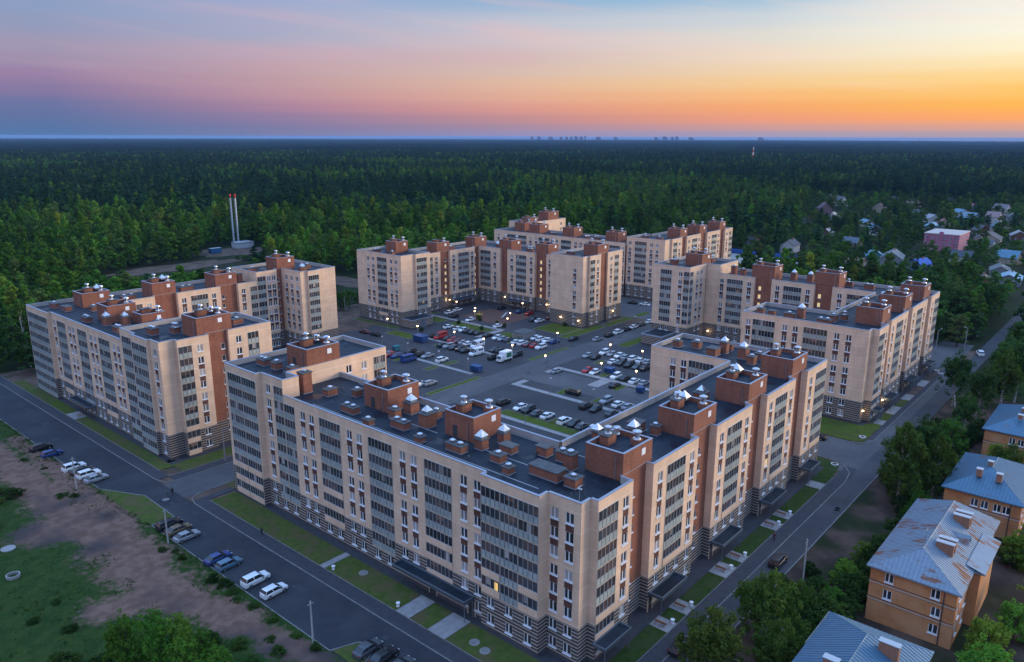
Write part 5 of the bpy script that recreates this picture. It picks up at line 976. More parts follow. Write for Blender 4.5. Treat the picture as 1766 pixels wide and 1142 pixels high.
# ------------------------------------------------------------------ people
def person(x, y, rz, label, top, legs, stride=.22):
    r_ = empty('person', (x, y, 0.02), rz); tag(r_, label, 'person', 'people on foot')
    V = [(0, 0, .95), (0, 0, 1.12), (0, 0, 1.32), (0, 0, 1.48), (.02, 0, 1.56), (.03, 0, 1.66), (.03, 0, 1.76),
         (0, .10, .90), (stride * .55, .10, .50), (stride * .8, .10, .10), (stride * .8 + .14, .10, .05), (0, -.10, .90), (-stride * .3, -.10, .50), (-stride * 1.1, -.10, .12), (-stride * 1.1 + .13, -.10, .05),
         (0, .19, 1.42), (-.05, .24, 1.14), (.05, .25, .92), (0, -.19, 1.42), (.02, -.24, 1.14), (.16, -.24, .94)]
    Ed = [(0, 1), (1, 2), (2, 3), (3, 4), (4, 5), (5, 6), (0, 7), (7, 8), (8, 9), (9, 10), (0, 11), (11, 12), (12, 13), (13, 14), (3, 15), (15, 16), (16, 17), (3, 18), (18, 19), (19, 20)]
    rad = [.14, .14, .17, .12, .06, .095, .07, .10, .075, .05, .045, .10, .075, .05, .045, .075, .055, .04, .075, .055, .04]
    me = bpy.data.meshes.new('body'); me.from_pydata(V, Ed, [])
    o = link('body', me, r_); sk = o.modifiers.new('skin', 'SKIN'); ss = o.modifiers.new('sub', 'SUBSURF'); ss.levels = 1; ss.render_levels = 1
    for i, v in enumerate(me.skin_vertices[0].data): v.radius = (rad[i], rad[i]); v.use_root = (i == 0)
    m = bpy.data.materials.new('clothes'); m.use_nodes = True; nt = m.node_tree; tc = nt.nodes.new('ShaderNodeTexCoord'); sp = nt.nodes.new('ShaderNodeSeparateXYZ'); rp = nt.nodes.new('ShaderNodeValToRGB')
    nt.links.new(tc.outputs['Object'], sp.inputs[0]); mp = nt.nodes.new('ShaderNodeMath'); mp.operation = 'DIVIDE'; mp.inputs[1].default_value = 1.9; nt.links.new(sp.outputs[2], mp.inputs[0]); nt.links.new(mp.outputs[0], rp.inputs[0])
    rp.color_ramp.interpolation = 'CONSTANT'; e = rp.color_ramp.elements; e[0].position = 0; e[0].color = (.02, .02, .02, 1); e[1].position = .07; e[1].color = legs + (1,)
    for p_, c_ in ((.48, top), (.80, (.42, .26, .19))): k = e.new(p_); k.color = c_ + (1,)
    nt.links.new(rp.outputs[0], nt.nodes['Principled BSDF'].inputs['Base Color']); nt.nodes['Principled BSDF'].inputs['Roughness'].default_value = .8; me.materials.append(m)
    h = MB(); n = 8
    for (za, ra), (zb, rb) in zip(((1.64, .108), (1.72, .115), (1.79, .09)), ((1.72, .115), (1.79, .09), (1.83, .03))): h.cyl(.005, 0, za, zb, ra, rb, n)
    h.build('hair', mat('hair', (.03, .022, .018), .7), r_)
person(61.4, 143.4, R(215), 'person in grey-green clothes walking at the crossing, left of the pair', (.10, .12, .11), (.06, .07, .07)); person(62.5, 143.7, R(215), 'person in black walking at the crossing, right of the pair', (.02, .02, .025), (.02, .02, .025))
person(65.4, 115.8, R(80), 'person in dark clothes on the sidewalk before the long front', (.03, .03, .035), (.02, .02, .03)); person(124.4, 45.2, R(10), 'person in dark red top on the sidewalk of the right road', (.12, .03, .03), (.02, .02, .03))
# ------------------------------------------------------------------ old yellow houses with standing-seam roofs
def metal_roof(name, c, rust):
    m = bpy.data.materials.new(name); m.use_nodes = True; nt = m.node_tree; N = nt.nodes.new; L = nt.links.new; p = nt.nodes['Principled BSDF']
    p.inputs['Metallic'].default_value = 0.2; p.inputs['Roughness'].default_value = 0.5
    g = N('ShaderNodeNewGeometry'); mp = N('ShaderNodeMapping'); L(g.outputs['Position'], mp.inputs[0]); mp.inputs['Scale'].default_value = (2.2, 0.35, 0.35)
    n1 = N('ShaderNodeTexNoise'); L(mp.outputs[0], n1.inputs[0]); n1.inputs['Scale'].default_value = 1.0; n1.inputs['Detail'].default_value = 6
    n2 = N('ShaderNodeTexNoise'); L(g.outputs['Position'], n2.inputs[0]); n2.inputs['Scale'].default_value = 0.22; n2.inputs['Detail'].default_value = 3
    mu = N('ShaderNodeMath'); mu.operation = 'MULTIPLY'; L(n1.outputs[0], mu.inputs[0]); L(n2.outputs[0], mu.inputs[1])
    r = N('ShaderNodeMapRange'); L(mu.outputs[0], r.inputs[0]); r.inputs[1].default_value = 0.345 - rust * 0.06; r.inputs[2].default_value = 0.40 - rust * 0.05
    n3 = N('ShaderNodeTexNoise'); L(mp.outputs[0], n3.inputs[0]); n3.inputs['Scale'].default_value = 2.5
    ca = N('ShaderNodeMix'); ca.data_type = 'RGBA'; L(n3.outputs[0], ca.inputs[0]); ca.inputs[6].default_value = tuple(v * 0.75 for v in c) + (1,); ca.inputs[7].default_value = tuple(min(1, v * 1.2) for v in c) + (1,)
    mx = N('ShaderNodeMix'); mx.data_type = 'RGBA'; L(r.outputs[0], mx.inputs[0]); L(ca.outputs[2], mx.inputs[6]); mx.inputs[7].default_value = (0.20, 0.07, 0.03, 1)
    L(mx.outputs[2], p.inputs['Base Color']); return m
roof_rusty = metal_roof('rusty_zinc_roof', (0.20, 0.25, 0.30), 1.0); roof_blue = metal_roof('blue_zinc_roof', (0.075, 0.16, 0.235), -0.4)
ochre = mat('ochre_plaster', (0.52, 0.225, 0.09), 0.9, var=(0.42, 0.17, 0.068), vscale=0.5, var2=(0.54, 0.27, 0.13), v2scale=0.2, bump=0.2, bscale=6); ochre_trim = mat('pale_cornice', (0.40, 0.33, 0.28), 0.9); dark_trim = mat('dark_cornice', (0.11, 0.055, 0.045), 0.9)
old_brick = brickish('old_chimney_brick', (0.36, 0.17, 0.10), (0.27, 0.12, 0.075), (0.33, 0.22, 0.17), 0.25, 0.085, 0.008)
def old_house(x0, x1, y0, y1, ze, zr, floors, roofm, label, chim, hip=5.0, dormer=None, wins=(), sidewins=True, bay=False):
    h = empty('old_house', (x0, y0, 0)); tag(h, label, 'house', 'old yellow houses beside the right road')
    lx, ly = x1 - x0, y1 - y0; zt = ze - 0.25; fh = (zt - 0.6) / floors
    fl = [dict(c=c) for c in wins]
    wm = MB()
    def wall(p, q, cols):
        L_ = math.hypot(q[0] - p[0], q[1] - p[1]); dx, dy = (q[0] - p[0]) / L_, (q[1] - p[1]) / L_; nx, ny = dy, -dx; th = math.atan2(nx, -ny)
        P = lambda a, z, d=0: (p[0] + dx * a - nx * d, p[1] + dy * a - ny * d, z)
        ops = []
        for a, f in cols:
            z = 0.6 + f * fh + 0.95; ops.append((a - .6, a + .6, z, z + 1.45))
            o = link('window', cached(('wf', 1.2, 1.45), lambda: window_frame_mesh(1.2, 1.45)), h, P(a, z), th); link('pane', cached(('pn', 1.2, 1.45, 'd'), lambda: pane_mesh(1.2, 1.45, glass)), o); link('sill', cached(('sl', 1.2), lambda: sill_mesh(1.2)), o)
        ua = sorted({0, L_} | {v for o in ops for v in o[:2]}); uz = sorted({0, zt} | {v for o in ops for v in o[2:]})
        for a, b_ in zip(ua[:-1], ua[1:]):
            for c, d in zip(uz[:-1], uz[1:]):
                m_, n_ = (a + b_) / 2, (c + d) / 2
                if any(o[0] < m_ < o[1] and o[2] < n_ < o[3] for o in ops): continue
                wm.quad(P(a, c), P(b_, c), P(b_, d), P(a, d), 0)
        for a, b_, c, d in ops:
            D = .16; wm.quad(P(a, c), P(a, d), P(a, d, D), P(a, c, D)); wm.quad(P(b_, c, D), P(b_, d, D), P(b_, d), P(b_, c)); wm.quad(P(a, c), P(a, c, D), P(b_, c, D), P(b_, c)); wm.quad(P(a, d, D), P(a, d), P(b_, d), P(b_, d, D))
        # string courses at the storeys
        for f in range(1, floors):
            z = 0.6 + f * fh + 0.25
            for zz, hh, pr, mi in ((z, .16, .10, 1), (z + .34, .09, .06, 2)):
                c0 = [P(0, zz, -pr), P(L_, zz, -pr), P(L_, zz, 0), P(0, zz, 0)]; c1 = [(v[0], v[1], zz + hh) for v in c0]
                wm.quad(c0[0], c0[1], c1[1], c1[0], mi); wm.quad(c1[0], c1[1], c1[2], c1[3], mi); wm.quad(c0[3], c0[2], c0[1], c0[0], mi)
    wall((0, ly), (0, 0), list(wins)); wall((0, 0), (lx, 0), [(lx * (k + .5) / 7, f) for k in range(7) for f in range(floors)] if sidewins else []); wall((lx, 0), (lx, ly), []); wall((lx, ly), (0, ly), [])
    wm.build('wall', [ochre, ochre_trim, dark_trim], h)
    ov = 0.55; a0, a1, b0, b1 = -ov, lx + ov, -ov, ly + ov; ym = ly / 2; r0, r1 = hip - ov, lx - hip + ov
    rf = MB(); sm_ = MB()
    planes = [([(a0, b1, ze), (a0, b0, ze), (r0, ym, zr)]), ([(a1, b0, ze), (a1, b1, ze), (r1, ym, zr)]), ([(a0, b0, ze), (a1, b0, ze), (r1, ym, zr), (r0, ym, zr)]), ([(a1, b1, ze), (a0, b1, ze), (r0, ym, zr), (r1, ym, zr)])]
    for pl in planes:
        rf.poly(pl, 0)
        p0, p1 = Vector(pl[0]), Vector(pl[1]); ed = (p1 - p0); L_ = ed.length; ed.normalize(); n_ = (Vector(pl[1]) - Vector(pl[0])).cross(Vector(pl[2]) - Vector(pl[0])).normalized(); up = n_.cross(ed)
        loc = [((Vector(q) - p0).dot(ed), (Vector(q) - p0).dot(up)) for q in pl]
        t = 0.3
        while t < L_ - 0.2:
            # height of the roof plane above the eaves at this seam
            top = 0
            for (ua, va), (ub, vb) in zip(loc, loc[1:] + loc[:1]):
                if (ua - t) * (ub - t) < 0: v = va + (vb - va) * (t - ua) / (ub - ua); top = max(top, v)
            if top > .3:
                q0, q1 = p0 + ed * t, p0 + ed * t + up * (top - .02); w_ = ed * .022; hh = n_ * .055
                sm_.quad(tuple(q0 - w_ + hh), tuple(q0 + w_ + hh), tuple(q1 + w_ + hh), tuple(q1 - w_ + hh)); sm_.quad(tuple(q0 + w_ + hh), tuple(q0 + w_), tuple(q1 + w_), tuple(q1 + w_ + hh)); sm_.quad(tuple(q0 - w_), tuple(q0 - w_ + hh), tuple(q1 - w_ + hh), tuple(q1 - w_))
            t += .58
    for pa_, pb_ in (((a0, b0), (a1, b0)), ((a1, b0), (a1, b1)), ((a1, b1), (a0, b1)), ((a0, b1), (a0, b0))): rf.quad((*pa_, ze - .22), (*pb_, ze - .22), (*pb_, ze), (*pa_, ze))
    rf.quad((a0, b1, ze - .22), (a1, b1, ze - .22), (a1, b0, ze - .22), (a0, b0, ze - .22))
    r_ = rf.build('roof', roofm, h); sm_.build('seams', roofm, r_)
    rd = MB(); rd.tube((r0, ym, zr), (r1, ym, zr), .05, .05, 6)
    for c in ((a0, b0), (a0, b1)): rd.tube((*c, ze), (r0, ym, zr), .04, .04, 5)
    for c in ((a1, b0), (a1, b1)): rd.tube((*c, ze), (r1, ym, zr), .04, .04, 5)
    rd.build('ridge_cap', roofm, r_)
    for (cx, cy, l, w_, ht) in chim:
        zb = ze + (zr - ze) * max(0.0, 1 - abs(cy - ym) / (ly / 2 + ov)) - .4
        m = MB(); m.box(cx - l/2, cx + l/2, cy - w_/2, cy + w_/2, zb, zr + ht); c = m.build('chimney', old_brick, h); m = MB(); m.box(cx - l/2 - .1, cx + l/2 + .1, cy - w_/2 - .1, cy + w_/2 + .1, zr + ht + .004, zr + ht + .12); m.build('chimney_cap', frame_m, c)
    if dormer:
        cx, cy = dormer; zb = ze + (zr - ze) * (1 - abs(cy - ym) / (ly / 2 + ov)); m = MB()
        m.poly([(cx - .8, cy, zb), (cx + .8, cy, zb), (cx, cy, zb + 1.2)], 1); m.quad((cx - .9, cy - .1, zb), (cx, cy - .1, zb + 1.3), (cx, cy + 3.4, zb + 1.35), (cx - .9, cy + 2.8, zb + .9)); m.quad((cx, cy - .1, zb + 1.3), (cx + .9, cy - .1, zb), (cx + .9, cy + 2.8, zb + .9), (cx, cy + 3.4, zb + 1.35)); m.build('dormer', [roofm, doorm], h)
    m = MB(); m.tube((-.12, 1.6, 0), (-.12, 1.6, ze - .3), .07, .07, 6); m.build('drainpipe', doorm, h)
    if bay:                                                            # shallow projecting middle bay on the long side
        m = MB(); m.box(lx * .3, lx * .72, -1.3, -.0, 0, zt); m.build('bay_wall', ochre, h); m = MB(); xa, xb = lx * .3 - .5, lx * .72 + .5
        m.quad((xa, -1.9, ze - .02), (xb, -1.9, ze - .02), (xb, .6, ze + .75), (xa, .6, ze + .75)); m.box(xa, xb, -1.9, -.6, ze - .25, ze - .03); m.build('bay_roof', roofm, h)
    return h
def aerial_on(h, x, y, z0, z1):
    m = MB(); m.tube((x, y, z0), (x, y, z1), .035, .02, 5); m.box(x - .5, x + .5, y - .02, y + .02, z1 - .5, z1 - .46); m.build('aerial', zinc, h)
w3 = [(2.6, 2), (8.7, 2), (2.6, 1), (9.0, 1), (9.0, 0)]
H1 = old_house(111.4, 138.6, 14.4, 25.8, 9.0, 12.2, 3, roof_rusty, 'yellow three-storey house with rust-streaked metal hip roof, nearest with its wall in view', [(7.0, 3.5, .75, 2.3, .25), (8.6, 3.5, .75, 2.3, .25), (18.0, 3.5, .75, 2.3, .25), (19.6, 3.5, .75, 2.3, .25)], 4.2, (14, 1.5), w3, bay=True); aerial_on(H1, 4.2, 5.7, 12.0, 15.4); aerial_on(H1, 15.5, 5.7, 12.0, 14.6)
H2 = old_house(152.4, 172.0, 12.4, 24.6, 7.2, 10.4, 2, roof_blue, 'yellow two-storey house with blue metal roof behind the rust-streaked one', [(3.6, 7.6, .9, .9, .3), (3.4, 4.4, .9, .9, .3), (8, 6.6, .8, .8, .6)], 7.4, None, [(5.0, 1), (6.6, 1), (8.6, 1), (10.0, 1)])
H3 = old_house(190.9, 211, 12.4, 24.8, 7.2, 10.4, 2, roof_blue, 'yellow house with blue metal roof, farthest of the row at the right edge', [(3.6, 6.6, .9, .9, .3), (8, 6.6, .8, .8, .6)], 7.0, None, [(5.4, 1), (7.0, 1), (9, 1), (5.4, 0), (9, 0)])
H4 = old_house(66.0, 95.0, 14.4, 25.8, 9.0, 12.0, 3, roof_blue, 'house whose blue seamed roof is cut off by the bottom right edge', [(22.5, 3.0, .8, 2.2, .4), (15.0, 7.2, .8, 1.6, .5)], 6.4, None, [])
m = MB()
for k in range(14): m.tube((20 + k * .66, 11.8, 9.0), (20 + k * .66, 11.8, 9.6), .02, .02, 4)
m.tube((20, 11.8, 9.6), (28.6, 11.8, 9.6), .025, .025, 4); m.build('roof_railing', frame_m, H4)
# ------------------------------------------------------------------ village
def gable_house(x, y, lx, ly, h, rh, rz, wallc, roofc, label, group='houses of the village on the right', wins=True, metal=False, name='village_house', chimney=True):
    g_ = empty(name, (x, y, -.05), rz); tag(g_, label, 'house', group)
    wm_ = cached(('vw', wallc), lambda: mat('wall_%d' % len(_cache), wallc, .9, var=tuple(v * .85 for v in wallc), vscale=.6)); rm_ = cached(('vr', roofc), lambda: mat('roof_%d' % len(_cache), roofc, .5, metal=.15, var=tuple(v * .8 for v in roofc), vscale=.8))
    m = MB(); m.box(-lx/2, lx/2, -ly/2, ly/2, 0, h, 0, False)
    for s_ in (-1, 1): m.poly([(s_ * lx/2, -ly/2, h), (s_ * lx/2, ly/2, h), (s_ * lx/2, 0, h + rh)][::s_], 0)
    m.build('wall', wm_, g_)
    m = MB(); o = .5; k = rh / (ly / 2); e = h - o * k
    for s_ in (-1, 1):
        a, b_, c, d = (-lx/2 - o, s_ * (ly/2 + o), e), (lx/2 + o, s_ * (ly/2 + o), e), (lx/2 + o, 0, h + rh), (-lx/2 - o, 0, h + rh)
        up = (0, 0, .16); A4 = [tuple(Vector(v) + Vector(up)) for v in (a, b_, c, d)]
        m.quad(*A4); m.quad(d, c, b_, a); m.quad(a, b_, A4[1], A4[0]); m.quad(b_, c, A4[2], A4[1]); m.quad(d, a, A4[0], A4[3])
    r_ = m.build('roof', rm_, g_)
    if chimney: m = MB(); m.box(lx * .15, lx * .15 + .7, -.9, -.2, h + rh * .5, h + rh + .8); m.build('chimney', old_brick, r_)
    if wins:
        for s_ in (-1, 1):
            for k_ in range(max(1, int(lx / 3.2))):
                wx = -lx/2 + lx * (k_ + .5) / max(1, int(lx / 3.2)); wd = link('window', cached(('vwf',), lambda: window_frame_mesh(1.2, 1.45)), g_, (wx, s_ * ly/2 * 1.0 - (.04 if s_ < 0 else -.04), 1.1), 0 if s_ < 0 else math.pi); wd.location.y += -.12 * (1 if s_ < 0 else -1); link('pane', cached(('pn', 1.2, 1.45, 'd'), lambda: pane_mesh(1.2, 1.45, glass)), wd)
            for yy in (-ly * .22, ly * .22):
                wd = link('window', cached(('vwf',), lambda: None), g_, (s_ * (lx/2 + .16), yy, 1.1), R(-90) if s_ < 0 else R(90)); link('pane', cached(('pn', 1.2, 1.45, 'd'), lambda: None), wd)
    return g_
WH_, BG, GY, BR, TL = (.55, .53, .52), (.40, .33, .25), (.22, .23, .25), (.16, .09, .06), (.10, .2, .24)
vill = [(478, 131, 13, 9, 3.6, 3, 20, TL, (.10, .27, .36), 'house with teal metal roof before the birches left of the pink building'), (470, 119, 18, 11, 4.6, 3.6, 10, GY, (.10, .15, .18), 'wide house with grey-blue roof below the pink building'), (462, 103, 12, 9, 3.4, 2.6, -15, TL, (.02, .10, .42), 'house with bright cobalt blue roof below the pink building'), (446, 131, 9, 7, 3.0, 2.6, 70, BG, (.34, .22, .17), 'small house with a beige gable roof among the trees'), (424, 66, 17, 11, 3.4, 3.0, 15, (.25, .11, .06), (.055, .045, .055), 'large house with dark hip-like roof and brown wall above the tall birch'), (446, 58, 15, 10, 3.2, 2.2, 5, GY, (.22, .40, .52), 'house with pale blue sheet roof right of the dark-roofed house'), (470, 66, 15, 9, 3.2, 2.4, 10, GY, (.13, .15, .16), 'house with dull grey roof above the pale blue roof'),
        (662, 142, 20, 11, 4, 2.6, 10, GY, (.18, .36, .48), 'long house with light blue roof above the pink building'), (690, 140, 12, 9, 4.5, 3, 20, BG, (.22, .06, .06), 'house with dark red roof behind the light blue roof'), (600, 94, 22, 15, 5, 4, 5, BG, (.05, .065, .085), 'broad house with dark blue-grey roof behind the pink building'), (744, 132, 13, 10, 5.5, 4, 60, (.12, .16, .2), (.16, .25, .32), 'tall house with teal gable high on the right'), (765, 118, 10, 9, 5.5, 4, 80, WH_, (.30, .20, .19), 'white house with pinkish roof beside the tall teal house'), (700, 104, 12, 9, 4, 3, 20, WH_, (.08, .15, .19), 'white house with dark teal roof right of the village centre'), (852, 126, 12, 10, 6, 4, 70, WH_, (.20, .16, .17), 'white gabled house alone at the upper right'), (742, 252, 14, 11, 6, 5, 30, (.2, .12, .13), (.11, .05, .065), 'house with steep maroon roof at the upper edge of the village'), (850, 274, 14, 11, 6, 4, 60, WH_, (.07, .065, .08), 'white house with a dark roof far up between the trees'), (806, 221, 18, 12, 4, 3.5, 15, BG, (.12, .05, .06), 'long house with dark red roof among trees above the village'), (716, 272, 9, 8, 4, 3, 40, GY, (.20, .30, .36), 'small house with light grey-blue roof left of the maroon roof'), (640, 232, 8, 6, 3, 2, 30, GY, (.5, .5, .52), 'tiny shed with bright pale roof in the trees'), (585, 92, 9, 7, 3, 2.5, 80, WH_, (.1, .1, .12), 'small white gable right of the pink building'), (790, 108, 10, 8, 4, 3, 15, GY, (.1, .12, .13), 'grey house between the two white houses at upper right'),
        (680, 494, 10, 9, 6, 4, 65, WH_, (.10, .07, .08), 'white gabled house peeping from the forest above the rear block'), (704, 436, 8, 8, 9, 3, 45, WH_, (.20, .14, .14), 'tall narrow white house in the forest right of the rear block'), (845, 470, 20, 12, 6, 4, 25, (.40, .26, .26), (.12, .11, .14), 'large pinkish house with grey roof in the forest'), (690, 402, 9, 7, 3.5, 2.5, 50, WH_, (.3, .3, .32), 'small white house half hidden by forest trees'), (560, 268, 10, 8, 4, 3, 30, BR, (.13, .05, .045), 'brown-red house among trees right of the rear block'), (620, 300, 12, 9, 4, 3, 10, GY, (.12, .16, .19), 'grey house among trees right of the rear block')]
vr_ = random.Random(19); cnt_ = {}
RC = [((.22, .05, .05), 'dark red'), ((.10, .13, .16), 'slate grey'), ((.12, .25, .34), 'teal blue'), ((.30, .30, .33), 'pale grey'), ((.16, .09, .07), 'brown'), ((.06, .07, .09), 'black')]
extra = []
for x, y in ((505, 92), (520, 70), (560, 62), (610, 66), (640, 82), (655, 108), (720, 84), (735, 160), (780, 180), (660, 190), (610, 170), (570, 190), (530, 160), (820, 90), (800, 150), (900, 160), (880, 210), (930, 240), (700, 230), (770, 300), (620, 250), (500, 215), (545, 225), (480, 182), (900, 300), (960, 190)):
    rc, cn = vr_.choice(RC); wc, wn = vr_.choice([(WH_, 'white'), (BG, 'beige'), (GY, 'grey'), (BR, 'brown')]); extra.append((x, y, vr_.uniform(9, 14), vr_.uniform(7, 10), vr_.uniform(3, 5), vr_.uniform(2.2, 3.8), vr_.uniform(0, 90), wc, rc, wn, cn))
extra.sort(key=lambda e: -e[1] / e[0])
for e in extra:
    k_ = cnt_.get((e[9], e[10]), 0); cnt_[(e[9], e[10])] = k_ + 1; vill.append(e[:9] + ('small %s house with %s roof in the village gardens, %s such from the left' % (e[9], e[10], ordinal(k_)),))
for x, y, lx, ly, h_, rh, a, wc, rc, lb in vill: gable_house(x, y, lx, ly, h_, rh, R(a), wc, rc, lb)
# long low hall with a red roof behind the right block
gable_house(377, 128, 12, 46, 4.2, 2.6, 0, BG, (.28, .035, .045), 'long low hall with dark red roof behind the right block', None, False, name='low_hall', chimney=False)
for o in (o for o in bpy.data.objects if o.name.startswith('low_hall')): o['category'] = 'hall'
# pink flat-roofed building
pk = empty('pink_building', (546, 101, 0)); tag(pk, 'pink three-storey flat-roofed building in the village', 'building')
pinkm = mat('pink_plaster', (.42, .16, .24), .9, var=(.36, .13, .2), vscale=.4); m = MB(); m.box(0, 30, 0, 20, 0, 10.6, 0, False); m.build('wall', pinkm, pk)
m = MB(); m.box(-.3, 30.3, -.3, 20.3, 10.6, 11.2); m.build('roof_slab', mat('pale_roof', (.45, .40, .38), .8), pk); m = MB(); m.box(-.5, 0, 9, 11.4, 0, 12.4); m.box(-.5, -.01, 2.2, 2.8, 0, 10.6); m.box(-.5, -.01, 17.2, 17.8, 0, 10.6); m.build('pilaster', pinkm, pk)
for f in range(3):
    for k in range(6):
        yy = 1.4 + k * 3.3 + (.6 if k > 2 else 0); o = link('window', cached(('wf', 1.36, 1.58), lambda: None), pk, (-.17, yy, 1.2 + f * 3.2), R(-90)); link('pane', cached(('pn', 1.36, 1.58, 'd'), lambda: None), o)
    for k in range(7): o = link('window', cached(('wf', 1.36, 1.58), lambda: None), pk, (2 + k * 4.2, -.17, 1.2 + f * 3.2)); link('pane', cached(('pn', 1.36, 1.58, 'd'), lambda: None), o)
# boiler house with its twin stacks
bh = empty('boiler_house', (256, 452, 0)); tag(bh, 'low white boiler house at the foot of the twin chimneys', 'building'); m = MB(); m.box(0, 11, 0, 8, 0, 3.4); m.box(3, 9, 8, 14, 0, 2.8); m.build('wall', mat('white_panels', (.5, .5, .52), .7), bh); m = MB(); m.box(-.3, 11.3, -.3, 8.3, 3.4, 3.7); m.build('roof', frame_m, bh)
bc = empty('site_cabin', (233, 444, 0)); tag(bc, 'blue site cabin beside the boiler house', 'cabin'); m = MB(); m.box(0, 7, 0, 3, .2, 3); m.build('shell', mat('cabin_blue', (.03, .12, .26), .6), bc); m = MB(); m.box(-.1, 7.1, -.1, 3.1, 3, 3.12); m.build('roof', frame_m, bc); m = MB(); m.box(-.03, .02, .8, 1.8, .3, 2.3); m.build('door', doorm, bc)
redw = mat('stack_red', (.45, .03, .03), .6); whs = mat('stack_white', (.6, .6, .63), .5)
for k, (x, y, lb) in enumerate(((262.0, 467.5, 'left one of the twin white chimney stacks with red top'), (264.2, 465.6, 'right one of the twin white chimney stacks with red top'))):
    st = empty('chimney_stack', (x, y, 0)); tag(st, lb, 'chimney', 'twin chimney stacks'); m = MB(); m.cyl(0, 0, 0, 31, .48, .45, 14); m.build('shaft', whs, st, smooth=False); m = MB(); m.cyl(0, 0, 31, 32.8, .52, .5, 14); m.build('top_band', redw, st)
    m = MB()
    for q in range(11): m.cyl(0, 0, 3 + q * 2.6, 3.3 + q * 2.6, .58, .58, 12)
    m.build('bracing_rings', frame_m, st); m = MB(); m.tube((-.7, .2, 0), (-.7, .2, 31), .06, .06, 4); m.build('ladder', frame_m, st)
    ld = bpy.data.lights.new('beacon_light', 'POINT'); ld.energy = 8; ld.color = (1, .05, .02); lo = bpy.data.objects.new('beacon_light', ld); COL.objects.link(lo); lo.parent = st; lo.location = (-1, -1, 34)
    m = MB(); m.cyl(0, 0, 32.8, 33.3, .25, .2, 8); m.build('beacon', mat('beacon_red', (.5, .02, .02), .5, emit=(1, .06, .03), estr=1.5), st)
ms = empty('radio_mast', (1767, 777, 0)); tag(ms, 'red and white lattice radio mast rising over the far forest', 'mast'); m = MB(); m2 = MB()
for q in range(8):
    z0, z1 = q * 6, q * 6 + 6; w0, w1 = 2.6 - q * .28, 2.6 - (q + 1) * .28; mm = m if q % 2 else m2
    cs0 = [(-w0, -w0, z0), (w0, -w0, z0), (w0, w0, z0), (-w0, w0, z0)]; cs1 = [(-w1, -w1, z1), (w1, -w1, z1), (w1, w1, z1), (-w1, w1, z1)]
    for k in range(4): mm.tube(cs0[k], cs1[k], .3, .3, 4); mm.tube(cs0[k], cs1[(k + 1) % 4], .18, .18, 4); mm.tube(cs1[k], cs1[(k + 1) % 4], .18, .18, 4)
m.build('white_section', whs, ms); m2.build('red_section', redw, ms); m = MB(); m.tube((0, 0, 48), (0, 0, 55), .25, .15, 5); m.build('antenna', redw, ms)
ts = MB()
for q in range(14): ts.tube((262.5, 467.0, 2 + q * 2.1), (263.8, 466.0, 3.0 + q * 2.1), .07, .07, 4)
ts.build('stack_bracing', frame_m, [o for o in bpy.data.objects if o.name.startswith('chimney_stack')][0], (-262.0, -467.5, 0))
# blue fence along the back car park
bf = empty('sheet_fence', (450, 158, 0)); tag(bf, 'long blue sheet-metal fence behind the back car park', 'fence')
fm_ = mat('fence_blue', (.03, .10, .34), .6); 
for k in range(30): link('fence_panel', cached(('fp',), lambda: box_mesh('fence_panel', (-.05, .05, 0, 1.96, .1, 2.6), fm_)), bf, (2, k * 2.0, 0))
# city on the far horizon
cityc = mat('far_city', (.16, .13, .17), .9); 
def atp(px, dist, z=0):
    u = px - 883.0; fw, r_ = 1322 / math.cos(PITCH), u; s_ = dist / math.hypot(fw, r_); fw *= s_; r_ *= s_
    return (fw * math.cos(AZ) + r_ * math.sin(AZ), fw * math.sin(AZ) - r_ * math.cos(AZ))
cw = [(916, 88, 60), (928, 94, 90), (948, 84, 120), (966, 86, 70), (976, 90, 60), (984, 92, 60), (992, 97, 90), (1001, 92, 80), (1008, 112, 34), (1030, 84, 120), (1060, 82, 90), (1130, 86, 90), (1145, 96, 110), (1158, 90, 70), (1166, 101, 70), (1190, 82, 120), (1310, 82, 130)]
for k, (px, h_, w_) in enumerate(cw):
    h_ = 70 + (h_ - 82) * .5 + 2; w_ = w_ * .36; h_ = 70 + (h_ - 70) * 1.35; w_ *= 1.35; x, y = atp(px, 13200); o = empty('distant_tower_block', (x, y, 0), AZ); tag(o, 'distant tower block on the horizon, %s from the left of the skyline' % ordinal(k), 'tower block', 'far city skyline')
    m = MB(); m.box(-15, 15, -w_/2, w_/2, 0, h_ - 6); m.box(-10, 10, -w_ * .3, w_ * .2, h_ - 6, h_); m.build('tower', cityc, o); m = MB(); m.box(-14, 14, -w_ * .9, -w_/2, 0, h_ - 14 - (k % 3) * 3); m.build('wing', cityc, o)
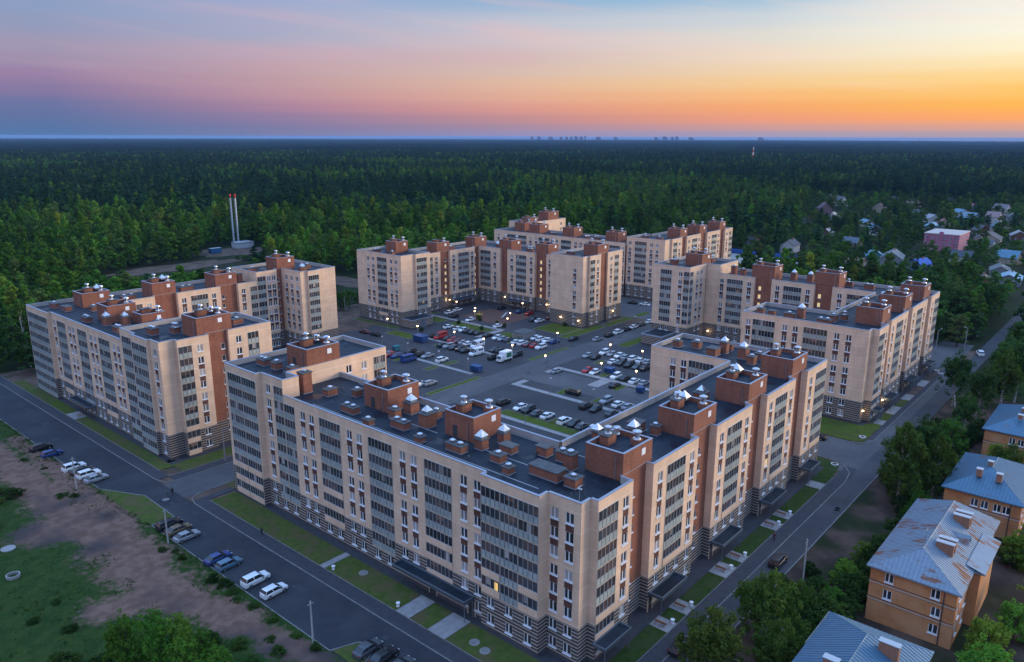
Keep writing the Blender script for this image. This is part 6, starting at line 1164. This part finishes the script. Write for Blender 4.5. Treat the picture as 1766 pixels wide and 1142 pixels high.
# ------------------------------------------------------------------ trees
def foliage(name, c1, c2, c3, rv=0.36, trans=0.22):
    m = bpy.data.materials.new(name); m.use_nodes = True; nt = m.node_tree; N = nt.nodes.new; L = nt.links.new; nt.nodes.remove(nt.nodes['Principled BSDF'])
    oi = N('ShaderNodeObjectInfo'); g = N('ShaderNodeNewGeometry'); n = N('ShaderNodeTexNoise'); L(g.outputs['Position'], n.inputs['Vector']); n.inputs['Scale'].default_value = 0.55; n.inputs['Detail'].default_value = 3
    rp = N('ShaderNodeValToRGB'); e = rp.color_ramp.elements; e[0].position = 0.32; e[0].color = c1 + (1,); e[1].position = 0.72; e[1].color = c2 + (1,); L(n.outputs[0], rp.inputs[0])
    m1 = N('ShaderNodeMix'); m1.data_type = 'RGBA'; pw = N('ShaderNodeMath'); pw.operation = 'POWER'; pw.inputs[1].default_value = 4.5; L(oi.outputs['Random'], pw.inputs[0]); L(pw.outputs[0], m1.inputs[0]); L(rp.outputs[0], m1.inputs[6]); m1.inputs[7].default_value = c3 + (1,)
    n2 = N('ShaderNodeTexNoise'); L(oi.outputs['Location'], n2.inputs['Vector']); n2.inputs['Scale'].default_value = 0.013; n2.inputs['Detail'].default_value = 2
    mr = N('ShaderNodeMapRange'); L(n2.outputs[0], mr.inputs[0]); mr.inputs[1].default_value = .3; mr.inputs[2].default_value = .7; mr.inputs[3].default_value = 1 - rv; mr.inputs[4].default_value = 1 + rv
    mw = N('ShaderNodeMath'); mw.operation = 'MULTIPLY_ADD'; L(oi.outputs['Random'], mw.inputs[0]); mw.inputs[1].default_value = 37.0; mw.inputs[2].default_value = 0.0
    fr = N('ShaderNodeMath'); fr.operation = 'FRACT'; L(mw.outputs[0], fr.inputs[0]); mr2 = N('ShaderNodeMapRange'); L(fr.outputs[0], mr2.inputs[0]); mr2.inputs[3].default_value = 1 - rv; mr2.inputs[4].default_value = 1 + rv
    mm = N('ShaderNodeMath'); mm.operation = 'MULTIPLY'; L(mr.outputs[0], mm.inputs[0]); L(mr2.outputs[0], mm.inputs[1])
    hs = N('ShaderNodeHueSaturation'); L(m1.outputs[2], hs.inputs['Color']); L(mm.outputs[0], hs.inputs['Value'])
    d = N('ShaderNodeBsdfDiffuse'); t = N('ShaderNodeBsdfTranslucent'); L(hs.outputs[0], d.inputs[0]); L(hs.outputs[0], t.inputs[0])
    ms = N('ShaderNodeMixShader'); ms.inputs[0].default_value = trans; L(d.outputs[0], ms.inputs[1]); L(t.outputs[0], ms.inputs[2]); L(ms.outputs[0], nt.nodes['Material Output'].inputs[0]); return m
fol_birch = foliage('birch_leaves', (.040, .120, .015), (.085, .185, .022), (.145, .190, .024)); fol_olive = foliage('olive_leaves', (.034, .086, .021), (.066, .128, .030), (.090, .120, .032)); fol_pine = foliage('pine_needles', (.014, .048, .024), (.026, .068, .030), (.040, .072, .028), .3, .1); fol_near = foliage('near_birch_leaves', (.045, .085, .014), (.085, .125, .022), (.12, .13, .03), .2); fol_dark = foliage('shrub_leaves', (.024, .055, .012), (.048, .085, .016), (.07, .10, .02))
birch_bark = mat('birch_bark', (.50, .48, .45), .9, var=(.10, .09, .085), vscale=3.0); dark_bark = mat('dark_bark', (.09, .065, .05), .95, var=(.06, .045, .035), vscale=3.0)
def leaf_quads(P_, nrm, size, rs, aspect=0.7):
    n = len(P_); r = rs.normal(size=(n, 3)); a = np.cross(nrm, r); a /= np.linalg.norm(a, axis=1)[:, None] + 1e-9; b_ = np.cross(nrm, a)
    s_ = size * rs.uniform(.65, 1.35, n)[:, None]
    A_ = a * s_; B_ = b_ * s_ * aspect
    V = np.stack([P_ - A_, P_ - B_ * .9, P_ + A_, P_ + B_ * .9], 1).reshape(-1, 3); F = np.arange(4 * n).reshape(n, 4); return V, F
def np_mesh(name, V, F, m):
    me = bpy.data.meshes.new(name); nF = len(F); me.vertices.add(len(V)); me.vertices.foreach_set('co', V.astype(np.float32).ravel()); me.loops.add(nF * 4); me.loops.foreach_set('vertex_index', F.ravel().astype(np.int32)); me.polygons.add(nF); me.polygons.foreach_set('loop_start', np.arange(0, nF * 4, 4, dtype=np.int32)); me.polygons.foreach_set('loop_total', np.full(nF, 4, np.int32)); me.materials.append(m); me.update(calc_edges=True); return me
def broadleaf(seed, h, cr, nclump, nleaf, size, m, bark, low=.22, conical=.35, droop=.0, rc=(.17, .34), lobes=0):
    rs = np.random.RandomState(seed); zc0, zc1 = h * low, h; C_ = []; N_ = []
    LB = [(rs.uniform(0, 6.28), rs.uniform(.25, .62), rs.uniform(.25, .86), rs.uniform(.34, .58)) for _ in range(lobes)]
    limbs = []
    for k in range(nclump):
        t = rs.beta(1.5, 1.25); z = zc0 + (zc1 - zc0) * t
        prof = math.sin(math.pi * min(1, (t * .86 + .14)) ** (1 - conical * .4)) ** .62
        ang = rs.uniform(0, 2 * math.pi); rad = cr * prof * math.sqrt(rs.uniform(.12, 1.0)) * (0.78 + .32 * math.sin(ang * 3 + seed) * rs.rand())
        c = np.array([rad * math.cos(ang), rad * math.sin(ang), z])
        if lobes and rs.rand() < .78:                                  # most clumps gather on uneven boughs
            la, lr, lz, lw = LB[rs.randint(lobes)]; v = rs.normal(size=3); v *= rs.rand() ** .45 / np.linalg.norm(v)
            c = np.array([lr * cr * math.cos(la), lr * cr * math.sin(la), zc0 + (zc1 - zc0) * lz * .92]) + v * np.array([lw * cr, lw * cr, lw * cr * 1.15])
        limbs.append(c); rcl = cr * rs.uniform(*rc); n = int(nleaf * rs.uniform(.6, 1.4)); d = rs.normal(size=(n, 3)); d /= np.linalg.norm(d, axis=1)[:, None]; rr = rcl * rs.uniform(.35, 1, n) ** .6
        p = c + d * rr[:, None] * np.array([1, 1, .8]); p[:, 2] -= droop * rs.rand(n) * rcl
        out = d + np.array([0, 0, .6]) + rs.normal(size=(n, 3)) * .4; out /= np.linalg.norm(out, axis=1)[:, None]; C_.append(p); N_.append(out)
    V, F = leaf_quads(np.concatenate(C_), np.concatenate(N_), size, rs)
    crown = np_mesh('crown', V, F, m)
    t = MB(); r0 = h * .016 + .05; pts = [(0, 0, -.3)]; x = y = 0
    for k in range(1, 6): x += rs.normal() * h * .008; y += rs.normal() * h * .008; pts.append((x, y, h * .88 * k / 5))
    for k in range(5): t.tube(pts[k], pts[k + 1], r0 * (1 - k * .18), r0 * (1 - (k + 1) * .18) + .01, 6)
    limbs.sort(key=lambda c: c[2])
    for c in limbs[::max(1, len(limbs) // 12)]:
        zz = max(h * .15, c[2] * .72); k = min(4, int(zz / (h * .88) * 5)); f = (zz - pts[k][2]) / (pts[k + 1][2] - pts[k][2] + 1e-6); b_ = tuple(pts[k][i] * (1 - f) + pts[k + 1][i] * f for i in range(3)); t.tube(b_, tuple(c), r0 * .38, r0 * .1, 4)
    return crown, t.mesh('trunk', bark)
def conifer(seed, h, cr, tiers, per, size, m, bark, low=.12, pine=False):
    rs = np.random.RandomState(seed); C_ = []; N_ = []
    for k in range(tiers):
        t = k / (tiers - 1); z = h * (low + (1 - low) * t); r = cr * ((1 - t) ** .8 if not pine else math.sin(math.pi * (t * .8 + .18)) ** .8) + .12
        for q in range(per):
            a = rs.uniform(0, 2 * math.pi); L_ = r * rs.uniform(.7, 1.1); n = max(3, int(L_ / size * 1.6))
            for j in range(n):
                f = (j + rs.rand()) / n; p = np.array([L_ * f * math.cos(a), L_ * f * math.sin(a), z - (L_ * f * .35 if not pine else -L_ * f * .15)]) + rs.normal(size=3) * size * .35; C_.append(p); nn = np.array([.35 * math.cos(a), .35 * math.sin(a), 1.0]) + rs.normal(size=3) * .35; N_.append(nn / np.linalg.norm(nn))
    V, F = leaf_quads(np.array(C_), np.array(N_), size, rs, .6); crown = np_mesh('crown', V, F, m); t = MB(); t.tube((0, 0, -.3), (0, 0, h * .95), h * .012 + .08, .03, 6); return crown, t.mesh('trunk', bark)
# near trees: dense leaves; forest trees: bigger, fewer leaves
NEAR = [broadleaf(11, 12, 5.2, 230, 38, .20, fol_near, birch_bark, .14, .4, 1.3, (.08, .17), 9), broadleaf(12, 16, 4.6, 230, 38, .22, fol_near, birch_bark, .18, .5, 1.4, (.08, .18), 10), broadleaf(13, 8, 4.1, 190, 40, .18, fol_birch, dark_bark, .08, .2, .4, (.09, .2), 8), broadleaf(14, 18, 5.3, 260, 38, .24, fol_olive, birch_bark, .14, .4, 1.2, (.08, .18), 11), broadleaf(15, 3.2, 2.3, 80, 34, .14, fol_dark, dark_bark, .05, .0, .2, (.1, .24), 6)]
FORB = [broadleaf(31 + k, hh, rr, 30, 26, .50, mm, bk, .14, .5) for k, (hh, rr, mm, bk) in enumerate(((17, 2.9, fol_birch, birch_bark), (15, 2.6, fol_birch, birch_bark), (19, 3.3, fol_birch, birch_bark), (16, 3.8, fol_olive, dark_bark), (18, 4.2, fol_olive, dark_bark)))]
FORC = [conifer(51, 19, 2.7, 15, 7, .62, fol_pine, dark_bark), conifer(52, 16, 2.3, 13, 7, .58, fol_pine, dark_bark), conifer(53, 20, 3.2, 10, 9, .72, fol_pine, dark_bark, .45, True)]
def plant(tpl, x, y, s, rz, label, group, name='birch_tree', z=0.0, cat='tree', sz=None):
    r_ = empty(name, (x, y, z), rz); r_.scale = (s, s, sz or s); tag(r_, label, cat, group); link('crown', tpl[0], r_); link('trunk', tpl[1], r_); return r_
# hand-placed trees and shrubs
ht = [(0, 83.4, 36.6, 1.0, 'broad pale-green tree over the right road at the bottom edge'), (0, 96.0, 34.2, 1.0, 'tall loose birch leaning over the right road behind the bottom tree'), (1, 153.6, 32.6, 1.10, 'tall birch with white trunk at the junction, left of the pair'), (3, 160.4, 31.0, 0.95, 'tall birch with white trunk at the junction, right of the pair'), (1, 158.0, 27.6, .92, 'birch just behind the junction pair'), (0, 103.6, 33.0, .62, 'small dark tree right of the loose birch by the pole'), (2, 111.0, 10.2, .88, 'bright yellow-green tree before the rust-roofed house'), (2, 119.5, 8.0, .80, 'dark green tree right of the rust-roofed house'), (3, 226.0, 37.8, .86, 'round tree at the bend of the far right road'), (1, 232.0, 27.5, 1.05, 'tall pale birch at the far right verge'), (3, 240.4, 25.6, 1.0, 'big dark tree right of the pale far birch'), (3, 218.0, 30.5, .80, 'dark round tree above the leaning pole'), (2, 142.8, 9.6, .95, 'leafy tree behind the rust-roofed house'), (2, 131.0, 5.4, .92, 'leafy tree by the white van'), (2, 173.6, 24.6, .8, 'small tree between the two blue-roofed houses'), (2, 183.0, 21.0, .85, 'round tree before the farthest blue-roofed house'), (0, 178.5, 17.4, .8, 'thin tree between the blue-roofed houses, right one'), (3, 215.0, 18.0, .85, 'dark tree behind the farthest blue-roofed house'), (2, 149.0, 27.8, .8, 'low tree under the junction birches'), (2, 147.0, 8, 1.0, 'leafy tree at the right edge behind the rust-roofed house'), (2, 168.0, 31.5, .95, 'leafy tree right of the junction birches'), (3, 176.5, 32.5, .62, 'dark tree on the verge beyond the junction'), (2, 190.5, 31.0, 1.0, 'leafy tree on the dark verge before the leaning pole'), (3, 202.0, 30.5, .66, 'dark tree on the verge beside the leaning pole'), (2, 104.0, 8.5, 1.0, 'leafy tree under the bottom right corner'), (0, 90.0, 30.5, .8, 'loose tree between the bottom roof and the right road'), (2, 126.5, 31.0, .55, 'low tree at the edge of the bare earth by the right road'), (2, 118.0, 31.2, .6, 'low tree before the rust-roofed house, road side'), (2, 108.4, 29.6, .62, 'low bright tree beside the rust-roofed house wall'), (3, 252, 30, .9, 'dark tree at the start of the far avenue'), (3, 322, 52.6, 1.0, 'large round tree at the far end of the right block, right one'), (3, 330, 60.0, 1.05, 'large round tree at the far end of the right block, middle one'), (3, 316, 62.0, .85, 'large round tree at the far end of the right block, left one'), (3, 340, 50.6, 1.0, 'dark tree behind the large round trees beside the far road')]
for k, x, y, s, lb in ht: plant(NEAR[k], x, y, s * rnd.uniform(.97, 1.03), rnd.uniform(0, 6.28), lb, 'trees along the right road', 'birch_tree' if k in (0, 1) else 'broadleaf_tree')
sh_ = [(98, 30, 1.1), (101.5, 31.5, 1.0), (106.2, 31.0, 1.2), (104, 28.6, 1.2), (109, 28.2, .9), (112.6, 29.2, 1.0), (116, 28.8, 1.1), (120, 29.6, .9), (126, 28.8, 1.0), (133, 29.0, 1.0), (140, 28.6, 1.1), (113, 33.0, .6), (122.6, 32.8, .5), (90, 31, 1.1), (87.0, 30.0, 1.2), (93.4, 29.0, 1.1), (176, 28.5, .9), (186, 30.2, .8), (196, 29, .9), (204, 27.5, 1.0), (166, 22, .9), (180, 26.5, .8), (143, 12, 1.0), (145, 19, 1.1), (147.5, 24, 1.0)]
rq = random.Random(4)
for _ in range(60):
    x, y = rq.uniform(98, 212), rq.uniform(27.5, 38.2)
    if 121 < x < 148 and y > 31: continue
    if 150 < x < 212 and y > 37.4: continue
    sh_.append((round(x, 1), round(y, 1), rq.uniform(.45, .95)))
sh_.sort()
for k, (x, y, s) in enumerate(sh_): plant(NEAR[4], x, y, s * 1.25, rnd.uniform(0, 6), 'dark green shrub between right road and yellow houses, %s from the bottom' % ordinal(k), 'shrubs of the right verge', 'shrub', cat='shrub')
sf = [(36.5, 94.6, 1.5), (39.0, 93.0, 1.35), (34.0, 97.5, 1.3), (31, 100, 1.1), (41.5, 92.0, 1.1), (28, 104, 1.1), (38.2, 90.6, 1.5), (43.6, 93.6, .8), (40.6, 97.6, .7), (36.4, 101.5, .6), (46.0, 90.0, .7), (51.2, 123.6, .55), (52.0, 118.6, .45), (52.2, 121.4, .4), (51.8, 108.4, .6), (52.4, 105.6, .7), (52.2, 103.0, .55), (51.4, 100.6, .5), (52.2, 97.0, .5), (47.4, 158.8, .65), (49.0, 157.0, .5), (41.2, 166.0, .95), (39.4, 169.0, .9), (38.0, 165.2, .7), (49.6, 88.2, .5), (52.6, 92.0, .5), (48.6, 84.6, .6), (50.0, 176.0, .4), (48.4, 184.0, .5), (32, 112, .6), (29, 118, .5), (33, 121, .4), (26, 126, .6), (52.6, 86.0, .45), (52.8, 81.6, .45), (44.6, 84.6, .8), (41, 86.8, 1.0), (47.0, 79.0, .8)]
sf.sort(key=lambda v: v[1])
for k, (x, y, s) in enumerate(sf): plant(NEAR[2] if (y < 98 and s > .9) else NEAR[4], x, y, s * (.52 if (y < 98 and s > .9) else 1), rnd.uniform(0, 6), 'green bush in the rough field left of the road, %s from the bottom' % ordinal(k), 'bushes of the rough field', 'bush', cat='bush', sz=s * rnd.uniform(.42, .8))
sc_ = [(212, 186.5), (213.5, 200.5), (215, 203), (204, 203), (203, 190), (212.8, 190.8), (228, 170), (186.5, 205)]
for k, (x, y) in enumerate(sc_): plant(NEAR[4], x, y, .5, rnd.uniform(0, 6), 'clipped green bush beside the playground, %s of eight' % ordinal(k), 'bushes of the courtyard', 'bush', cat='bush')
# ------------------------------------------------------------------ forest
rs = np.random.RandomState(5)
def allowed(x, y):
    ok = np.ones_like(x, bool)
    def ban(c): ok[c] = False
    ban((x > -200) & (x < 262) & (y > 27) & (y < 250)); ban((x < 214) & (y < 28)); ban((x > 54) & (x < 262) & (y < 254)); ban((x > 250) & (x < 292) & (y > 44) & (y < 270)); ban((x > 280) & (x < 366) & (y > 150) & (y < 274)); ban((x > 362) & (x < 458) & (y > 154) & (y < 218)); ban((x > 366) & (x < 388) & (y > 100) & (y < 158)); ban((x > 262) & (x < 288) & (y > 46) & (y < 92))
    ban((y > 35) & (y < 48) & (x > 240) & (x < 720)); ban(((x - 194) / 38) ** 2 + ((y - 412) / 14) ** 2 < 1); ban(((x - 248) / 23) ** 2 + ((y - 446) / 24) ** 2 < 1); ban((x > 214) & (x < 244) & (y > 255) & (y < 330)); ban((x > 50) & (x < 67) & (y > 240) & (y < 330)); ban((np.hypot(x - 215, y - 395) < 14))
    for v in vill: ban(np.hypot(x - v[0], y - v[1]) < 5 + max(v[2], v[3]) * .55); 
    # keep the sight lines to the village fronts open
    for v in vill:
        dx, dy = -v[0], -v[1]; L_ = math.hypot(dx, dy); t = ((x - v[0]) * dx + (y - v[1]) * dy) / L_; o = np.abs((x - v[0]) * dy - (y - v[1]) * dx) / L_; ban((t > 0) & (t < 34) & (o < 6))
    ban((x > 500) & (x < 590) & (y > 92) & (y < 128))
    return ok
pts = []
r = 240.0
while r < 2900:
    s_ = 4.5 + r / 290.0; n = int(1.56 * r / s_) + 1
    a = AZ + (np.arange(n) + .5) / n * 1.56 - .78 + rs.normal(size=n) * .28 * s_ / r; rr = r + rs.normal(size=n) * .33 * s_
    pts.append(np.stack([rr * np.cos(a), rr * np.sin(a), np.full(n, s_)], 1)); r += s_ * .88
pts = np.concatenate(pts); pts = pts[allowed(pts[:, 0], pts[:, 1])]
D_ = np.hypot(pts[:, 0], pts[:, 1]); ang = np.arctan2(pts[:, 1], pts[:, 0]) - AZ
# thin out the village and gardens
vz = (pts[:, 1] < 0.34 * pts[:, 0] + 20) & (D_ < 1000) & (D_ > 372); gap = fbm(pts[:, 0] * .012, pts[:, 1] * .012, 77)
keep = ~(vz & ((gap < .42) | (rs.rand(len(pts)) < .34))); pts = pts[keep]; D_ = D_[keep]; ang = ang[keep]; vz = vz[keep]
nz_ = fbm(pts[:, 0] * .006, pts[:, 1] * .006, 21); nz2 = fbm(pts[:, 0] * .02, pts[:, 1] * .02, 41)
edge = np.clip((640 - D_) / 260, 0, 1); con = np.clip((nz_ - .40) * 4.5 + (nz2 - .5) * 1.6 - edge * 1.5 + np.clip((D_ - 600) / 900, 0, .45) - .1, .02, .92); con[vz] *= .35
isC = rs.rand(len(pts)) < con; right = ang < -.12
kind = np.where(isC, 5 + rs.randint(0, 3, len(pts)), np.where(right & (rs.rand(len(pts)) < .7), 3 + rs.randint(0, 2, len(pts)), rs.randint(0, 3, len(pts))))
kind = np.where(~isC & ~right & (rs.rand(len(pts)) < .22), 3 + rs.randint(0, 2, len(pts)), kind)
sc_near = np.where(D_ < 700, 1.14, 1.0)
young = (D_ < 480) & (fbm(pts[:, 0] * .02, pts[:, 1] * .02, 61) > .42)
sc = rs.uniform(.70, 1.22, len(pts)) * np.clip(pts[:, 2] / 6.2, .95, 1.65); scz = rs.uniform(.66, 1.2, len(pts)) * (1 + .10 * (nz2 - .5))
sc = sc * sc_near; scz = np.where(young & ~vz, scz * .76, scz); TPL = FORB + FORC
scz = np.where(vz, scz * .62, scz); sc = np.where(vz, sc * .85, sc)
# low growth before the clearing and the boiler house, so that both lie open
drop = np.zeros(len(pts), bool)
for (cx_, cy_, hw_) in ((196, 412, .085), (250, 446, .04), (232, 300, .035)):
    a_ = math.atan2(cy_, cx_) - AZ; Dc = math.hypot(cx_, cy_) - 18; s_ = (np.abs(ang - a_) < hw_) & (D_ < Dc + 10); lim = np.maximum(0, 66 * (1 - D_ / Dc)) / 17.0
    scz = np.where(s_, np.minimum(scz, lim * .95), scz); sc = np.where(s_ & (lim < .7), np.minimum(sc, .6), sc); drop |= s_ & (lim < .16)
ok_ = ~drop; pts, D_, ang, vz, kind, sc, scz = pts[ok_], D_[ok_], ang[ok_], vz[ok_], kind[ok_], sc[ok_], scz[ok_]
px_all = 883 + 1322 / math.cos(PITCH) * np.tan(-ang)
order = np.argsort(np.where((px_all > -15) & (px_all < 1790), D_, D_ + 1e5)); NI = 300 - len(ht); ind = order[:NI]; rest = order[NI:]
firsts = {}
def pix_x(x, y): return 883 + 1322 / math.cos(PITCH) * math.tan(AZ - math.atan2(y, x))
SECT = [(-9999, 60, 'at the left picture edge'), (60, 160, 'behind left stair heads of left block'), (160, 250, 'behind the middle of the left block'), (250, 330, 'before the clearing behind the left block'), (330, 390, 'just left of the twin chimneys'), (390, 470, 'just right of the twin chimneys'), (470, 600, 'between left and middle block'), (600, 760, 'behind left gable of middle block'), (760, 860, 'behind the middle block'), (860, 1060, 'behind the rear block'), (1060, 1300, 'right of the rear block'), (1300, 1480, 'behind the long right block'), (1480, 1600, 'in the gardens below the pink building'), (1600, 1700, 'in the gardens right of the right block'), (1700, 99999, 'at the right picture edge')]
ind = sorted(ind, key=lambda q: pix_x(pts[q, 0], pts[q, 1])); cnt = {}
for q in ind:
    k = int(kind[q]); x, y = pts[q, 0], pts[q, 1]
    if k >= 5: nm, w_ = 'spruce_tree', 'dark conifer'
    elif k >= 3: nm, w_ = 'broadleaf_tree', 'olive broadleaf tree'
    else: nm, w_ = 'birch_tree', 'fresh green birch'
    px_ = pix_x(x, y); where = next(w for a, b_, w in SECT if a <= px_ < b_); c_ = cnt.get((w_, where), 0); cnt[(w_, where)] = c_ + 1
    plant(TPL[k], x, y, float(sc[q]), rs.uniform(0, 6.28), '%s, %s from left, %s' % (w_, ordinal(c_), where), 'trees of the forest edge ' + where, nm, sz=float(scz[q]))
def scatter(name, tpl_me, P_, S_, Z_, label):
    n = len(P_); me = bpy.data.meshes.new(name); me.vertices.add(n); co = np.zeros((n, 3), np.float32); co[:, :2] = P_; me.vertices.foreach_set('co', co.ravel())
    a = me.attributes.new('scl', 'FLOAT_VECTOR', 'POINT'); a.data.foreach_set('vector', np.stack([S_, S_, Z_], 1).astype(np.float32).ravel()); b_ = me.attributes.new('rot', 'FLOAT_VECTOR', 'POINT'); rv = np.zeros((n, 3), np.float32); rv[:, 2] = rs.uniform(0, 6.28, n); b_.data.foreach_set('vector', rv.ravel())
    o = link(name, me); o['kind'] = 'stuff'; o['label'] = label; o['category'] = 'forest'
    src = tpl_obj[tpl_me]
    ng = bpy.data.node_groups.new('scatter', 'GeometryNodeTree'); ng.interface.new_socket('Geometry', in_out='INPUT', socket_type='NodeSocketGeometry'); ng.interface.new_socket('Geometry', in_out='OUTPUT', socket_type='NodeSocketGeometry')
    gi = ng.nodes.new('NodeGroupInput'); go = ng.nodes.new('NodeGroupOutput'); iop = ng.nodes.new('GeometryNodeInstanceOnPoints'); ob = ng.nodes.new('GeometryNodeObjectInfo'); ob.inputs['Object'].default_value = src; ob.inputs['As Instance'].default_value = True; ob.transform_space = 'ORIGINAL'
    na = ng.nodes.new('GeometryNodeInputNamedAttribute'); na.data_type = 'FLOAT_VECTOR'; na.inputs[0].default_value = 'scl'; nr = ng.nodes.new('GeometryNodeInputNamedAttribute'); nr.data_type = 'FLOAT_VECTOR'; nr.inputs[0].default_value = 'rot'
    L = ng.links.new; L(gi.outputs[0], iop.inputs['Points']); L(ob.outputs['Geometry'], iop.inputs['Instance']); L(na.outputs[0], iop.inputs['Scale']); L(nr.outputs[0], iop.inputs['Rotation']); L(iop.outputs[0], go.inputs[0])
    md = o.modifiers.new('scatter', 'NODES'); md.node_group = ng; return o
tpl_obj = {}
for k, t in enumerate(TPL):
    u = next((o for o in bpy.data.objects if o.data == t[0]), None)
    if u is None:
        q = rest[kind[rest] == k][0]; rest = rest[rest != q]
        u = plant(t, pts[q, 0], pts[q, 1], float(sc[q]), 0, 'dark conifer at the forest edge behind the left block', 'conifers of the forest edge', 'spruce_tree', sz=float(scz[q])).children[0]
    tpl_obj[k] = u
fn = ['birch_forest', 'birch_forest', 'birch_forest', 'broadleaf_forest', 'broadleaf_forest', 'spruce_forest', 'spruce_forest', 'pine_forest']
for k in range(8):
    q = rest[kind[rest] == k]
    if len(q): scatter(fn[k], k, pts[q, :2], sc[q], sc[q] * 0 + scz[q] * np.clip(sc[q], .9, 1.25), ['mass of fresh green birches of the forest', 'mass of fresh green birches of the forest', 'mass of fresh green birches of the forest', 'mass of olive broadleaf trees in forest and gardens', 'mass of olive broadleaf trees in forest and gardens', 'mass of dark spruces in the far forest', 'mass of dark spruces in the far forest', 'mass of dark pines in the far forest'][k])
# far canopy: an uneven sheet of crowns out to the gulf
def canopy_sheet():
    rr = [2700.0]
    while rr[-1] < 17500: rr.append(rr[-1] * 1.0085 + 2)
    rr = np.array(rr); aa = AZ + np.linspace(-.95, .95, 620); Rr, Aa = np.meshgrid(rr, aa, indexing='ij'); X = Rr * np.cos(Aa); Y = Rr * np.sin(Aa)
    Z = 10 + 8 * fbm(X * .004, Y * .004, 5) + 6 * vnoise(X * .045, Y * .045, 9) + 6 * rs.rand(*X.shape)
    Z = Z * np.clip((Rr - 2690) / 160, 0, 1); shore = 13600 + 2400 * fbm(Aa * 9, Aa * 0 + 3.3, 15) * 1.2; Z = np.where(Rr > shore, -1.0, Z)
    i_ = np.arange(X.size).reshape(X.shape); F = np.stack([i_[:-1, :-1], i_[1:, :-1], i_[1:, 1:], i_[:-1, 1:]], -1).reshape(-1, 4); F = F[:, ::-1]
    cm_ = mat('far_canopy', (.005, .014, .010), .95, spec=.0, var=(.012, .027, .014), vscale=.02, var2=(.003, .008, .006), v2scale=.0016)
    me = np_mesh('far_forest', np.stack([X, Y, Z], -1).reshape(-1, 3), F, cm_); o = link('far_forest', me); o['kind'] = 'stuff'; o['label'] = 'far-off wood reaching to the horizon'; o['category'] = 'forest'
canopy_sheet()
wat = mat('gulf_water', (.02, .05, .08), .35, spec=.25)
b = MB(); N_ = 64
ring0 = [(13000 * math.cos(AZ + (k / N_ - .5) * 2.2), 13000 * math.sin(AZ + (k / N_ - .5) * 2.2), -.02) for k in range(N_ + 1)]; ring1 = [(44000 * math.cos(AZ + (k / N_ - .5) * 2.2), 44000 * math.sin(AZ + (k / N_ - .5) * 2.2), -.02) for k in range(N_ + 1)]
for k in range(N_): b.quad(ring0[k], ring1[k], ring1[k + 1], ring0[k + 1])
struct(b.build('water', wat))

# rank grass of the field, thousands of tufts in one mass
def tufts():
    r_ = np.random.RandomState(8); n = 15000; x = r_.uniform(5, 53.8, n); y = r_.uniform(60, 235, n)
    T = [((46.5, 200), (45, 166)), ((45, 166), (45.5, 149)), ((45.5, 149), (47.2, 134)), ((47.2, 134), (46.2, 118)), ((46.2, 118), (46.5, 108)), ((46.5, 108), (49, 94.5)), ((49, 94.5), (51.5, 80)), ((46, 112), (37, 113.5)), ((45, 140), (38.5, 147))]
    d = np.min([seg_d(x, y, a, b_) for a, b_ in T], axis=0); k = (d + 5 * (fbm(x * .22, y * .22, 91) - .5) > 3.6) & (fbm(x * .15, y * .15, 17) > .36); x, y = x[k], y[k]; n = len(x)
    m_ = 7; P_ = np.stack([np.repeat(x, m_), np.repeat(y, m_), np.full(n * m_, .28)], 1) + r_.normal(size=(n * m_, 3)) * np.array([.22, .22, .12]); nr = r_.normal(size=(n * m_, 3)) * np.array([1, 1, .45]) + np.array([0, 0, .5]); nr /= np.linalg.norm(nr, axis=1)[:, None]
    V, F = leaf_quads(P_, nr, .15, r_, .5); o = link('field_grass', np_mesh('field_grass', V, F, foliage('field_grass_blades', (.020, .055, .010), (.042, .080, .014), (.05, .08, .02)))); o['kind'] = 'stuff'; o['label'] = 'rank grass and weeds of the rough field'; o['category'] = 'grass'
tufts()
# ------------------------------------------------------------------ evening haze
hm = bpy.data.materials.new('evening_haze'); hm.use_nodes = True; hm.node_tree.nodes.clear()
pv = hm.node_tree.nodes.new('ShaderNodeVolumePrincipled'); ho = hm.node_tree.nodes.new('ShaderNodeOutputMaterial'); hm.node_tree.links.new(pv.outputs[0], ho.inputs['Volume'])
pv.inputs['Color'].default_value = (0.26, 0.46, 0.82, 1); pv.inputs['Density'].default_value = 0.000040; pv.inputs['Anisotropy'].default_value = 0.0
b = MB(); b.box(-45500, 45500, -45500, 45500, -2.0, 76.0); hz_o = b.build('haze', hm); hz_o['kind'] = 'stuff'
